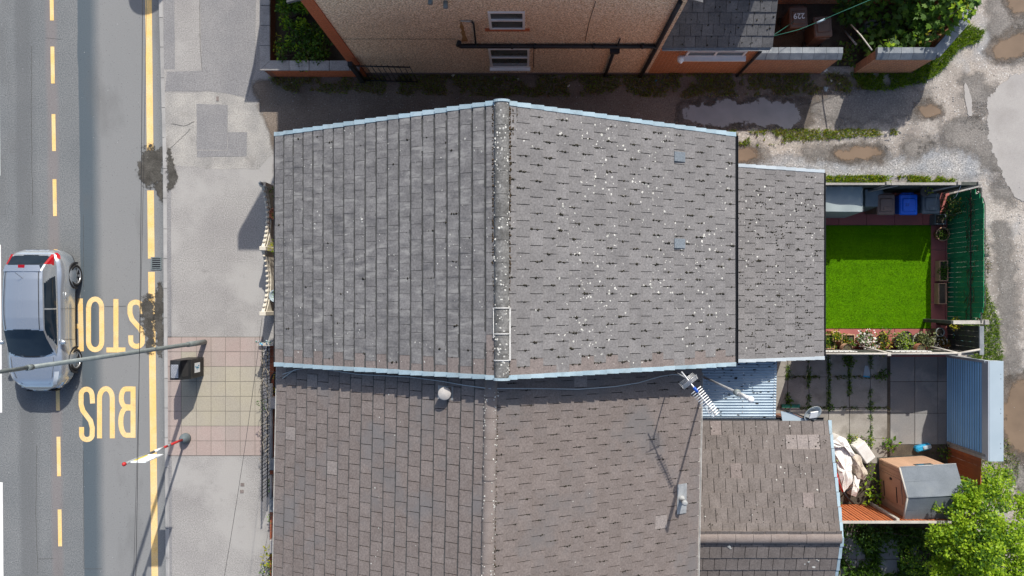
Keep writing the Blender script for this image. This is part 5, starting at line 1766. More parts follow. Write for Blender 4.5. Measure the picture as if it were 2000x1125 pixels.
# greenhouse
GH = [(-1.93, .60, 1.005, .60, 1.01, 1.03), (-1.84, .64, 1.01, .60, 1.10, 1.14), (-1.62, .69, 1.02, .565, 1.33, 1.39), (-1.45, .70, 1.03, .545, 1.455, 1.525),
      (-1.2, .715, 1.03, .555, 1.485, 1.555), (-.6, .735, 1.02, .575, 1.50, 1.575), (-.1, .74, 1.01, .575, 1.49, 1.56), (.22, .74, 1.0, .56, 1.445, 1.51),
      (.5, .735, 1.0, .585, 1.31, 1.375), (.8, .72, .995, .64, 1.135, 1.19), (1.04, .69, .985, .67, .995, 1.035)]
def gh(f):
    for a, b in zip(GH, GH[1:]):
        if f <= b[0]:
            t = (f - a[0]) / (b[0] - a[0])
            return [a[k] + (b[k] - a[k]) * t for k in range(1, 6)]
    return list(GH[-1][1:])
gf = sorted(set([round(x, 3) for x in list(np.linspace(-1.93, 1.04, 140))]))
sidew = {1: MB(), -1: MB()}; wind, rear = MB(), MB()
for s in (1, -1):
    grid = []
    for f in gf:
        wb_, zb, wr, zr, zc_ = gh(f)
        row = []
        NS, NT = 9, 11
        for i_ in range(NS):
            t = i_ / NS
            row.append((wb_ + (wr - wb_) * t + .018 * math.sin(math.pi * t), zb + (zr - zb) * t))
        for i_ in range(NT + 1):
            q_ = i_ / NT
            row.append((wr * (1 - q_), zr + (zc_ - zr) * (1 - (1 - q_) ** 2.3)))
        grid.append([CP(f, s * x, z) for x, z in row])
    for i in range(len(gf) - 1):
        fm = (gf[i] + gf[i + 1]) / 2
        for j in range(NS + NT):
            q = [grid[i][j], grid[i + 1][j], grid[i + 1][j + 1], grid[i][j + 1]]
            if s < 0: q = q[::-1]
            tgt, sm = body, True
            if j < NS:
                t = (j + .5) / NS
                rear_lim = -1.30 + .30 * t * t + .10 * max(0, .25 - t)
                if .1 < t < .9 and rear_lim < fm < .84 - .50 * t and not (-.37 < fm < -.335):
                    tgt = sidew[s]
                elif t > .25 and fm < -1.60 - .04 * t:
                    tgt = tail[s]
            else:
                xr_ = 1 - (j - NS + .5) / NT
                if .23 + .05 * xr_ ** 2 < fm < 1.035 - .13 * xr_ ** 3: tgt = wind
                elif -1.90 + .05 * xr_ ** 3 < fm < -1.50 and xr_ < .93: tgt = rear
                elif fm < -1.62 and xr_ >= .93: tgt = tail[s]
            tgt.add(q, [(0, 1, 2, 3)], 0, 0, sm)
bo = body.build('body', 'car_paint', car)
for s in (1, -1):
    tail[s].build('tail_light', 'lamp_red', car)
    sidew[s].build('side_window', 'car_glass', car)
wind.build('windscreen', 'car_glass', car); rear.build('rear_window', 'car_glass', car)
# weld so shading is smooth
for o in list(car.children):
    bmx = bmesh.new(); bmx.from_mesh(o.data); bmesh.ops.remove_doubles(bmx, verts=bmx.verts, dist=.0008); bmesh.ops.recalc_face_normals(bmx, faces=bmx.faces); bmx.to_mesh(o.data); bmx.free()
# roof seams, spoiler, brake lamp, antenna, wipers, mirrors, handles, plate
for s in (1, -1):
    MB().tube([CP(f, s * (gh(f)[2] * .86), gh(f)[3] + (gh(f)[4] - gh(f)[3]) * .5 + .004) for f in np.linspace(-1.42, .24, 12)], .008, 5).build('roof_seam', 'car_black', bo)
MB().add([CP(-1.42, x, 1.50 + .05 * (1 - (x / .55) ** 2)) for x in np.linspace(-.54, .54, 9)] + [CP(-1.60, x, 1.47 + .05 * (1 - (x / .55) ** 2)) for x in np.linspace(-.48, .48, 9)],
         [(i, i + 1, 10 + i, 9 + i) for i in range(8)], 0, 0, True).build('spoiler', 'car_paint', bo)
MB().box(cx_ - .09, cx_ + .09, cy_ + 1.52, cy_ + 1.605, ZR + 1.515, ZR + 1.535).build('brake_light', 'lamp_red', bo)
MB().tube([CP(-1.22, -.05, 1.555), CP(-1.38, .02, 1.78)], .006, 5).build('antenna', 'car_black', bo)
for f0, x0_, f1, x1_ in ((1.0, .5, .97, -.1), (1.0, -.1, .93, -.58)):
    MB().tube([CP(f0, x0_, 1.045), CP((f0 + f1) / 2, (x0_ + x1_) / 2, 1.06), CP(f1, x1_, 1.045)], .012, 5).build('wiper', 'car_black', bo)
for s in (1, -1):
    mr_ = MB(); mr_.lathe([(0, -.11), (.06, -.08), (.075, 0), (.055, .07), (0, .1)], 0, 0, 0, 12, mat=Matrix.Translation(CP(.62, s * .90, 1.03)) @ Matrix.Rotation(R(90), 4, 'Y'), sx=1.1)
    mr_.build('wing_mirror', 'car_paint', bo)
    MB().tube([CP(-.62, s * .875, .86), CP(-.82, s * .88, .87)], .016, 6).build('door_handle', 'alloy', bo)
    for f in (-.36, .55):
        MB().tube([CP(f, s * .795, .98), CP(f - .0, s * .845, .86), CP(f, s * .868, .62), CP(f + .02, s * .86, .36)], .005, 4).build('door_seam', 'car_black', bo)
    MB().tube([CP(1.86, s * .50, .56), CP(1.98, s * .50, .56)], .09, 14).build('fog_lamp', 'lamp_clear', car)
MB().box(cx_ - .42, cx_ + .42, cy_ - 2.085, cy_ - 2.05, ZR + .34, ZR + .62).build('grille', 'car_black', bo)
MB().box(cx_ - .26, cx_ + .26, cy_ - 2.1, cy_ - 2.086, ZR + .42, ZR + .53).build('number_plate', 'label_white', bo)
MB().tube([CP(1.05 - .12 * abs(x / .62) ** 3, x, 1.034 - .03 * (x / .62) ** 2) for x in np.linspace(-.62, .62, 13)], .014, 5).build('scuttle', 'car_black', bo)
for s in (1, -1):
    MB().tube([CP(f, s * xx, lerp_tab(Zt, f) + zz) for f, xx, zz in ((1.05, .62, .03), (1.35, .60, .036), (1.65, .52, .036), (1.85, .40, .034))], .005, 4).build('bonnet_seam', 'car_black', bo)
# wheels
for f in (-1.33, 1.18):
    for s in (1, -1):
        w_ = thing('x', '', '') if False else None
        c0 = CP(f, s * .783, .335)
        rot = Matrix.Rotation(R(90) * (-s), 4, 'Y')
        T = Matrix.Translation(c0) @ rot
        arch = MB()
        av = []
        for i in range(19):
            t = R(-12 + 204 * i / 18)
            for rr, off in ((.345, .895), (.405, .900), (.405, .86)):
                av.append(CP(f + rr * math.cos(t), s * off, .335 + rr * math.sin(t)))
        arch.add(av, [(3 * i + k, 3 * i + 3 + k, 3 * i + 4 + k, 3 * i + 1 + k) for i in range(18) for k in (0, 1)])
        arch.build('wheel_arch', 'car_black', car)
        well = MB().lathe([(.001, 0), (.35, 0)], 0, 0, 0, 24, mat=Matrix.Translation(CP(f, s * .835, .335)) @ rot).build('wheel_well', 'roof_deck', car)
        wh = MB().lathe([(.235, .07), (.245, .115), (.30, .118), (.328, .10), (.335, .06), (.335, -.08), (.2, -.1)], 0, 0, 0, 28, mat=T).build('wheel', 'tyre', car)
        MB().lathe([(.236, .09), (.236, .06), (.0, .055)], 0, 0, 0, 24, mat=T).build('rim', 'car_black', wh)
        sp_ = MB()
        for k in range(5):
            for dk in (-.11, .11):
                A = 2 * math.pi * k / 5 + dk
                d = Vector((math.cos(A), math.sin(A), 0)); e = Vector((-d.y, d.x, 0)) * .017
                q = [d * .04 - e, d * .04 + e, d * .235 + e, d * .235 - e]
                sp_.add([T @ (p + Vector((0, 0, .105))) for p in q], [(0, 1, 2, 3)])
        sp_.lathe([(.243, .112), (.225, .116), (.222, .09)], 0, 0, 0, 24, mat=T, cap=False)
        sp_.lathe([(.05, .10), (.045, .112), (0, .114)], 0, 0, 0, 12, mat=T)
        sp_.build('alloy_spokes', 'alloy', wh)

# ------------------------------------------------------------------ roof aerials, cables
# tall white-topped mast at the eave of the lower house
mx_, my_ = 4.44, -2.04
ms = thing('aerial_mast', 'tall metal aerial mast with white tube top at the eave of the lower house', 'mast', (mx_, my_, 3.9))
MB().tube([(mx_, my_, 3.9), (mx_, my_, 7.35)], .028, 10).build('pole', 'aluminium', ms)
MB().lathe([(.07, 0), (.075, .05), (.075, .11), (.05, .14)], mx_, my_, 7.2, 12).build('clamp', 'galvanised', ms)
MB().tube([(mx_ + .035, my_ - .03, 7.25), (mx_ + .035, my_ - .03, 8.15)], .045, 12).build('tube', 'mast_white', ms)
MB().lathe([(.06, -.02), (.065, .03), (.045, .06), (0, .065)], mx_ + .035, my_ - .03, 8.15, 14).build('tube_cap', 'mast_white', ms)
MB().tube([(mx_ - .3, my_, 4.05), (mx_, my_, 4.05)], .02, 6).build('wall_bracket', 'galvanised', ms)
# yagi on a stub mast
ax_, ay_ = 3.50, -1.80
ya = thing('tv_aerial', 'white multi-element TV aerial with mesh reflector above the verge', 'aerial', (ax_, ay_, 4.9))
MB().tube([(ax_, ay_, 4.95), (ax_, ay_, 6.72)], .016, 8).build('stub_mast', 'aluminium', ya)
tail_ = P(1331, 726, 6.75); tip = P(1399, 812, 6.70)
dirv = (tip - tail_).normalized()
MB().tube([tail_, tip], .02, 6).build('boom', 'aluminium', ya)
side = dirv.cross(Vector((0, 0, 1))).normalized()
for k in range(13):
    t = .42 + .56 * k / 12
    c0 = tail_ + (tip - tail_) * t
    hw = .135 - .03 * (k / 12)
    for s in (-1, 1):
        upz = Vector((0, 0, .05 * s))
        MB().tube([c0 - side * hw + upz * .0, c0 + side * hw + upz * .0] if s > 0 else [c0 - side * .02 + Vector((0, 0, .02)), c0 + side * .02 + Vector((0, 0, .02))], .012, 5).build('element', 'mast_white', ya)
c0 = tail_ + (tip - tail_) * .27
for s in (-1, 1):
    ref = MB()
    for i in range(7):
        h = (.02 + .028 * i)
        ref.tube([c0 - side * .19 + Vector((0, 0, s * h)) - dirv * (.02 * i), c0 + side * .19 + Vector((0, 0, s * h)) - dirv * (.02 * i)], .006, 4)
    for e in (-.19, 0, .19):
        ref.tube([c0 + side * e, c0 + side * e + Vector((0, 0, s * .2)) - dirv * .13], .006, 4)
    ref.build('reflector', 'aluminium', ya)
MB().tube([c0 + dirv * .1, c0 + dirv * .24], .035, 8).build('balun', 'blue_plastic', ya)
# cable slung along the step between the two roofs
pts = []
cs_ = [(552, 739), (575, 722), (600, 718), (640, 722), (700, 731), (760, 734), (800, 736), (860, 744), (905, 752), (957, 759), (1000, 758.5), (1060, 759), (1130, 760), (1200, 755), (1245, 748), (1290, 735), (1315, 731), (1345, 735)]
def h2_roof_z(x):
    return HZR - (HX - x) * math.tan(pl) if x < HX else HZR - (x - HX) * math.tan(pr_)
for (px, py) in cs_:
    z = 6.0
    for _ in range(12):
        q = P(px, py, z); z = h2_roof_z(q.x) + .10
    pts.append(P(px, py, max(z, HZE + .05)))
cb = MB().tube(pts, .011, 6).build('roof_cable', 'cable_grey'); tag(cb, 'thin pale cable sagging along the step between the two roofs', 'cable')
pts2 = []
for (px, py) in [(552, 731), (572, 724), (600, 718), (640, 715)]:
    q = P(px, py, 4.75); pts2.append(q)
cb = MB().tube(pts2, .010, 6).build('roof_cable', 'cable_grey'); tag(cb, 'short pale cable tail under the front corner of the stepped verge', 'cable')

# overhead wires across street and pavement
def wire(pa, za, pb, zb, lab, r=.006, mat='cable_black', sag=.15, grp=None):
    a, b = P(*pa, za), P(*pb, zb)
    pts = [a.lerp(b, t) - Vector((0, 0, sag * 4 * t * (1 - t))) for t in np.linspace(0, 1, 14)]
    o = MB().tube(pts, r, 5).build('overhead_wire', mat)
    tag(o, lab, 'wire', grp)
gpw = 'pair of overhead wires along the road'
wire((278.5, -60), 6.2, (264, 1190), 6.0, 'thicker of two black overhead wires lengthways above the road near the kerb', sag=.06)
wire((287, -60), 6.0, (259, 1190), 5.9, 'finer overhead wire crossing the thicker wire above the road near the kerb', .004, sag=.06)
wire((512, 620), 4.6, (427, 1190), 6.6, 'thin black wire running from the grey-roofed house front out over the pavement', .005)
wire((530, 1000), 4.4, (490, 1190), 5.0, 'short black wire from the brown-roofed house eave over the front wall', .004)

# ------------------------------------------------------------------ corrugated lean-to roof between extension and outrigger
cx0, cx1 = P(1352, 0, 2.45).x, P(1517, 0, 2.45).x
cy1, cy0 = -1.58, P(0, 818, 2.36).y
cr = thing('corrugated_roof', 'blue-grey corrugated plastic lean-to roof between the two rear extensions', 'roof', ((cx0 + cx1) / 2, (cy0 + cy1) / 2, 2.3))
vs, fs = [], []
nn_ = 180
for i in range(nn_ + 1):
    y = cy0 + (cy1 - cy0) * i / nn_
    z = 2.36 + .14 * i / nn_ + .016 * math.sin(2 * math.pi * (y / .0765))
    vs += [(cx0, y, z), (cx1, y, z)]
MB().add(vs, [(2 * i, 2 * i + 1, 2 * i + 3, 2 * i + 2) for i in range(nn_)], 0, 0, True).build('sheet', M('corrugated_plastic', (.34, .43, .50), (.26, .35, .43), scale=2.5, rough=.4, fine=.08, spec=.4), cr)
for px in (1384, 1451, 1512):
    x = P(px, 0, 2.42).x
    MB().box(x - .02, x + .02, cy0, cy1, 2.24, 2.33).build('rafter', 'wood_pale', cr)
    fm_ = MB()
    k = 0
    y = cy0 + .03
    while y < cy1 - .02:
        fm_.lathe([(.016, 0), (.012, .012), (0, .014)], x, y, 2.36 + .14 * (y - cy0) / (cy1 - cy0) + .014, 6)
        y += .0765 if px == 1512 else .153
    fm_.build('fixing', 'white_plastic', cr)
mo = MB()
for i in range(90):
    x, y = random.uniform(cx0 + .1, cx1 - .05), cy0 + (cy1 - cy0) * random.random() ** .7
    s = random.uniform(.012, .03)
    mo.blob((x, y, 2.36 + .14 * (y - cy0) / (cy1 - cy0) + .008), s * 1.7, s * .6, .02)
mo.build('leaf_debris', 'moss', cr, kind='stuff')
# post to carry it
MB().box(cx1 - .08, cx1 - .02, cy0 + .02, cy0 + .08, 0, 2.27).build('post', 'wood_grey', cr)
# white gutter bracket and broken board beside it
bb = thing('broken_board', 'white triangular board lodged at the corner of the corrugated roof', 'board', (P(1550, 812, 2.3).x, P(1550, 812, 2.3).y, 2.2))
poly = px_poly([(1525, 803), (1545, 806), (1578, 822), (1528, 822)], 2.43)
MB().prism(poly[::-1], 2.40, 2.43).build('panel', 'box_white', bb)
MB().tube([P(1524, 798, 2.45), P(1550, 806, 2.46), P(1590, 822, 2.47)], .02, 6).build('batten', 'black_metal', bb)
dq = P(1586, 806, 2.5)
sd = thing('satellite_dish', 'round grey satellite dish on the corner of the low outrigger', 'satellite dish', (dq.x, dq.y, 2.2))
Td = Matrix.Translation((dq.x, dq.y, 2.44)) @ Matrix.Rotation(R(35), 4, Vector((1, .5, 0)))
MB().lathe([(0, 0), (.10, .012), (.2, .045), (.26, .08), (.265, .075), (.2, .03), (.1, -.005), (0, -.012)], 0, 0, 0, 24, mat=Td).build('dish', 'glass_dome', sd)
MB().tube([(dq.x, dq.y, 2.44), (dq.x + .05, dq.y - .1, 2.2), (dq.x + .02, oyt - .16, 2.15)], .02, 6).build('arm', 'galvanised', sd)
MB().box(-.11, .12, -.10, .10, .09, .12, mat=Td).build('cover', 'white_plastic', sd)
gq = P(1542, 793, 0)
gb = thing('broom_head', 'green plastic broom head lying on the yard slabs by the corrugated roof', 'broom', (gq.x, gq.y, 0))
MB().box(gq.x - .27, gq.x + .27, gq.y - .03, gq.y + .06, .05, .13).build('head', 'teal_plastic', gb)
MB().box(gq.x - .26, gq.x + .26, gq.y - .075, gq.y - .032, .0, .09).build('bristles', 'wood_pale', gb)
MB().tube([(gq.x, gq.y, .1), (gq.x - .1, gq.y - .7, .06)], .014, 6).build('handle', 'grey_plastic', gb)

# ------------------------------------------------------------------ garden with the lawn
rp = MB().add([(7.5, -1.85, .006), (12.9, -1.85, .006), (12.9, 3.4, .006), (7.5, 3.4, .006)], [(0, 1, 2, 3)]).build('garden_floor', 'joint_dark', kind='structure')
lx0, ly1 = P(1600, 440).x, P(0, 440).y
lx1, ly0 = P(1817, 0).x, P(0, 642).y
def slab(x0, x1, y0, y1, mat, parent, z=.03, name='paving_slab'):
    g = .006
    MB().bbox(x0 + g, x1 - g, y0 + g, y1 - g, 0.0, z + random.uniform(0, .004), .006).build(name, mat, parent)
xe = [8.5 - .8, 8.5, 9.42, 10.26, 11.1, 11.95, 12.75]
for a, b in zip(xe, xe[1:]):
    slab(a, b, ly1, ly1 + .52, 'red_paving', rp); slab(a, b, ly1 + .52, ly1 + 1.15, 'red_paving', rp)
    slab(a, b, ly0 - .45, ly0, 'red_paving', rp); slab(a, b, ly0 - .85, ly0 - .45, 'red_paving', rp)
yk = ly0
while yk < ly1 - .01:
    y2 = min(ly1, yk + .79)
    slab(lx1, lx1 + .44, yk, y2, 'red_paving', rp); slab(lx1 + .44, 12.75, yk, y2, 'red_paving', rp)
    yk = y2
lawn = MB().bbox(lx0 - .4, lx1, ly0 + .004, ly1 - .004, .0, .045, .01).build('lawn', 'lawn', kind='structure')
lp = [(lx0 - .3, ly0 + .01), (lx1 - .01, ly0 + .01), (lx1 - .01, ly1 - .01), (lx0 - .3, ly1 - .01)]
grass('turf', lp, 2600, .028, .008, ['turf_blade', 'turf_blade', 'grass_green'], z=.044, parent=lawn, lean=.9)

def post_(parent, x, y, h, s=.05, mat='wood_grey', name='post'):
    return MB().bbox(x - s, x + s, y - s, y + s, 0, h, .008).build(name, mat, parent)
def board_fence(th, x0, y0, x1, y1, h, mat, bw=.12, rail='wood_grey', board_t=.018, htop=None, gap=.006, inner=1, name='board'):
    """boards side by side along a line, on two rails; htop(t) gives a shaped top"""
    a, b = Vector((x0, y0, 0)), Vector((x1, y1, 0))
    L = (b - a).length; d = (b - a).normalized(); nr = Vector((-d.y, d.x, 0)) * inner
    k = int(L / bw)
    for i in range(k):
        s0, s1 = i * L / k + gap / 2, (i + 1) * L / k - gap / 2
        hh = (htop((s0 + s1) / 2 / L) if htop else h) + random.gauss(0, .006)
        o = random.gauss(0, .003)
        p = [a + d * s0 + nr * o, a + d * s1 + nr * o]
        vs = [q + nr * e + Vector((0, 0, z)) for z in (.02, hh) for q, e in ((p[0], 0), (p[1], 0), (p[1], board_t), (p[0], board_t))]
        MB().add(vs, [(3, 2, 1, 0), (4, 5, 6, 7), (0, 1, 5, 4), (1, 2, 6, 5), (2, 3, 7, 6), (3, 0, 4, 7)]).build(name, mat, th)
    for z in (.35, h * .55, h - .22):
        q0, q1 = a - nr * .045, b - nr * .045
        MB().add([q + nr * e + Vector((0, 0, zz)) for zz in (z, z + .07) for q, e in ((q0, 0), (q1, 0), (q1, .04), (q0, .04))],
                 [(3, 2, 1, 0), (4, 5, 6, 7), (0, 1, 5, 4), (1, 2, 6, 5), (2, 3, 7, 6), (3, 0, 4, 7)]).build('rail', rail, th)

# fence on the lane side (top)
FH = 1.86
fy = P(0, 359, FH).y
f1 = thing('garden_fence', 'weathered grey wooden fence with dark boards between the wheelie bins and the lane verge', 'fence', (10.5, fy, 0))
fx0, fx1 = 8.06, P(1906, 0, FH).x
board_fence(f1, fx0, fy, fx1, fy, FH - .05, 'wood_dark', .15, inner=-1)
MB().box(fx0, P(1740, 0, FH).x, fy - .03, fy + .03, FH - .05, FH).build('cap_rail', 'wood_grey', f1)
MB().box(P(1741, 0, FH).x, P(1868, 0, FH).x, fy - .035, fy + .035, FH - .045, FH + .01).build('cap_rail', 'wood_grey', f1)
MB().box(P(1876, 0, FH).x, fx1, fy - .04, fy + .05, FH - .04, FH + .03).build('cap_rail', 'wood_dark', f1)
for px in (1733, 1872, 1912):
    post_(f1, P(px, 0, FH).x, fy + .01, FH + .06, .05)
for px in (1720, 1838):
    a_, b_ = P(px - 20, 372, 1.35), P(px + 36, 357, FH)
    MB().tube([(a_.x, fy - .12, 1.0), (b_.x, fy - .03, FH - .06)], .03, 6).build('brace', 'wood_grey', f1)
# green fence on the back lane
f2 = thing('garden_fence', 'tall green painted board fence with gently curved top facing the lawn', 'fence', (12.72, .8, 0))
gy1, gy0 = fy - .1, P(0, 627, 0).y
ht = lambda t: 1.93 - .55 * max(0, (abs(t - .5) - .36) / .14) ** 2
board_fence(f2, 12.70, gy0, 12.70, gy1, 1.9, 'fence_green', .145, htop=ht, inner=1, rail='wood_dark', gap=.004)
for t in (0, .5, 1):
    post_(f2, 12.80, gy0 + (gy1 - gy0) * t, 1.55 if t != .5 else 1.9, .045, 'wood_dark')
MB().tube([(12.72, gy0 + (gy1 - gy0) * t, ht(t) + .012) for t in np.linspace(0, 1, 25)], .014, 6).build('cap_strip', 'wood_dark', f2)
MB().box(12.655, 12.67, gy0, gy1, 1.30, 1.34).build('batten', 'wood_dark', f2)
m = MB()
for i in range(70):
    y = random.uniform(gy0 + .1, gy1 - .2); z = random.uniform(1.1, 1.6)
    m.tube([(12.66, y, z), (12.64, y + random.gauss(0, .1), z + random.gauss(0, .06)), (12.66, y + random.gauss(0, .18), z + random.gauss(0, .08))], .006, 4)
m.build('dry_creeper', 'leaf_litter', f2)
# rail post at the lower end of the green fence
q0, q1 = P(1845, 632, 1.1), P(1922, 632, 1.9)
gt = thing('timber_bar', 'pale grey timber gate bar fixed across the end of the green fence', 'timber', (12.3, q1.y, 0))
MB().box(11.95, 12.85, -.80, -.70, 1.62, 1.74).build('bar', 'wood_pale', gt)
MB().bbox(12.80, 12.92, -.82, -.68, 0, 1.8, .01).build('post', 'wood_grey', gt)
MB().bbox(11.95, 12.03, -.80, -.70, 0, 1.62, .01).build('post', 'wood_dark', gt)
# dark boarded end behind the pots
f3 = thing('garden_fence', 'short dark slatted fence beyond the flower pots by the lane', 'fence', (12.72, -1.2, 0))
board_fence(f3, 12.70, -1.62, 12.70, -.86, 1.7, 'wood_dark', .14, inner=1)
MB().box(12.68, 12.80, -1.66, -.86, 1.70, 1.75).build('cap_rail', 'coping_blue', f3)
# fence between lawn garden and slab yard
fy2 = P(0, 691, 1.75).y
f4 = thing('garden_fence', 'dark fence with round white top rail behind the row of flower pots', 'fence', (10.4, fy2, 0))
board_fence(f4, 8.1, fy2, 12.62, fy2, 1.70, 'wood_dark', .15, inner=1)
r0, r1, r2 = P(1608, 691, 1.76), P(1736, 691, 1.76), P(1873, 690, 1.76)
for a_, b_ in ((r0, r1), (r1, r2), (r2, Vector((12.68, fy2 + .12, 1.76)))):
    MB().tube([a_, b_], .032, 8).build('top_rail', 'wood_pale', f4)
for q in (r1, r2):
    post_(f4, q.x, fy2 - .01, 1.80, .05, 'wood_pale')
    MB().tube([(q.x - .45, fy2 + .16, 1.1), (q.x, fy2 + .02, 1.72)], .028, 6).build('brace', 'wood_pale', f4)
for px0, px1 in ((1610, 1675), (1740, 1822)):
    for k in range(int((px1 - px0) / 5.2)):
        x = P(px0 + k * 5.2, 0, 1.5).x
        MB().box(x, x + .055, fy2 + .045, fy2 + .06, 1.15, 1.60 + .03 * (k % 2)).build('white_picket', 'white_plastic', f4)

# bins in the garden: brown, blue, grey
def wheelie(name, label, cx, cy, lid, bodym, ang=0.0, w=.48, d=.55, h=1.03, ridges=True):
    t = thing(name, label, 'wheelie bin', (cx, cy, 0), 'wheelie bins')
    T = rotz(ang, (cx, cy, 0))
    mb = MB()
    vs = []
    for z, k in ((.06, .78), (h, 1.0)):
        for x, y in ((-w / 2, -d / 2), (w / 2, -d / 2), (w / 2, d / 2), (-w / 2, d / 2)):
            vs.append(T @ Vector((x * k, y * k + (1 - k) * d * .25, z)))
    mb.add(vs, [(3, 2, 1, 0), (4, 5, 6, 7), (0, 1, 5, 4), (1, 2, 6, 5), (2, 3, 7, 6), (3, 0, 4, 7)])
    mb.build('body', bodym, t)
    lo = MB()
    lo.bbox(-w / 2 - .02, w / 2 + .02, -d / 2 - .03, d / 2 + .02, h + .002, h + .05, .03, mat=T)
    lo.bbox(-w / 2 + .045, w / 2 - .045, -d / 2 + .05, d / 2 - .10, h + .045, h + .085, .03, mat=T)
    l_ = lo.build('lid', lid, t)
    if ridges:
        MB().bbox(-.09, .09, -d / 2 + .07, -d / 2 + .2, h + .086, h + .098, .008, mat=T).build('lid_panel', lid, l_)
    MB().tube([T @ Vector((-w / 2 + .06, d / 2 + .05, h - .02)), T @ Vector((w / 2 - .06, d / 2 + .05, h - .02))], .018, 8).build('handle', bodym, t)
    for s in (-1, 1):
        MB().tube([T @ Vector((s * (w / 2 - .03), d / 2 - .06, .10)), T @ Vector((s * (w / 2 + .03), d / 2 - .06, .10))], .10, 14).build('wheel', 'tyre', t)
    return t, l_, T, h
def number(text, parent, T, x, y, z, size, mat, rot=math.pi):
    cu_ = bpy.data.curves.new('number', 'FONT'); cu_.body = text; cu_.size = size; cu_.align_x = 'CENTER'; cu_.align_y = 'CENTER'; cu_.offset = .003
    to = bpy.data.objects.new('tmp_text', cu_); C.objects.link(to)
    dg = bpy.context.evaluated_depsgraph_get()
    me = bpy.data.meshes.new_from_object(to.evaluated_get(dg))
    bpy.data.objects.remove(to)
    me.transform(Matrix.Translation(-ORG[parent.name]) @ T @ Matrix.Translation((x, y, z)) @ Matrix.Rotation(rot, 4, 'Z'))
    me.materials.clear(); me.materials.append(MATS[mat])
    o = bpy.data.objects.new('painted_number', me); C.objects.link(o); o.parent = parent
    return o
def bin_at(px, py, h=1.08):
    q = P(px, py, h); return q.x, q.y
x, y = bin_at(1731, 399); wheelie('wheelie_bin', 'pale brown wheelie bin standing beside the blue wheelie bin', x, y, 'bin_brown_pale', 'bin_brown_pale', 0)
x, y = bin_at(1775, 399); t_, l_, T_, h_ = wheelie('wheelie_bin', 'bright blue wheelie bin with number 23 on its lid', x, y, 'bin_blue', 'bin_blue', 0, ridges=False)
number('23', l_, T_, -.06, -.02, h_ + .0865, .11, 'number_dark', 0)
x, y = bin_at(1819, 397); wheelie('wheelie_bin', 'dark grey wheelie bin with glossy lid beside the blue bin', x, y, 'bin_grey', 'bin_grey', 0)
# covered storage by the house: two tarpaulins
def tarp(label, px0, px1, py0, py1, h, mat, slope=.08):
    a, b = P(px0, py1, h), P(px1, py0, h)
    t = thing('covered_storage', label, 'covered storage', ((a.x + b.x) / 2, (a.y + b.y) / 2, 0))
    n = 14
    vs, fs = [], []
    for i in range(n + 1):
        for j in range(n + 1):
            u, v = i / n, j / n
            x = a.x + (b.x - a.x) * u; y = a.y + (b.y - a.y) * v
            z = h - slope * u + .015 * noise.noise(Vector((x * 4, y * 4, h))) + .012 * math.sin(u * 9 + v * 3)
            vs.append((x, y, z))
    k = n + 1
    fs = [(i * k + j, (i + 1) * k + j, (i + 1) * k + j + 1, i * k + j + 1) for i in range(n) for j in range(n)]
    top = MB().add(vs, fs, 0, 0, True)
    # hanging sides
    def side(idx, dx, dy):
        m = len(idx)
        lo = [(vs[q][0] + dx * .05 + .012 * math.sin(w_ * 1.9), vs[q][1] + dy * .05, .05) for w_, q in enumerate(idx)]
        top.add([vs[q] for q in idx] + lo, [(w_, w_ + 1, m + w_ + 1, m + w_) for w_ in range(m - 1)], 0, 0, True)
    side([i * k for i in range(k)], 0, -1); side([i * k + n for i in range(k)][::-1], 0, 1)
    side([n * k + j for j in range(k)], 1, 0); side([j for j in range(k)][::-1], -1, 0)
    top.build('tarpaulin', mat, t)
    MB().box(a.x + .03, b.x - .03, a.y + .03, b.y - .03, .02, h - slope - .05).build('cabinet', 'wood_dark', t)
    MB().tube([Vector(vs[q]) + Vector((0, 0, .004)) for q in [n * k + j for j in range(k)]], .012, 5).build('hem', mat, t)
    return t
tarp('grey tarpaulin stretched over a tall storage box against the extension', 1609, 1687, 364, 413, 1.45, 'tarp_grey')
tarp('smaller dark grey covered box beside the larger grey tarpaulin', 1690, 1727, 370, 403, 1.12, 'tarp_dark')

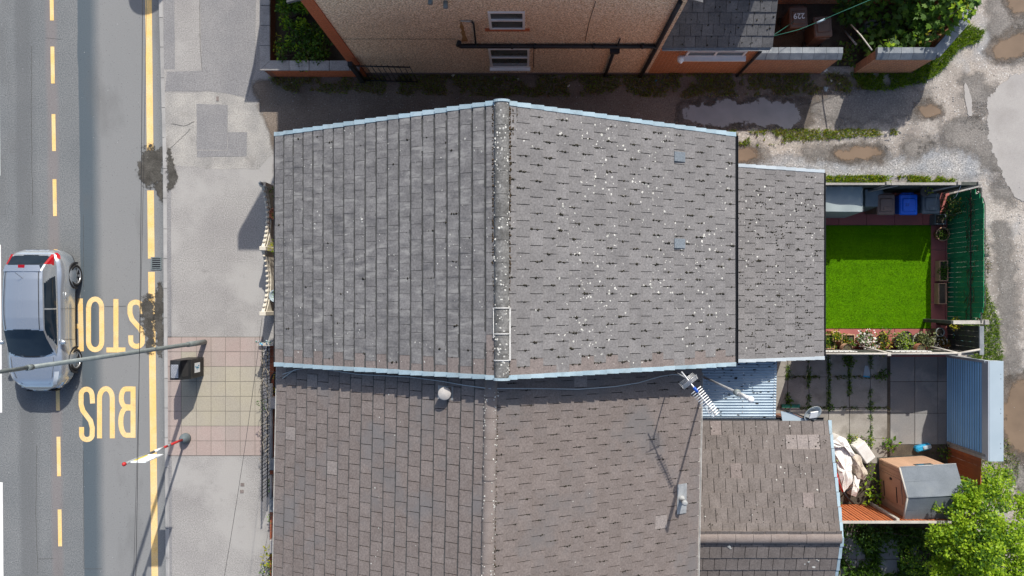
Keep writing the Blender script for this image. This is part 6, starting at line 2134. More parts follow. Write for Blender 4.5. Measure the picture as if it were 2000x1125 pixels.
# pots
def pot_round(label, px, py, r, h, mat, foliage, cr=None, per=1800, leaf=.05, squash=.7):
    q = P(px, py, h)
    t = thing('potted_plant', label, 'potted plant', (q.x, q.y, .03), 'potted plants')
    MB().lathe([(r * .7, .03), (r * .95, h * .85), (r * 1.04, h * .86), (r * 1.04, h), (r * .9, h), (r * .86, h - .04), (0, h - .045)], q.x, q.y, 0, 20, 0).build('pot', mat, t)
    MB().lathe([(r * .87, 0), (0, .015)], q.x, q.y, h - .04, 16).build('soil', 'soil', t)
    if foliage:
        crn = (cr or r) * 1.3
        cl = [(q.x + random.gauss(0, crn * .35), q.y + random.gauss(0, crn * .35), h + crn * .3, crn * .62) for _ in range(5)]
        crown('foliage', cl, per * 1.3, leaf * 1.15, foliage, t, squash=squash)
    return t
def pot_box(label, px0, py0, px1, py1, h, mat, foliage, ang=0, per=2500, leaf=.05):
    a, b = P(px0, py1, h), P(px1, py0, h)
    t = thing('planter', label, 'planter', ((a.x + b.x) / 2, (a.y + b.y) / 2, .03), 'box planters')
    m = MB(); w = .025
    m.box(a.x, b.x, a.y, a.y + w, .03, h); m.box(a.x, b.x, b.y - w, b.y, .03, h)
    m.box(a.x, a.x + w, a.y + w, b.y - w, .03, h); m.box(b.x - w, b.x, a.y + w, b.y - w, .03, h)
    m.build('trough', mat, t)
    MB().box(a.x + w, b.x - w, a.y + w, b.y - w, .04, h - .05).build('soil', 'soil', t)
    if foliage:
        n = max(2, int((b.x - a.x + b.y - a.y) / .16))
        cl = [(random.uniform(a.x + .06, b.x - .06), random.uniform(a.y + .06, b.y - .06), h - .02, .12) for _ in range(n + 3)]
        crown('foliage', cl, per * 1.3, leaf * 1.2, foliage, t, squash=.6)
    return t
pot_round('round terracotta tub with low green plant at the lawn corner', 1842, 457, .20, .34, 'terracotta_pale', ['leaf_mid', 'leaf_olive'], .15, 2200, .045)
pot_box('slim terracotta trough with green plants beside the green fence', 1835, 509, 1852, 549, .30, 'terracotta_pale', ['leaf_dark', 'leaf_mid'], per=2200)
pot_box('slim pale trough of bare soil beside the green fence', 1833, 553, 1849, 594, .30, 'terracotta_pale', None)
pot_box('square terracotta planter of yellow-green leaves touching the extension', 1601, 653, 1631, 682, .42, 'terracotta_pale', ['leaf_yellow', 'leaf_lime', 'leaf_mid'])
pot_box('narrow tall terracotta planter between two square planters', 1627, 647, 1641, 667, .50, 'terracotta_pale', ['leaf_mid', 'leaf_yellow'])
pot_box('square terracotta planter full of mixed green and rust leaves', 1644, 653, 1670, 678, .42, 'terracotta_pale', ['leaf_olive', 'leaf_mid', 'leaf_yellow', 'leaf_rust'])
pot_round('terracotta pot of white and pink flowers against the white fence rail', 1691, 664, .24, .38, 'terracotta', ['petal_white', 'petal_white', 'petal_pink', 'leaf_mid'], .30, 1100, .06, .8)
pot_round('terracotta pot of rusty orange and yellow foliage beside white flowers', 1722, 668, .24, .36, 'terracotta', ['leaf_rust', 'leaf_yellow', 'leaf_olive', 'leaf_mid'], .26, 1300, .055)
pot_round('dark pot with pale trailing plant and fresh green herb', 1762, 668, .22, .36, 'pot_dark', ['leaf_pale', 'leaf_lime', 'leaf_mid', 'leaf_pale'], .26, 1300, .055)
pot_round('black empty-topped pot half hidden behind pale trailing plant', 1770, 659, .19, .30, 'pot_dark', None)
pot_round('stone-coloured pot with straggling pale cream foliage', 1799, 666, .24, .40, 'pot_stone', ['leaf_pale', 'leaf_olive', 'leaf_pale'], .26, 1300, .06)
pot_round('tipped stone urn holding brown heather near the dark slatted fence', 1838, 668, .20, .42, 'pot_stone', ['leaf_rust', 'leaf_olive', 'petal_white'], .20, 1500, .05)
pot_round('empty galvanised bucket with round open rim by the red paving', 1837, 649, .13, .50, 'galvanised', None)
pot_round('grey bucket of blue flowers in the corner by dark slatted fence', 1874, 662, .14, .35, 'bin_grey', ['leaf_blue', 'leaf_blue', 'leaf_mid'], .22, 1500, .06)
pot_round('small tub of yellow flowers on the end of the pale gate bar', 1866, 632, .10, 1.0, 'pot_dark', ['leaf_yellow', 'leaf_rust', 'leaf_lime'], .13, 3600, .045)
for px, mt in ((1652, 'terracotta_pale'), (1796, 'terracotta')):
    q = P(px, 681, 1.05)
    t = thing('hanging_planter', ('half-round pale planter' if px == 1652 else 'half-round terracotta planter') + ' hung on the white pickets of fence', 'planter', (q.x, fy2 + .2, .9))
    vs = [(q.x + .15 * math.cos(R(180 * i / 10)), fy2 + .065 + .18 * math.sin(R(180 * i / 10)), z) for z in (.95, 1.2) for i in range(11)]
    MB().add(vs, [(i, i + 1, 12 + i, 11 + i) for i in range(10)] + [tuple(range(10, -1, -1))]).build('pot', mt, t)
    MB().add([(v[0] * .97 + q.x * .03, v[1], 1.15) for v in vs[:11]], [tuple(range(11))]).build('soil', 'soil', t)
    crown('foliage', [(q.x, fy2 + .14, 1.18, .10)], 3200, .04, ['leaf_olive', 'leaf_mid'], t)
q = P(1846, 405, .6)
shrub('spiky olive shrub in a grey planter at the corner of green fence', [(q.x + .1, q.y - .15, .7, .26), (q.x + .25, q.y - .05, .9, .22), (q.x + .05, q.y + .12, .6, .2), (q.x + .3, q.y - .25, .6, .16)], 900, .085, ['leaf_olive', 'leaf_dark'])
pot_box('grey triangular-ended planter box under the spiky olive shrub', 1826, 418, 1848, 438, .35, 'tarp_dark', None)
q = P(1862, 388, 1.3)
t = thing('hanging_planter', 'sprig of cream flowers hung from a wire near the grey bin', 'planter', (q.x, fy - .2, 1.2))
MB().tube([(q.x, fy - .02, 1.7), (q.x, q.y + .05, 1.45), (q.x, q.y, 1.3)], .008, 5).build('bracket', 'white_plastic', t)
crown('foliage', [(q.x + .1, q.y - .02, 1.28, .09), (q.x + .02, q.y, 1.3, .08), (q.x - .08, q.y - .04, 1.26, .07)], 1200, .06, ['leaf_pale', 'leaf_yellow'], t)
q = P(1802, 375, 1.2)
t = thing('hanging_planter', 'half-round basket of yellow-green leaves hung above the blue bin', 'planter', (q.x, fy - .15, 1.2))
MB().lathe([(.05, 0), (.15, .12), (.16, .2), (.13, .2), (0, .17)], q.x, q.y, 1.2, 14).build('basket', 'pot_dark', t)
MB().tube([(q.x, fy - .01, 1.5), (q.x, q.y, 1.38)], .008, 5).build('bracket', 'black_metal', t)
crown('foliage', [(q.x + .08, q.y, 1.42, .11)], 2000, .06, ['leaf_lime', 'leaf_yellow'], t)

# ------------------------------------------------------------------ slab yard behind the lower house
yf = MB().add([(4.2, -6.35, .006), (12.8, -6.35, .006), (12.8, -1.86, .006), (4.2, -1.86, .006)], [(0, 1, 2, 3)]).build('yard_floor', 'soil', kind='structure')
def slabs(xe, ye, mat, parent, z=.03):
    for i in range(len(xe) - 1):
        for j in range(len(ye) - 1):
            a, b = P(xe[i], ye[j + 1]), P(xe[i + 1], ye[j])
            slab(a.x, b.x, a.y, b.y, mat, parent, z + random.uniform(0, .008))
slabs([1490, 1537.5, 1579, 1617.5, 1658, 1699, 1732], [684, 736, 796, 857, 905], 'yard_concrete', yf)
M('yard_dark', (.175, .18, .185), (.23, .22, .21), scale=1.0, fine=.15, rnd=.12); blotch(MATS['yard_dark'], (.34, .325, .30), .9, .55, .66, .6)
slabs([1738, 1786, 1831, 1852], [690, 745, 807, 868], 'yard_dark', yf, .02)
for px in (1537.5, 1579, 1617.5, 1658, 1699):
    a_, b_ = P(px - 4, 875), P(px + 4, 690)
    grass('weeds', [(a_.x, a_.y), (b_.x, a_.y), (b_.x, b_.y), (a_.x, b_.y)], 2200, .09, .024, ['grass_green', 'grass_lime', 'leaf_mid'], .03, patch=.4, seed=px, parent=yf)
for py in (736, 796):
    a_, b_ = P(1530, py + 3), P(1735, py - 3)
    grass('weeds', [(a_.x, a_.y), (b_.x, a_.y), (b_.x, b_.y), (a_.x, b_.y)], 2000, .08, .024, ['grass_green', 'grass_shade'], .03, patch=.45, seed=py, parent=yf)
for (px, py, r, lab) in ((1721, 735, .20, 'round clump of grassy weeds growing at the edge of dark slabs'), (1660, 700, .2, 'dark weed clump at the foot of the fence by the slab yard'),
                         (1540, 785, .12, 'small weed clump by the broom head'), (1622, 795, .13, 'weed clump in the slab joint near satellite dish')):
    q = P(px, py)
    shrub(lab, [(q.x + random.gauss(0, r * .5), q.y + random.gauss(0, r * .5), .09, r * .7) for _ in range(4)], 1500, .07, ['leaf_mid', 'grass_green', 'leaf_dark'], name='weed_clump', cat='weeds')
q = P(1691, 726)
pc = thing('plastic_scrap', 'tapered scrap of pale blue plastic lying on the yard slabs', 'litter', (q.x, q.y, .03))
MB().prism(px_poly([(1688, 714), (1694, 714), (1698, 730), (1697, 737), (1684, 735)])[::-1], .045, .06).build('sheet', 'box_white', pc)
MB().prism(px_poly([(1685, 733), (1697, 735), (1697, 737), (1684, 735.5)])[::-1], .03, .075).build('edge', 'label_blue', pc)

# roller shutter at the back of the yard
sx = 12.70
sh = thing('roller_shutter', 'blue ribbed steel roller shutter with pale flat housing box at the yard end', 'roller shutter', (sx, -3.1, 0))
ys0, ys1 = -4.38, -1.86
ns = 15
for k in range(ns):
    z0 = .02 + k * 1.86 / ns; z1 = .02 + (k + 1) * 1.86 / ns
    vs = []
    for y in (ys0, ys1):
        for t in range(5):
            zz = z0 + (z1 - z0) * t / 4
            vs.append((sx - .045 * math.sin(math.pi * t / 4) ** .8, y, z0 + (z1 - z0) * .60 * t / 4))
    MB().add(vs, [(t, t + 1, 6 + t, 5 + t) for t in range(4)], 0, 0, True).build('slat', 'shutter_blue', sh)
MB().box(sx - .006, sx + .03, ys0, ys1, .02, 1.88).build('curtain_back', 'bin_grey', sh)
MB().box(sx - .06, sx + .06, ys1, ys1 + .07, 0, 2.05).build('guide_rail', 'sheet_steel', sh)
MB().box(sx - .06, sx + .06, ys0 - .07, ys0, 0, 2.05).build('guide_rail', 'wood_grey', sh)
MB().box(sx - .04, sx + .36, ys0 - .16, ys1 + .06, 1.885, 2.19).build('housing', 'sheet_steel', sh)
MB().box(sx - .012, sx + .375, ys0 - .165, ys1 + .065, 2.19, 2.2).build('housing_lid', 'box_white', sh)
for k in range(3):
    for e in (0, 1):
        MB().lathe([(.014, 0), (0, .006)], sx + .3, ys0 + .2 + k * .95 + e * .12, 2.2, 8).build('bolt', 'galvanised', sh)

# shed
shd = thing('garden_shed', 'small tan wooden shed with blue-grey felt gable roof beside the tree', 'shed', (11.35, -5.55, 0))
Ts = rotz(R(3.5), (11.35, -5.55, 0))
L2_, W2_ = .70, .68
def SV(*p): return Ts @ Vector(p)
ez, rz = 1.62, 1.94
fr = MB()
nb = 11
for k in range(nb):      # door end boards (west)
    y0, y1 = -W2_ + 2 * W2_ * k / nb, -W2_ + 2 * W2_ * (k + 1) / nb
    g = .004
    z0_, z1_ = [ez + (rz - ez) * (1 - abs(y) / W2_) for y in (y0, y1)]
    for sx_, nm in ((-1, 'board'), (1, 'board')):
        xo = sx_ * L2_
        vs = [SV(xo, y0 + g, .04), SV(xo, y1 - g, .04), SV(xo, y1 - g, z1_), SV(xo, y0 + g, z0_)] + [SV(xo - sx_ * .02, y0 + g, .04), SV(xo - sx_ * .02, y1 - g, .04), SV(xo - sx_ * .02, y1 - g, z1_), SV(xo - sx_ * .02, y0 + g, z0_)]
        MB().add(vs, [(0, 1, 2, 3), (7, 6, 5, 4), (0, 4, 5, 1), (1, 5, 6, 2), (2, 6, 7, 3), (3, 7, 4, 0)]).build(nm, 'shed_wood', shd)
nb = 12
for k in range(nb):
    x0, x1 = -L2_ + .021 + 2 * (L2_ - .021) * k / nb, -L2_ + .021 + 2 * (L2_ - .021) * (k + 1) / nb
    for s in (-1, 1):
        MB().box(x0 + .003, x1 - .003, s * W2_ - .01, s * W2_ + .01, .04, ez, mat=Ts).build('board', 'shed_wood', shd)
dd = MB().box(-L2_ - .022, -L2_ - .002, -.36, .36, .12, 1.45, mat=Ts).build('door', 'shed_wood', shd)
for zz in (.35, 1.15):
    MB().box(-L2_ - .034, -L2_ - .022, -.35, .1, zz, zz + .035, mat=Ts).build('hinge', 'black_metal', dd)
MB().box(-L2_ - .045, -L2_ - .022, .24, .30, .8, .9, mat=Ts).build('latch', 'black_metal', dd)
ov = .09
for s in (-1, 1):
    vs = [SV(-L2_ - ov, s * (W2_ + .08), ez - .03), SV(L2_ + ov, s * (W2_ + .08), ez - .03), SV(L2_ + ov, 0, rz + .02), SV(-L2_ - ov, 0, rz + .02)]
    vs += [v + Vector((0, 0, .03)) for v in vs]
    fs = [(3, 2, 1, 0), (4, 5, 6, 7), (0, 1, 5, 4), (1, 2, 6, 5), (2, 3, 7, 6), (3, 0, 4, 7)]
    MB().add(vs, fs if s < 0 else [f[::-1] for f in fs]).build('roof_panel', 'roof_felt', shd)
    MB().tube([SV(-L2_ - ov - .01, s * (W2_ + .08), ez - .01), SV(-L2_ - ov - .01, 0, rz + .04)], .026, 6).build('bargeboard', 'wood_pale', shd)
    MB().tube([SV(-L2_ - ov, s * (W2_ + .09), ez - .01), SV(L2_ + ov, s * (W2_ + .09), ez - .01)], .018, 6).build('eave_trim', 'lead', shd)
MB().tube([SV(-L2_ - ov, 0, rz + .045), SV(L2_ + ov, 0, rz + .045)], .022, 6).build('ridge_strip', 'roof_felt', shd)
for s in (-1, 1):
    for t in (.48,):
        y_ = s * (W2_ + .08) * (1 - t); z_ = ez - .03 + (rz + .05 - ez) * t
        MB().tube([SV(-L2_ - ov, y_, z_ + .028), SV(L2_ + ov, y_, z_ + .028)], .006, 4).build('felt_lap', 'roof_felt', shd)
MB().box(-.15, .35, W2_ + .011, W2_ + .02, 1.05, 1.45, mat=Ts).build('window', 'window_glass', shd)
MB().box(-L2_ - .05, L2_ + .05, -W2_ - .04, W2_ + .04, 0, .039, mat=Ts).build('base', 'wood_dark', shd)

# orange-brown fence at the bottom of the yard
fy5 = P(0, 1020, 1.9).y
f5 = thing('garden_fence', 'orange-brown slatted fence with pale top rail beside the shed', 'fence', (10, fy5, 0))
board_fence(f5, 8.05, fy5, 12.5, fy5, 1.86, 'fence_orange', .105, inner=1, gap=.03, rail='fence_orange')
MB().box(8.05, 12.5, fy5 - .03, fy5 + .035, 1.87, 1.92).build('top_rail', 'wood_pale', f5)
for x in (8.1, 10.35, 12.45):
    post_(f5, x, fy5 + .045, 1.86, .045, 'wood_pale')
# low brown fence between shutter and shed
f6 = thing('garden_fence', 'short rust-brown fence between the roller shutter and the tree', 'fence', (12.75, -5.2, 0))
board_fence(f6, 12.72, -6.1, 12.72, -4.5, 1.75, 'fence_orange', .14, inner=1, rail='wood_dark')
post_(f6, 12.74, -4.5, 1.9, .05, 'wood_pale')

# junk heap
def lump(name, label, cat, pts, z, mat, th=.05, seed=0, rough=.05):
    q = [P(x, y, z) for x, y in pts]
    cxm = sum(p.x for p in q) / len(q); cym = sum(p.y for p in q) / len(q)
    t = thing(name, label, cat, (cxm, cym, 0))
    poly = [(p.x, p.y) for p in q]
    if area_sign(poly) < 0: poly = poly[::-1]
    poly = ragged(poly, .08, rough, seed, 3)
    n = len(poly)
    vs = [(x, y, .02) for x, y in poly] + [(cxm + (x - cxm) * .97, cym + (y - cym) * .97, z + .06 * noise.noise(Vector((x * 5, y * 5, seed)))) for x, y in poly]
    inn = [(cxm + (x - cxm) * .5, cym + (y - cym) * .5, z + .07 + .10 * noise.noise(Vector((x * 4, y * 4, seed + 3)))) for x, y in poly]
    vs += inn + [(cxm, cym, z + .08)]
    fs = [(i, (i + 1) % n, n + (i + 1) % n, n + i) for i in range(n)] + [(n + i, n + (i + 1) % n, 2 * n + (i + 1) % n, 2 * n + i) for i in range(n)] + [(2 * n + i, 2 * n + (i + 1) % n, 3 * n) for i in range(n)]
    MB().add(vs, fs, 0, 0, False).build('heap', mat, t)
    return t
lump('dumped_sheeting', 'heap of crumpled white sheeting dumped beside the low outrigger', 'rubbish', [(1628, 873), (1656, 872), (1664, 905), (1667, 935), (1657, 955), (1648, 962), (1640, 940), (1632, 900)], .55, 'junk_white', seed=2, rough=.06)
lump('dumped_bag', 'pale dirty sack slumped against the white sheeting', 'rubbish', [(1658, 880), (1676, 888), (1690, 912), (1696, 925), (1690, 940), (1676, 935), (1664, 905)], .40, 'junk_cloth', seed=5, rough=.08)
lump('dumped_sheeting', 'narrow white plastic strip lying below the crumpled sheeting', 'rubbish', [(1668, 928), (1681, 930), (1677, 955), (1672, 971), (1662, 968)], .34, 'junk_white', seed=9, rough=.02)
lump('dumped_pipe', 'curved offcut of dirty white sheet arching over the rubbish heap', 'rubbish', [(1622, 862), (1640, 852), (1652, 856), (1664, 876), (1672, 890), (1664, 892), (1650, 872), (1638, 866), (1624, 874)], .62, 'junk_white', seed=12, rough=.03)
q = P(1692, 884, .45)
jb = thing('white_appliance', 'white appliance box lying tilted between rubbish heap and shed', 'box', (q.x, q.y, 0))
Tj = Matrix.Translation((q.x, q.y, .26)) @ Matrix.Rotation(R(-52), 4, 'Z') @ Matrix.Rotation(R(14), 4, 'Y')
MB().bbox(-.33, .33, -.17, .17, -.19, .13, .02, mat=Tj).build('casing', 'junk_white', jb)
MB().box(-.30, .30, -.19, -.171, -.15, .09, mat=Tj).build('front_panel', 'grey_plastic', jb)
q = P(1640, 940, .6)
pl2 = thing('metal_tube', 'bent red and black metal tube propped against the low outrigger', 'tube', (q.x, q.y, 0))
MB().tube([P(1634, 925, .9), P(1638, 942, .75), P(1646, 960, .5)], .028, 8).build('tube', 'red_paint', pl2)
MB().tube([P(1646, 960, .5), P(1655, 972, .3), P(1668, 985, .03)], .03, 8).build('handle', 'black_metal', pl2)
MB().tube([P(1636, 976, .05), P(1650, 963, .4), P(1666, 950, .5)], .018, 6).build('crossbar', 'black_metal', pl2)
q = P(1806, 875, .2)
bl = thing('dumped_tool', 'blue and white plastic tool case lying in soil above the shed', 'tool', (q.x, q.y, 0))
Tb = rotz(R(14), (q.x, q.y, 0))
MB().bbox(-.25, .22, -.09, .09, 0.02, .20, .04, mat=Tb).build('case', 'sky_blue_plastic', bl)
MB().bbox(-.05, .2, -.05, .06, .2, .24, .02, mat=Tb).build('grip', 'box_white', bl)
MB().tube([P(1781, 893, 1.2), P(1797, 905, 1.3)], .014, 6).build('rod', 'sky_blue_plastic', bl) if False else None
p = ragged(px_poly([(1735, 868), (1852, 868), (1860, 890), (1720, 892)]), .1, .06, 3)
MB().add([(x, y, .024) for x, y in p], [tuple(range(len(p)))]).build('soil_bed', 'soil', yf)
for (pts, z, lab, mt, lf, per) in (
        ([(1690, 952), (1705, 958), (1698, 970), (1712, 972), (1718, 945), (1703, 980)], .35, 'bright green dock plants between the rubbish heap and shed', ['leaf_lime', 'leaf_mid', 'leaf_lime'], .12, 520),
        ([(1732, 862), (1738, 872), (1745, 866)], .25, 'single bright leafy weed at the edge of the slabs by the shed', ['leaf_lime', 'leaf_mid'], .10, 900),
        ([(1672, 852), (1690, 855), (1700, 862), (1660, 858)], .18, 'yellow-green weeds along slab joint above the rubbish heap', ['leaf_yellow', 'leaf_lime', 'leaf_mid'], .06, 1100),
        ([(1845, 880), (1835, 888), (1856, 885)], .2, 'fern-like weed below the roller shutter', ['leaf_mid', 'leaf_lime'], .07, 900),
        ([(1702, 910), (1698, 925), (1705, 935)], .3, 'slim green weed between the white box and shed', ['leaf_lime', 'leaf_mid'], .07, 1100),
        ([(1636, 890), (1632, 910), (1638, 975)], .45, 'thin green weeds along the outrigger wall', ['leaf_mid', 'leaf_lime'], .06, 700)):
    shrub(lab, clump_px(pts, z, .12, .2), per, lf, mt, name='weed_clump', cat='weeds')

# ------------------------------------------------------------------ overgrown yard and the tree (bottom right)
yo = MB().add([(8.0, -12, .006), (13.2, -12, .006), (13.2, -6.36, .006), (8.0, -6.36, .006)], [(0, 1, 2, 3)]).build('overgrown_yard', 'soil', kind='structure')
slabs([1632, 1672, 1712, 1752, 1790], [1040, 1092, 1150, 1210], 'yard_dark', yo, .02)
tree = thing('tree', 'broad lime-green leafy tree overhanging the shed at the yard end', 'tree', (12.9, -7.6, 0))
tk = MB()
tk.tube([(12.9, -7.6, -.05), (12.85, -7.55, .8), (12.75, -7.45, 1.6)], .12, 9, r2=.08)
tk.build('trunk', 'bark', tree)
br = MB()
clumps = []
cl_px = [(1905, 945, 2.0), (1935, 960, 2.2), (1880, 970, 2.1), (1915, 990, 2.6), (1955, 985, 2.3), (1870, 1000, 2.1), (1895, 1025, 2.8), (1935, 1030, 3.0), (1975, 1020, 2.5), (1850, 1030, 2.3), (1870, 1055, 2.7),
         (1910, 1065, 3.1), (1950, 1070, 3.1), (1985, 1060, 2.7), (1840, 1075, 2.3), (1880, 1095, 2.8), (1925, 1105, 3.0), (1970, 1110, 2.9), (1850, 1115, 2.2), (1900, 1130, 2.7), (1945, 1150, 2.7), (2000, 1100, 2.5), (1835, 1040, 1.9), (1860, 1140, 2.2), (1925, 925, 1.7), (1838, 1000, 1.8), (2010, 1030, 2.2), (2000, 1150, 2.4)]
tries = 0
outline = [(1905, 925), (1935, 912), (1962, 935), (1985, 930), (2030, 985), (2040, 1200), (1850, 1200), (1818, 1120), (1838, 1085), (1812, 1060), (1835, 1030), (1838, 995), (1872, 990), (1868, 965), (1890, 950)]
while len(clumps) < 215 and tries < 2000:
    tries += 1
    px, py = random.uniform(1805, 2035), random.uniform(912, 1190)
    if not inside(outline, px, py): continue
    if noise.noise(Vector((px * .022, py * .022, 4.2))) < -.42: continue
    dc = math.hypot((px - 1935) / 120, (py - 1085) / 150)
    z = 3.2 - 1.3 * min(1.2, dc) ** 1.5 + random.uniform(-.7, .25)
    q = P(px, py, z); r = random.uniform(.15, .30)
    clumps.append((q.x, q.y, z, r))
    if len(clumps) % 3 == 0:
        mid = Vector((12.75, -7.45, 1.6)).lerp(q, .5) + Vector((0, 0, -.1))
        br.tube([(12.75, -7.45, 1.55), mid, q + Vector((0, 0, r * .5))], .032, 5, r2=.008)
for k in range(14):
    px, py = random.choice([(1890, 945), (1838, 1000), (1815, 1058), (1825, 1105), (1960, 925), (1870, 970), (1845, 1040)])
    z = random.uniform(1.5, 2.1); q = P(px + random.uniform(-14, 10), py + random.uniform(-12, 12), z)
    clumps.append((q.x, q.y, z, random.uniform(.08, .15)))
    br.tube([(12.75, -7.45, 1.55), Vector((12.75, -7.45, 1.6)).lerp(q, .6), q], .016, 4, r2=.004)
br.build('branch', 'twig', tree)
crown('crown', clumps, 2600, .082, ['leaf_lime', 'leaf_lime', 'leaf_lime', 'leaf_lime', 'leaf_mid'], tree, up=.8)
for pts, z, lab, mts, r0, r1, lf, per in (
        ([(1655, 1040), (1690, 1045), (1730, 1040), (1770, 1045), (1640, 1060), (1700, 1060), (1745, 1062), (1800, 1050)], .5, 'dark tangle of bramble in shade under the orange-brown fence', ['leaf_dark', 'leaf_mid', 'leaf_dark'], .24, .38, .10, 900),
        ([(1650, 1085), (1660, 1110), (1640, 1120), (1675, 1070)], .3, 'low dark weeds on slabs at the foot of the low outrigger', ['leaf_mid', 'leaf_dark'], .16, .28, .08, 1100),
        ([(1782, 1080), (1800, 1095), (1775, 1105), (1790, 1120), (1815, 1110), (1765, 1090)], .8, 'mid-green sapling standing apart from the lime-green tree', ['leaf_mid', 'leaf_lime', 'leaf_mid'], .2, .32, .07, 1300),
        ([(1815, 1060), (1830, 1090), (1825, 1120)], .6, 'shaded green bush between sapling and tree', ['leaf_mid', 'leaf_dark'], .24, .34, .08, 1000)):
    shrub(lab, clump_px(pts, z, r0, r1), per, lf, mts)
shrub('green hedge bush beyond the rust-brown fence beside the lane', clump_px([(1932, 915), (1945, 930), (1925, 900), (1940, 895)], .9, .2, .3), 800, .06, ['leaf_lime', 'leaf_mid'])

# ------------------------------------------------------------------ yard of the house across the alley
ny_ = MB().add([(6.43, 6.9, .006), (11.6, 6.9, .006), (12.4, 7.7, .006), (13.0, 9.0, .006), (6.43, 9.0, .006)], [(0, 1, 2, 3, 4)]).build('shaded_yard', 'soil', kind='structure')
WH = 1.5
w1 = thing('yard_wall', 'brick yard wall with blue-grey chamfered coping joined to the brick extension', 'wall', (7.6, NYW + .1, 0))
wx0, wx1 = 6.44, P(1602, 140).x
def coped_wall(t, x0, x1, y0, y1, h, mat, stone=.335):
    MB().box(x0, x1, y0, y1, 0, h).build('brickwork', mat, t)
    x = x0 - .02
    while x < x1 - .02:
        xe_ = min(x + stone, x1 + .03)
        prof = [(y0 - .04, h + .002), (y0 - .04, h + .05), (y0 + .11, h + .16), (y1 + .03, h + .16), (y1 + .03, h + .002)]
        vs = [(xx, y, z + random.gauss(0, .002)) for xx in (x + .004, xe_ - .004) for y, z in prof]
        MB().add(vs, [(0, 1, 2, 3, 4), (9, 8, 7, 6, 5)] + [(i, 5 + i, 5 + (i + 1) % 5, (i + 1) % 5) for i in range(5)]).build('coping_stone', 'coping_blue', t)
        x += stone
coped_wall(w1, wx0, wx1, NYW + .02, NYW + .26, WH, 'brick_yard')
w2 = thing('yard_wall', 'brick yard wall with grey coping beside overhanging sycamore leaves', 'wall', (11, NYW + .1, 0))
vx0, vx1 = P(1668, 140).x, P(1776, 138).x
coped_wall(w2, vx0, vx1, NYW + .02, NYW + .26, WH, 'brick_yard')
# the return running up towards the lane corner
def wall_run(t, a, b, w, h, mat, mat2):
    a, b = Vector(a), Vector(b); d = (b - a).normalized(); nr = Vector((-d.y, d.x)) * w
    vs = [(*p, z) for z in (0, h) for p in (a, b, b + nr, a + nr)]
    MB().add(vs, [(3, 2, 1, 0), (4, 5, 6, 7), (0, 1, 5, 4), (1, 2, 6, 5), (2, 3, 7, 6), (3, 0, 4, 7)]).build('brickwork', mat, t)
    k = max(1, int((b - a).length / .34))
    for i in range(k):
        p0, p1 = a + (b - a) * (i / k) + d * .004, a + (b - a) * ((i + 1) / k) - d * .004
        vs = [(*p, z) for z in (h + .003, h + .13) for p in (p0 - nr * .15, p1 - nr * .15, p1 + nr * 1.12, p0 + nr * 1.12)]
        MB().add(vs, [(3, 2, 1, 0), (4, 5, 6, 7), (0, 1, 5, 4), (1, 2, 6, 5), (2, 3, 7, 6), (3, 0, 4, 7)]).build('coping_stone', mat2, t)
wall_run(w2, (vx1 + .05, NYW + .05), (P(1832, 81).x, P(1832, 81).y), .22, WH, 'brick_yard', 'coping_blue')
wall_run(w2, (P(1832, 81).x + .02, P(1832, 81).y + .03), (13.0, 9.7), .22, WH, 'brick_yard', 'coping_blue')
ob = thing('brick_outhouse', 'long weathered brick outhouse wall at the back of the shaded yard', 'outhouse', (10, 9.5, 0))
MB().box(6.6, 12.4, 8.78, 11.5, 0, 2.3).build('wall', 'brick_yard', ob)
MB().box(6.5, 12.5, 8.66, 11.6, 2.301, 2.4).build('roof', 'tile_slate', ob)
x, y = bin_at(1560, 33); t_, l_, T_, h_ = wheelie('wheelie_bin', 'dark brown wheelie bin with number 229 painted on its lid', x, y, 'bin_brown', 'bin_brown', R(3), ridges=False)
number('229', l_, T_, 0, .02, h_ + .0865, .22, 'number_white', math.pi)
x, y = bin_at(1608, 52); wheelie('wheelie_bin', 'brown wheelie bin standing next to the numbered brown bin', x, y, 'bin_brown', 'bin_brown', R(184))
def line_(name, lab, pts, r, mat, cat):
    o = MB().tube(pts, r, 5).build(name, mat); tag(o, lab, cat); return o
line_('washing_line', 'green washing line tied from extension gutter over the brown bins', [P(1509, 71, 2.3), P(1560, 58, 1.9), P(1600, 42, 1.9), P(1632, 28, 2.1), (11.0, 8.75, 2.2)], .008, 'teal_plastic', 'line')
line_('washing_line', 'short green cord slanting to the bin numbered 229', [P(1509, 70, 2.3), P(1545, 46, 1.25), P(1552, 40, 1.10)], .007, 'teal_plastic', 'line')
a_ = P(1603, 41, 1.93)
pg = thing('peg', 'pale turquoise peg bag roll hanging on the green washing line', 'peg', tuple(a_))
MB().tube([a_ - Vector((.11, .05, .0)), a_ + Vector((.11, .05, 0))], .03, 8).build('roll', 'verge_plastic', pg)
pb_ = thing('broken_planks', 'dark broken timber frame lying among the yard sycamore leaves', 'timber', (P(1715, 45).x, P(1715, 45).y, 0))
for (pa, pb2, z) in (((1690, 62), (1690, 42), .7), ((1690, 44), (1745, 30), .8), ((1692, 52), (1745, 38), .75), ((1692, 62), (1748, 46), .7), ((1745, 30), (1748, 48), .8)):
    MB().tube([P(*pa, z), P(*pb2, z)], .05, 4, smooth=False).build('plank', 'wood_dark', pb_)
MB().box(P(1690, 0, .7).x, P(1690, 0, .7).x + .06, P(0, 60, .7).y, P(0, 60, .7).y + .06, 0, .7).build('leg', 'wood_dark', pb_)
MB().box(P(1745, 0, .7).x, P(1745, 0, .7).x + .06, P(0, 44, .7).y, P(0, 44, .7).y + .06, 0, .75).build('leg', 'wood_dark', pb_)
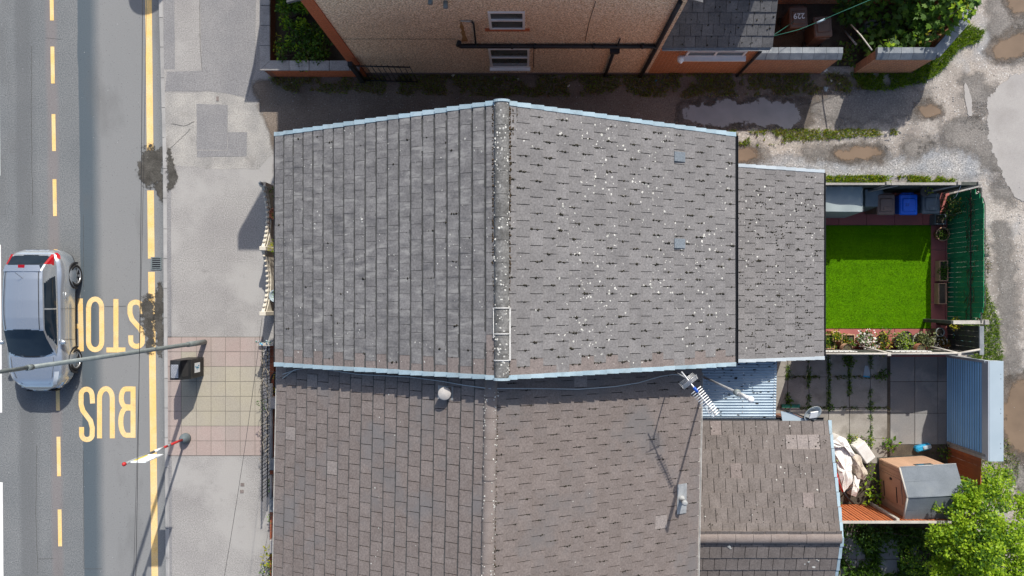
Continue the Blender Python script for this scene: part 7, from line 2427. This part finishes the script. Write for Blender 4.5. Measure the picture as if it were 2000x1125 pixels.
st_ = MB().tube([P(1662, 48, 1.2), P(1682, 70, 1.5), P(1703, 98, 1.72)], .02, 6).build('stick', 'wood_pale'); tag(st_, 'pale stick leaning on the end of the coped yard wall', 'stick')
st_ = MB().tube([P(1648, 58, .3), P(1672, 87, .9)], .028, 6).build('stick', 'wood_grey'); tag(st_, 'grey stick leaning in the gap between both yard walls', 'stick')
syc = thing('sycamore_bush', 'large-leaved dark green sycamore bush filling the shaded yard corner', 'tree', (11.6, 8.2, 0))
clumps = []
for (px, py, z) in ((1660, 15, .9), (1690, 10, 1.1), (1665, 35, .8), (1720, 60, .7), (1745, 70, .9), (1700, 72, .7), (1770, 30, 1.3), (1795, 10, 1.6), (1820, 25, 1.8), (1800, 45, 1.5), (1840, 10, 1.9), (1780, 60, 1.3), (1820, 60, 1.6), (1760, 85, 1.3), (1800, 80, 1.5), (1860, -5, 2.1), (1880, 10, 2.2), (1845, 40, 1.9), (1735, 20, 1.0), (1830, -15, 2.0), (1775, 0, 1.5), (1715, 90, 1.0), (1895, -8, 2.2)):
    q = P(px, py, z); clumps.append((q.x, q.y, z, random.uniform(.26, .42)))
sb_ = MB()
for (x, y, z, r) in clumps:
    sb_.tube([(11.6 + (x - 11.6) * .2, 8.2 + (y - 8.2) * .2, 0), (11.6 + (x - 11.6) * .7, 8.2 + (y - 8.2) * .7, z * .6), (x, y, z)], .025, 5, r2=.008)
sb_.build('stem', 'bark', syc)
crown('crown', clumps, 420, .19, ['leaf_mid', 'leaf_mid', 'leaf_dark'], syc, up=1.2, shape='palm')
shrub('sunlit yellow-green sycamore shoots above the corner coping', clump_px([(1878, 12), (1885, 25), (1870, 20)], 2.35, .15, .22) + clump_px([(1818, 68), (1826, 62), (1795, 74), (1735, 78), (1742, 84)], 1.75, .10, .16), 500, .14, ['leaf_lime', 'leaf_yellow', 'leaf_mid'])
shrub('leafy weed growing through the gap between both yard walls', clump_px([(1645, 95), (1660, 105), (1672, 92), (1650, 115), (1665, 120), (1640, 108), (1662, 85)], .5, .16, .26), 520, .11, ['leaf_mid', 'leaf_dark', 'leaf_mid', 'leaf_olive'])

# ------------------------------------------------------------------ grass verges, litter
grass('grass_verge', ragged(px_poly([(525, 150), (700, 148), (1300, 142), (1450, 142), (1620, 145), (1700, 150), (1690, 178), (1560, 185), (1300, 190), (1000, 188), (830, 188), (700, 182), (560, 178)]), .2, .12, 3), 1300, .12, .024, ['grass_shade', 'grass_dry', 'grass_lime', 'grass_dry'], .004, 'shaded weedy grass verge along the foot of the pebbledash wall', patch=.28, seed=2)
grass('grass_verge', ragged(px_poly([(1660, 143), (1776, 140), (1808, 112), (1835, 80), (1880, 45), (1925, 62), (1910, 82), (1872, 98), (1850, 128), (1805, 162), (1740, 174), (1690, 176)]), .15, .06, 5), 2300, .15, .024, ['grass_lime', 'grass_lime', 'grass_green'], .004, 'lush bright grass curving round the brick yard wall corner', patch=.05, seed=8)
grass('grass_verge', ragged(px_poly([(1425, 256), (1560, 252), (1750, 252), (1755, 262), (1650, 270), (1560, 276), (1480, 285), (1438, 284)]), .15, .08, 6), 2300, .09, .022, ['grass_lime', 'grass_dry', 'grass_lime', 'leaf_yellow'], .004, 'sunlit yellow-green grass strip in the lane beside the long puddle', patch=.22, seed=5)
grass('grass_verge', ragged(px_poly([(1608, 344), (1700, 342), (1810, 343), (1865, 350), (1862, 357), (1608, 357)]), .15, .04, 7), 2600, .10, .03, ['grass_lime', 'leaf_lime', 'grass_green', 'leaf_yellow'], .004, 'strip of yellow-green weeds along the outer face of grey fence', patch=.05, seed=6)
grass('grass_verge', ragged(px_poly([(1868, 640), (1870, 560), (1885, 520), (1925, 560), (1950, 620), (1958, 700), (1950, 730), (1885, 690)]), .15, .08, 8), 1700, .12, .022, ['grass_lime', 'grass_green', 'grass_lime'], .004, 'bright green grass growing on the lane side of green fence', patch=.1, seed=7)
grass('grass_verge', ragged(px_poly([(1905, 440), (1925, 430), (1935, 520), (1925, 560), (1900, 540)]), .15, .05, 8), 700, .08, .02, ['grass_dry', 'grass_green'], .004, 'thin dry grass at the foot of green fence in the lane', patch=.4, seed=9)
grass('grass_verge', ragged(px_poly([(1880, 860), (1960, 850), (1990, 900), (1985, 1000), (1900, 940)]), .15, .08, 8), 800, .10, .02, ['grass_lime', 'grass_green', 'grass_dry'], .004, 'patchy lane grass beyond the roller shutter housing', patch=.35, seed=10)
lit = [(609, 131, .05, 'junk_white'), (1612, 174, .07, 'box_white'), (1612, 138, .06, 'junk_white'), (1640, 163, .04, 'junk_cloth'), (1011, 155, .035, 'junk_white'), (1110, 168, .04, 'junk_white'), (885, 147, .05, 'junk_white'), (966, 152, .05, 'kerb_concrete'), (570, 162, .03, 'junk_white'), (1281, 158, .03, 'label_blue'), (640, 148, .04, 'junk_white'), (1623, 158, .03, 'junk_white')]
for i, (px, py, s, mt) in enumerate(lit):
    q = P(px, py)
    m = MB(); m.blob((q.x, q.y, .02), s * 1.3, s * .8, s * .8, 0, random.random() * 3); m.blob((q.x + s * .6, q.y + s * .3, .02), s * .7, s * .6, s * .6, 0, 1)
    o = m.build('litter', mt, origin=(q.x, q.y, .004))
    tag(o, 'small pale scrap of litter in the shaded alley grass', 'litter', 'litter scraps in the alley')
for o in [o for o in bpy.data.objects if o.name.startswith('litter') and o.type == 'MESH' and not o.parent and 'bin' not in o.name]:
    pass
# larger stones scattered over the lane
stn = MB()
for i in range(900):
    px, py = random.uniform(1440, 2000), random.uniform(170, 345)
    if 1336 < px < 1560 and 195 < py < 250: continue
    q = P(px, py); s = random.uniform(.008, .028)
    stn.blob((q.x, q.y, .002), s, s * .8, s * .7, random.choice((0, 0, 1)), random.random() * 3)
for i in range(500):
    px, py = random.uniform(1925, 2010), random.uniform(345, 1100)
    q = P(px, py); s = random.uniform(.008, .03)
    stn.blob((q.x, q.y, .002), s, s * .8, s * .7, random.choice((0, 0, 1)), random.random() * 3)
for i in range(500):
    px, py = random.uniform(510, 1440), random.uniform(160, 260)
    q = P(px, py); s = random.uniform(.006, .02)
    stn.blob((q.x, q.y, .004), s, s * .8, s * .7, random.choice((0, 1, 1)), random.random() * 3)
grass('undergrowth', px_poly([(1640, 1030), (1840, 1030), (1850, 1190), (1640, 1190)]), 900, .24, .05, ['leaf_mid', 'leaf_dark', 'grass_green', 'leaf_mid'], .02, 'dark weedy undergrowth over the slabs below the orange-brown fence', patch=.38, seed=12)
o = stn.build('loose_stones', ['kerb_concrete', 'damp_gravel'], kind='stuff')
# unseen round disc, added above the frame to cast its shadow on the road
q = P(296, -22, ZR) + Vector((.3 * 1.15 * 2.75, .954 * 1.15 * 2.75, 0))
rs_ = thing('shadow_disc', 'large round disc on a post, added out of view to cast a shadow on the road', 'shadow caster', (q.x, q.y, 0))
MB().lathe([(.62, -.012), (.62, .012)], q.x, q.y, 2.75, 32, mat=Matrix.Rotation(R(90), 4, 'X')).build('disc', 'label_white', rs_)
MB().tube([(q.x + .55, q.y + .04, 0), (q.x + .55, q.y + .04, 2.9)], .038, 10).build('post', 'pole_grey', rs_)
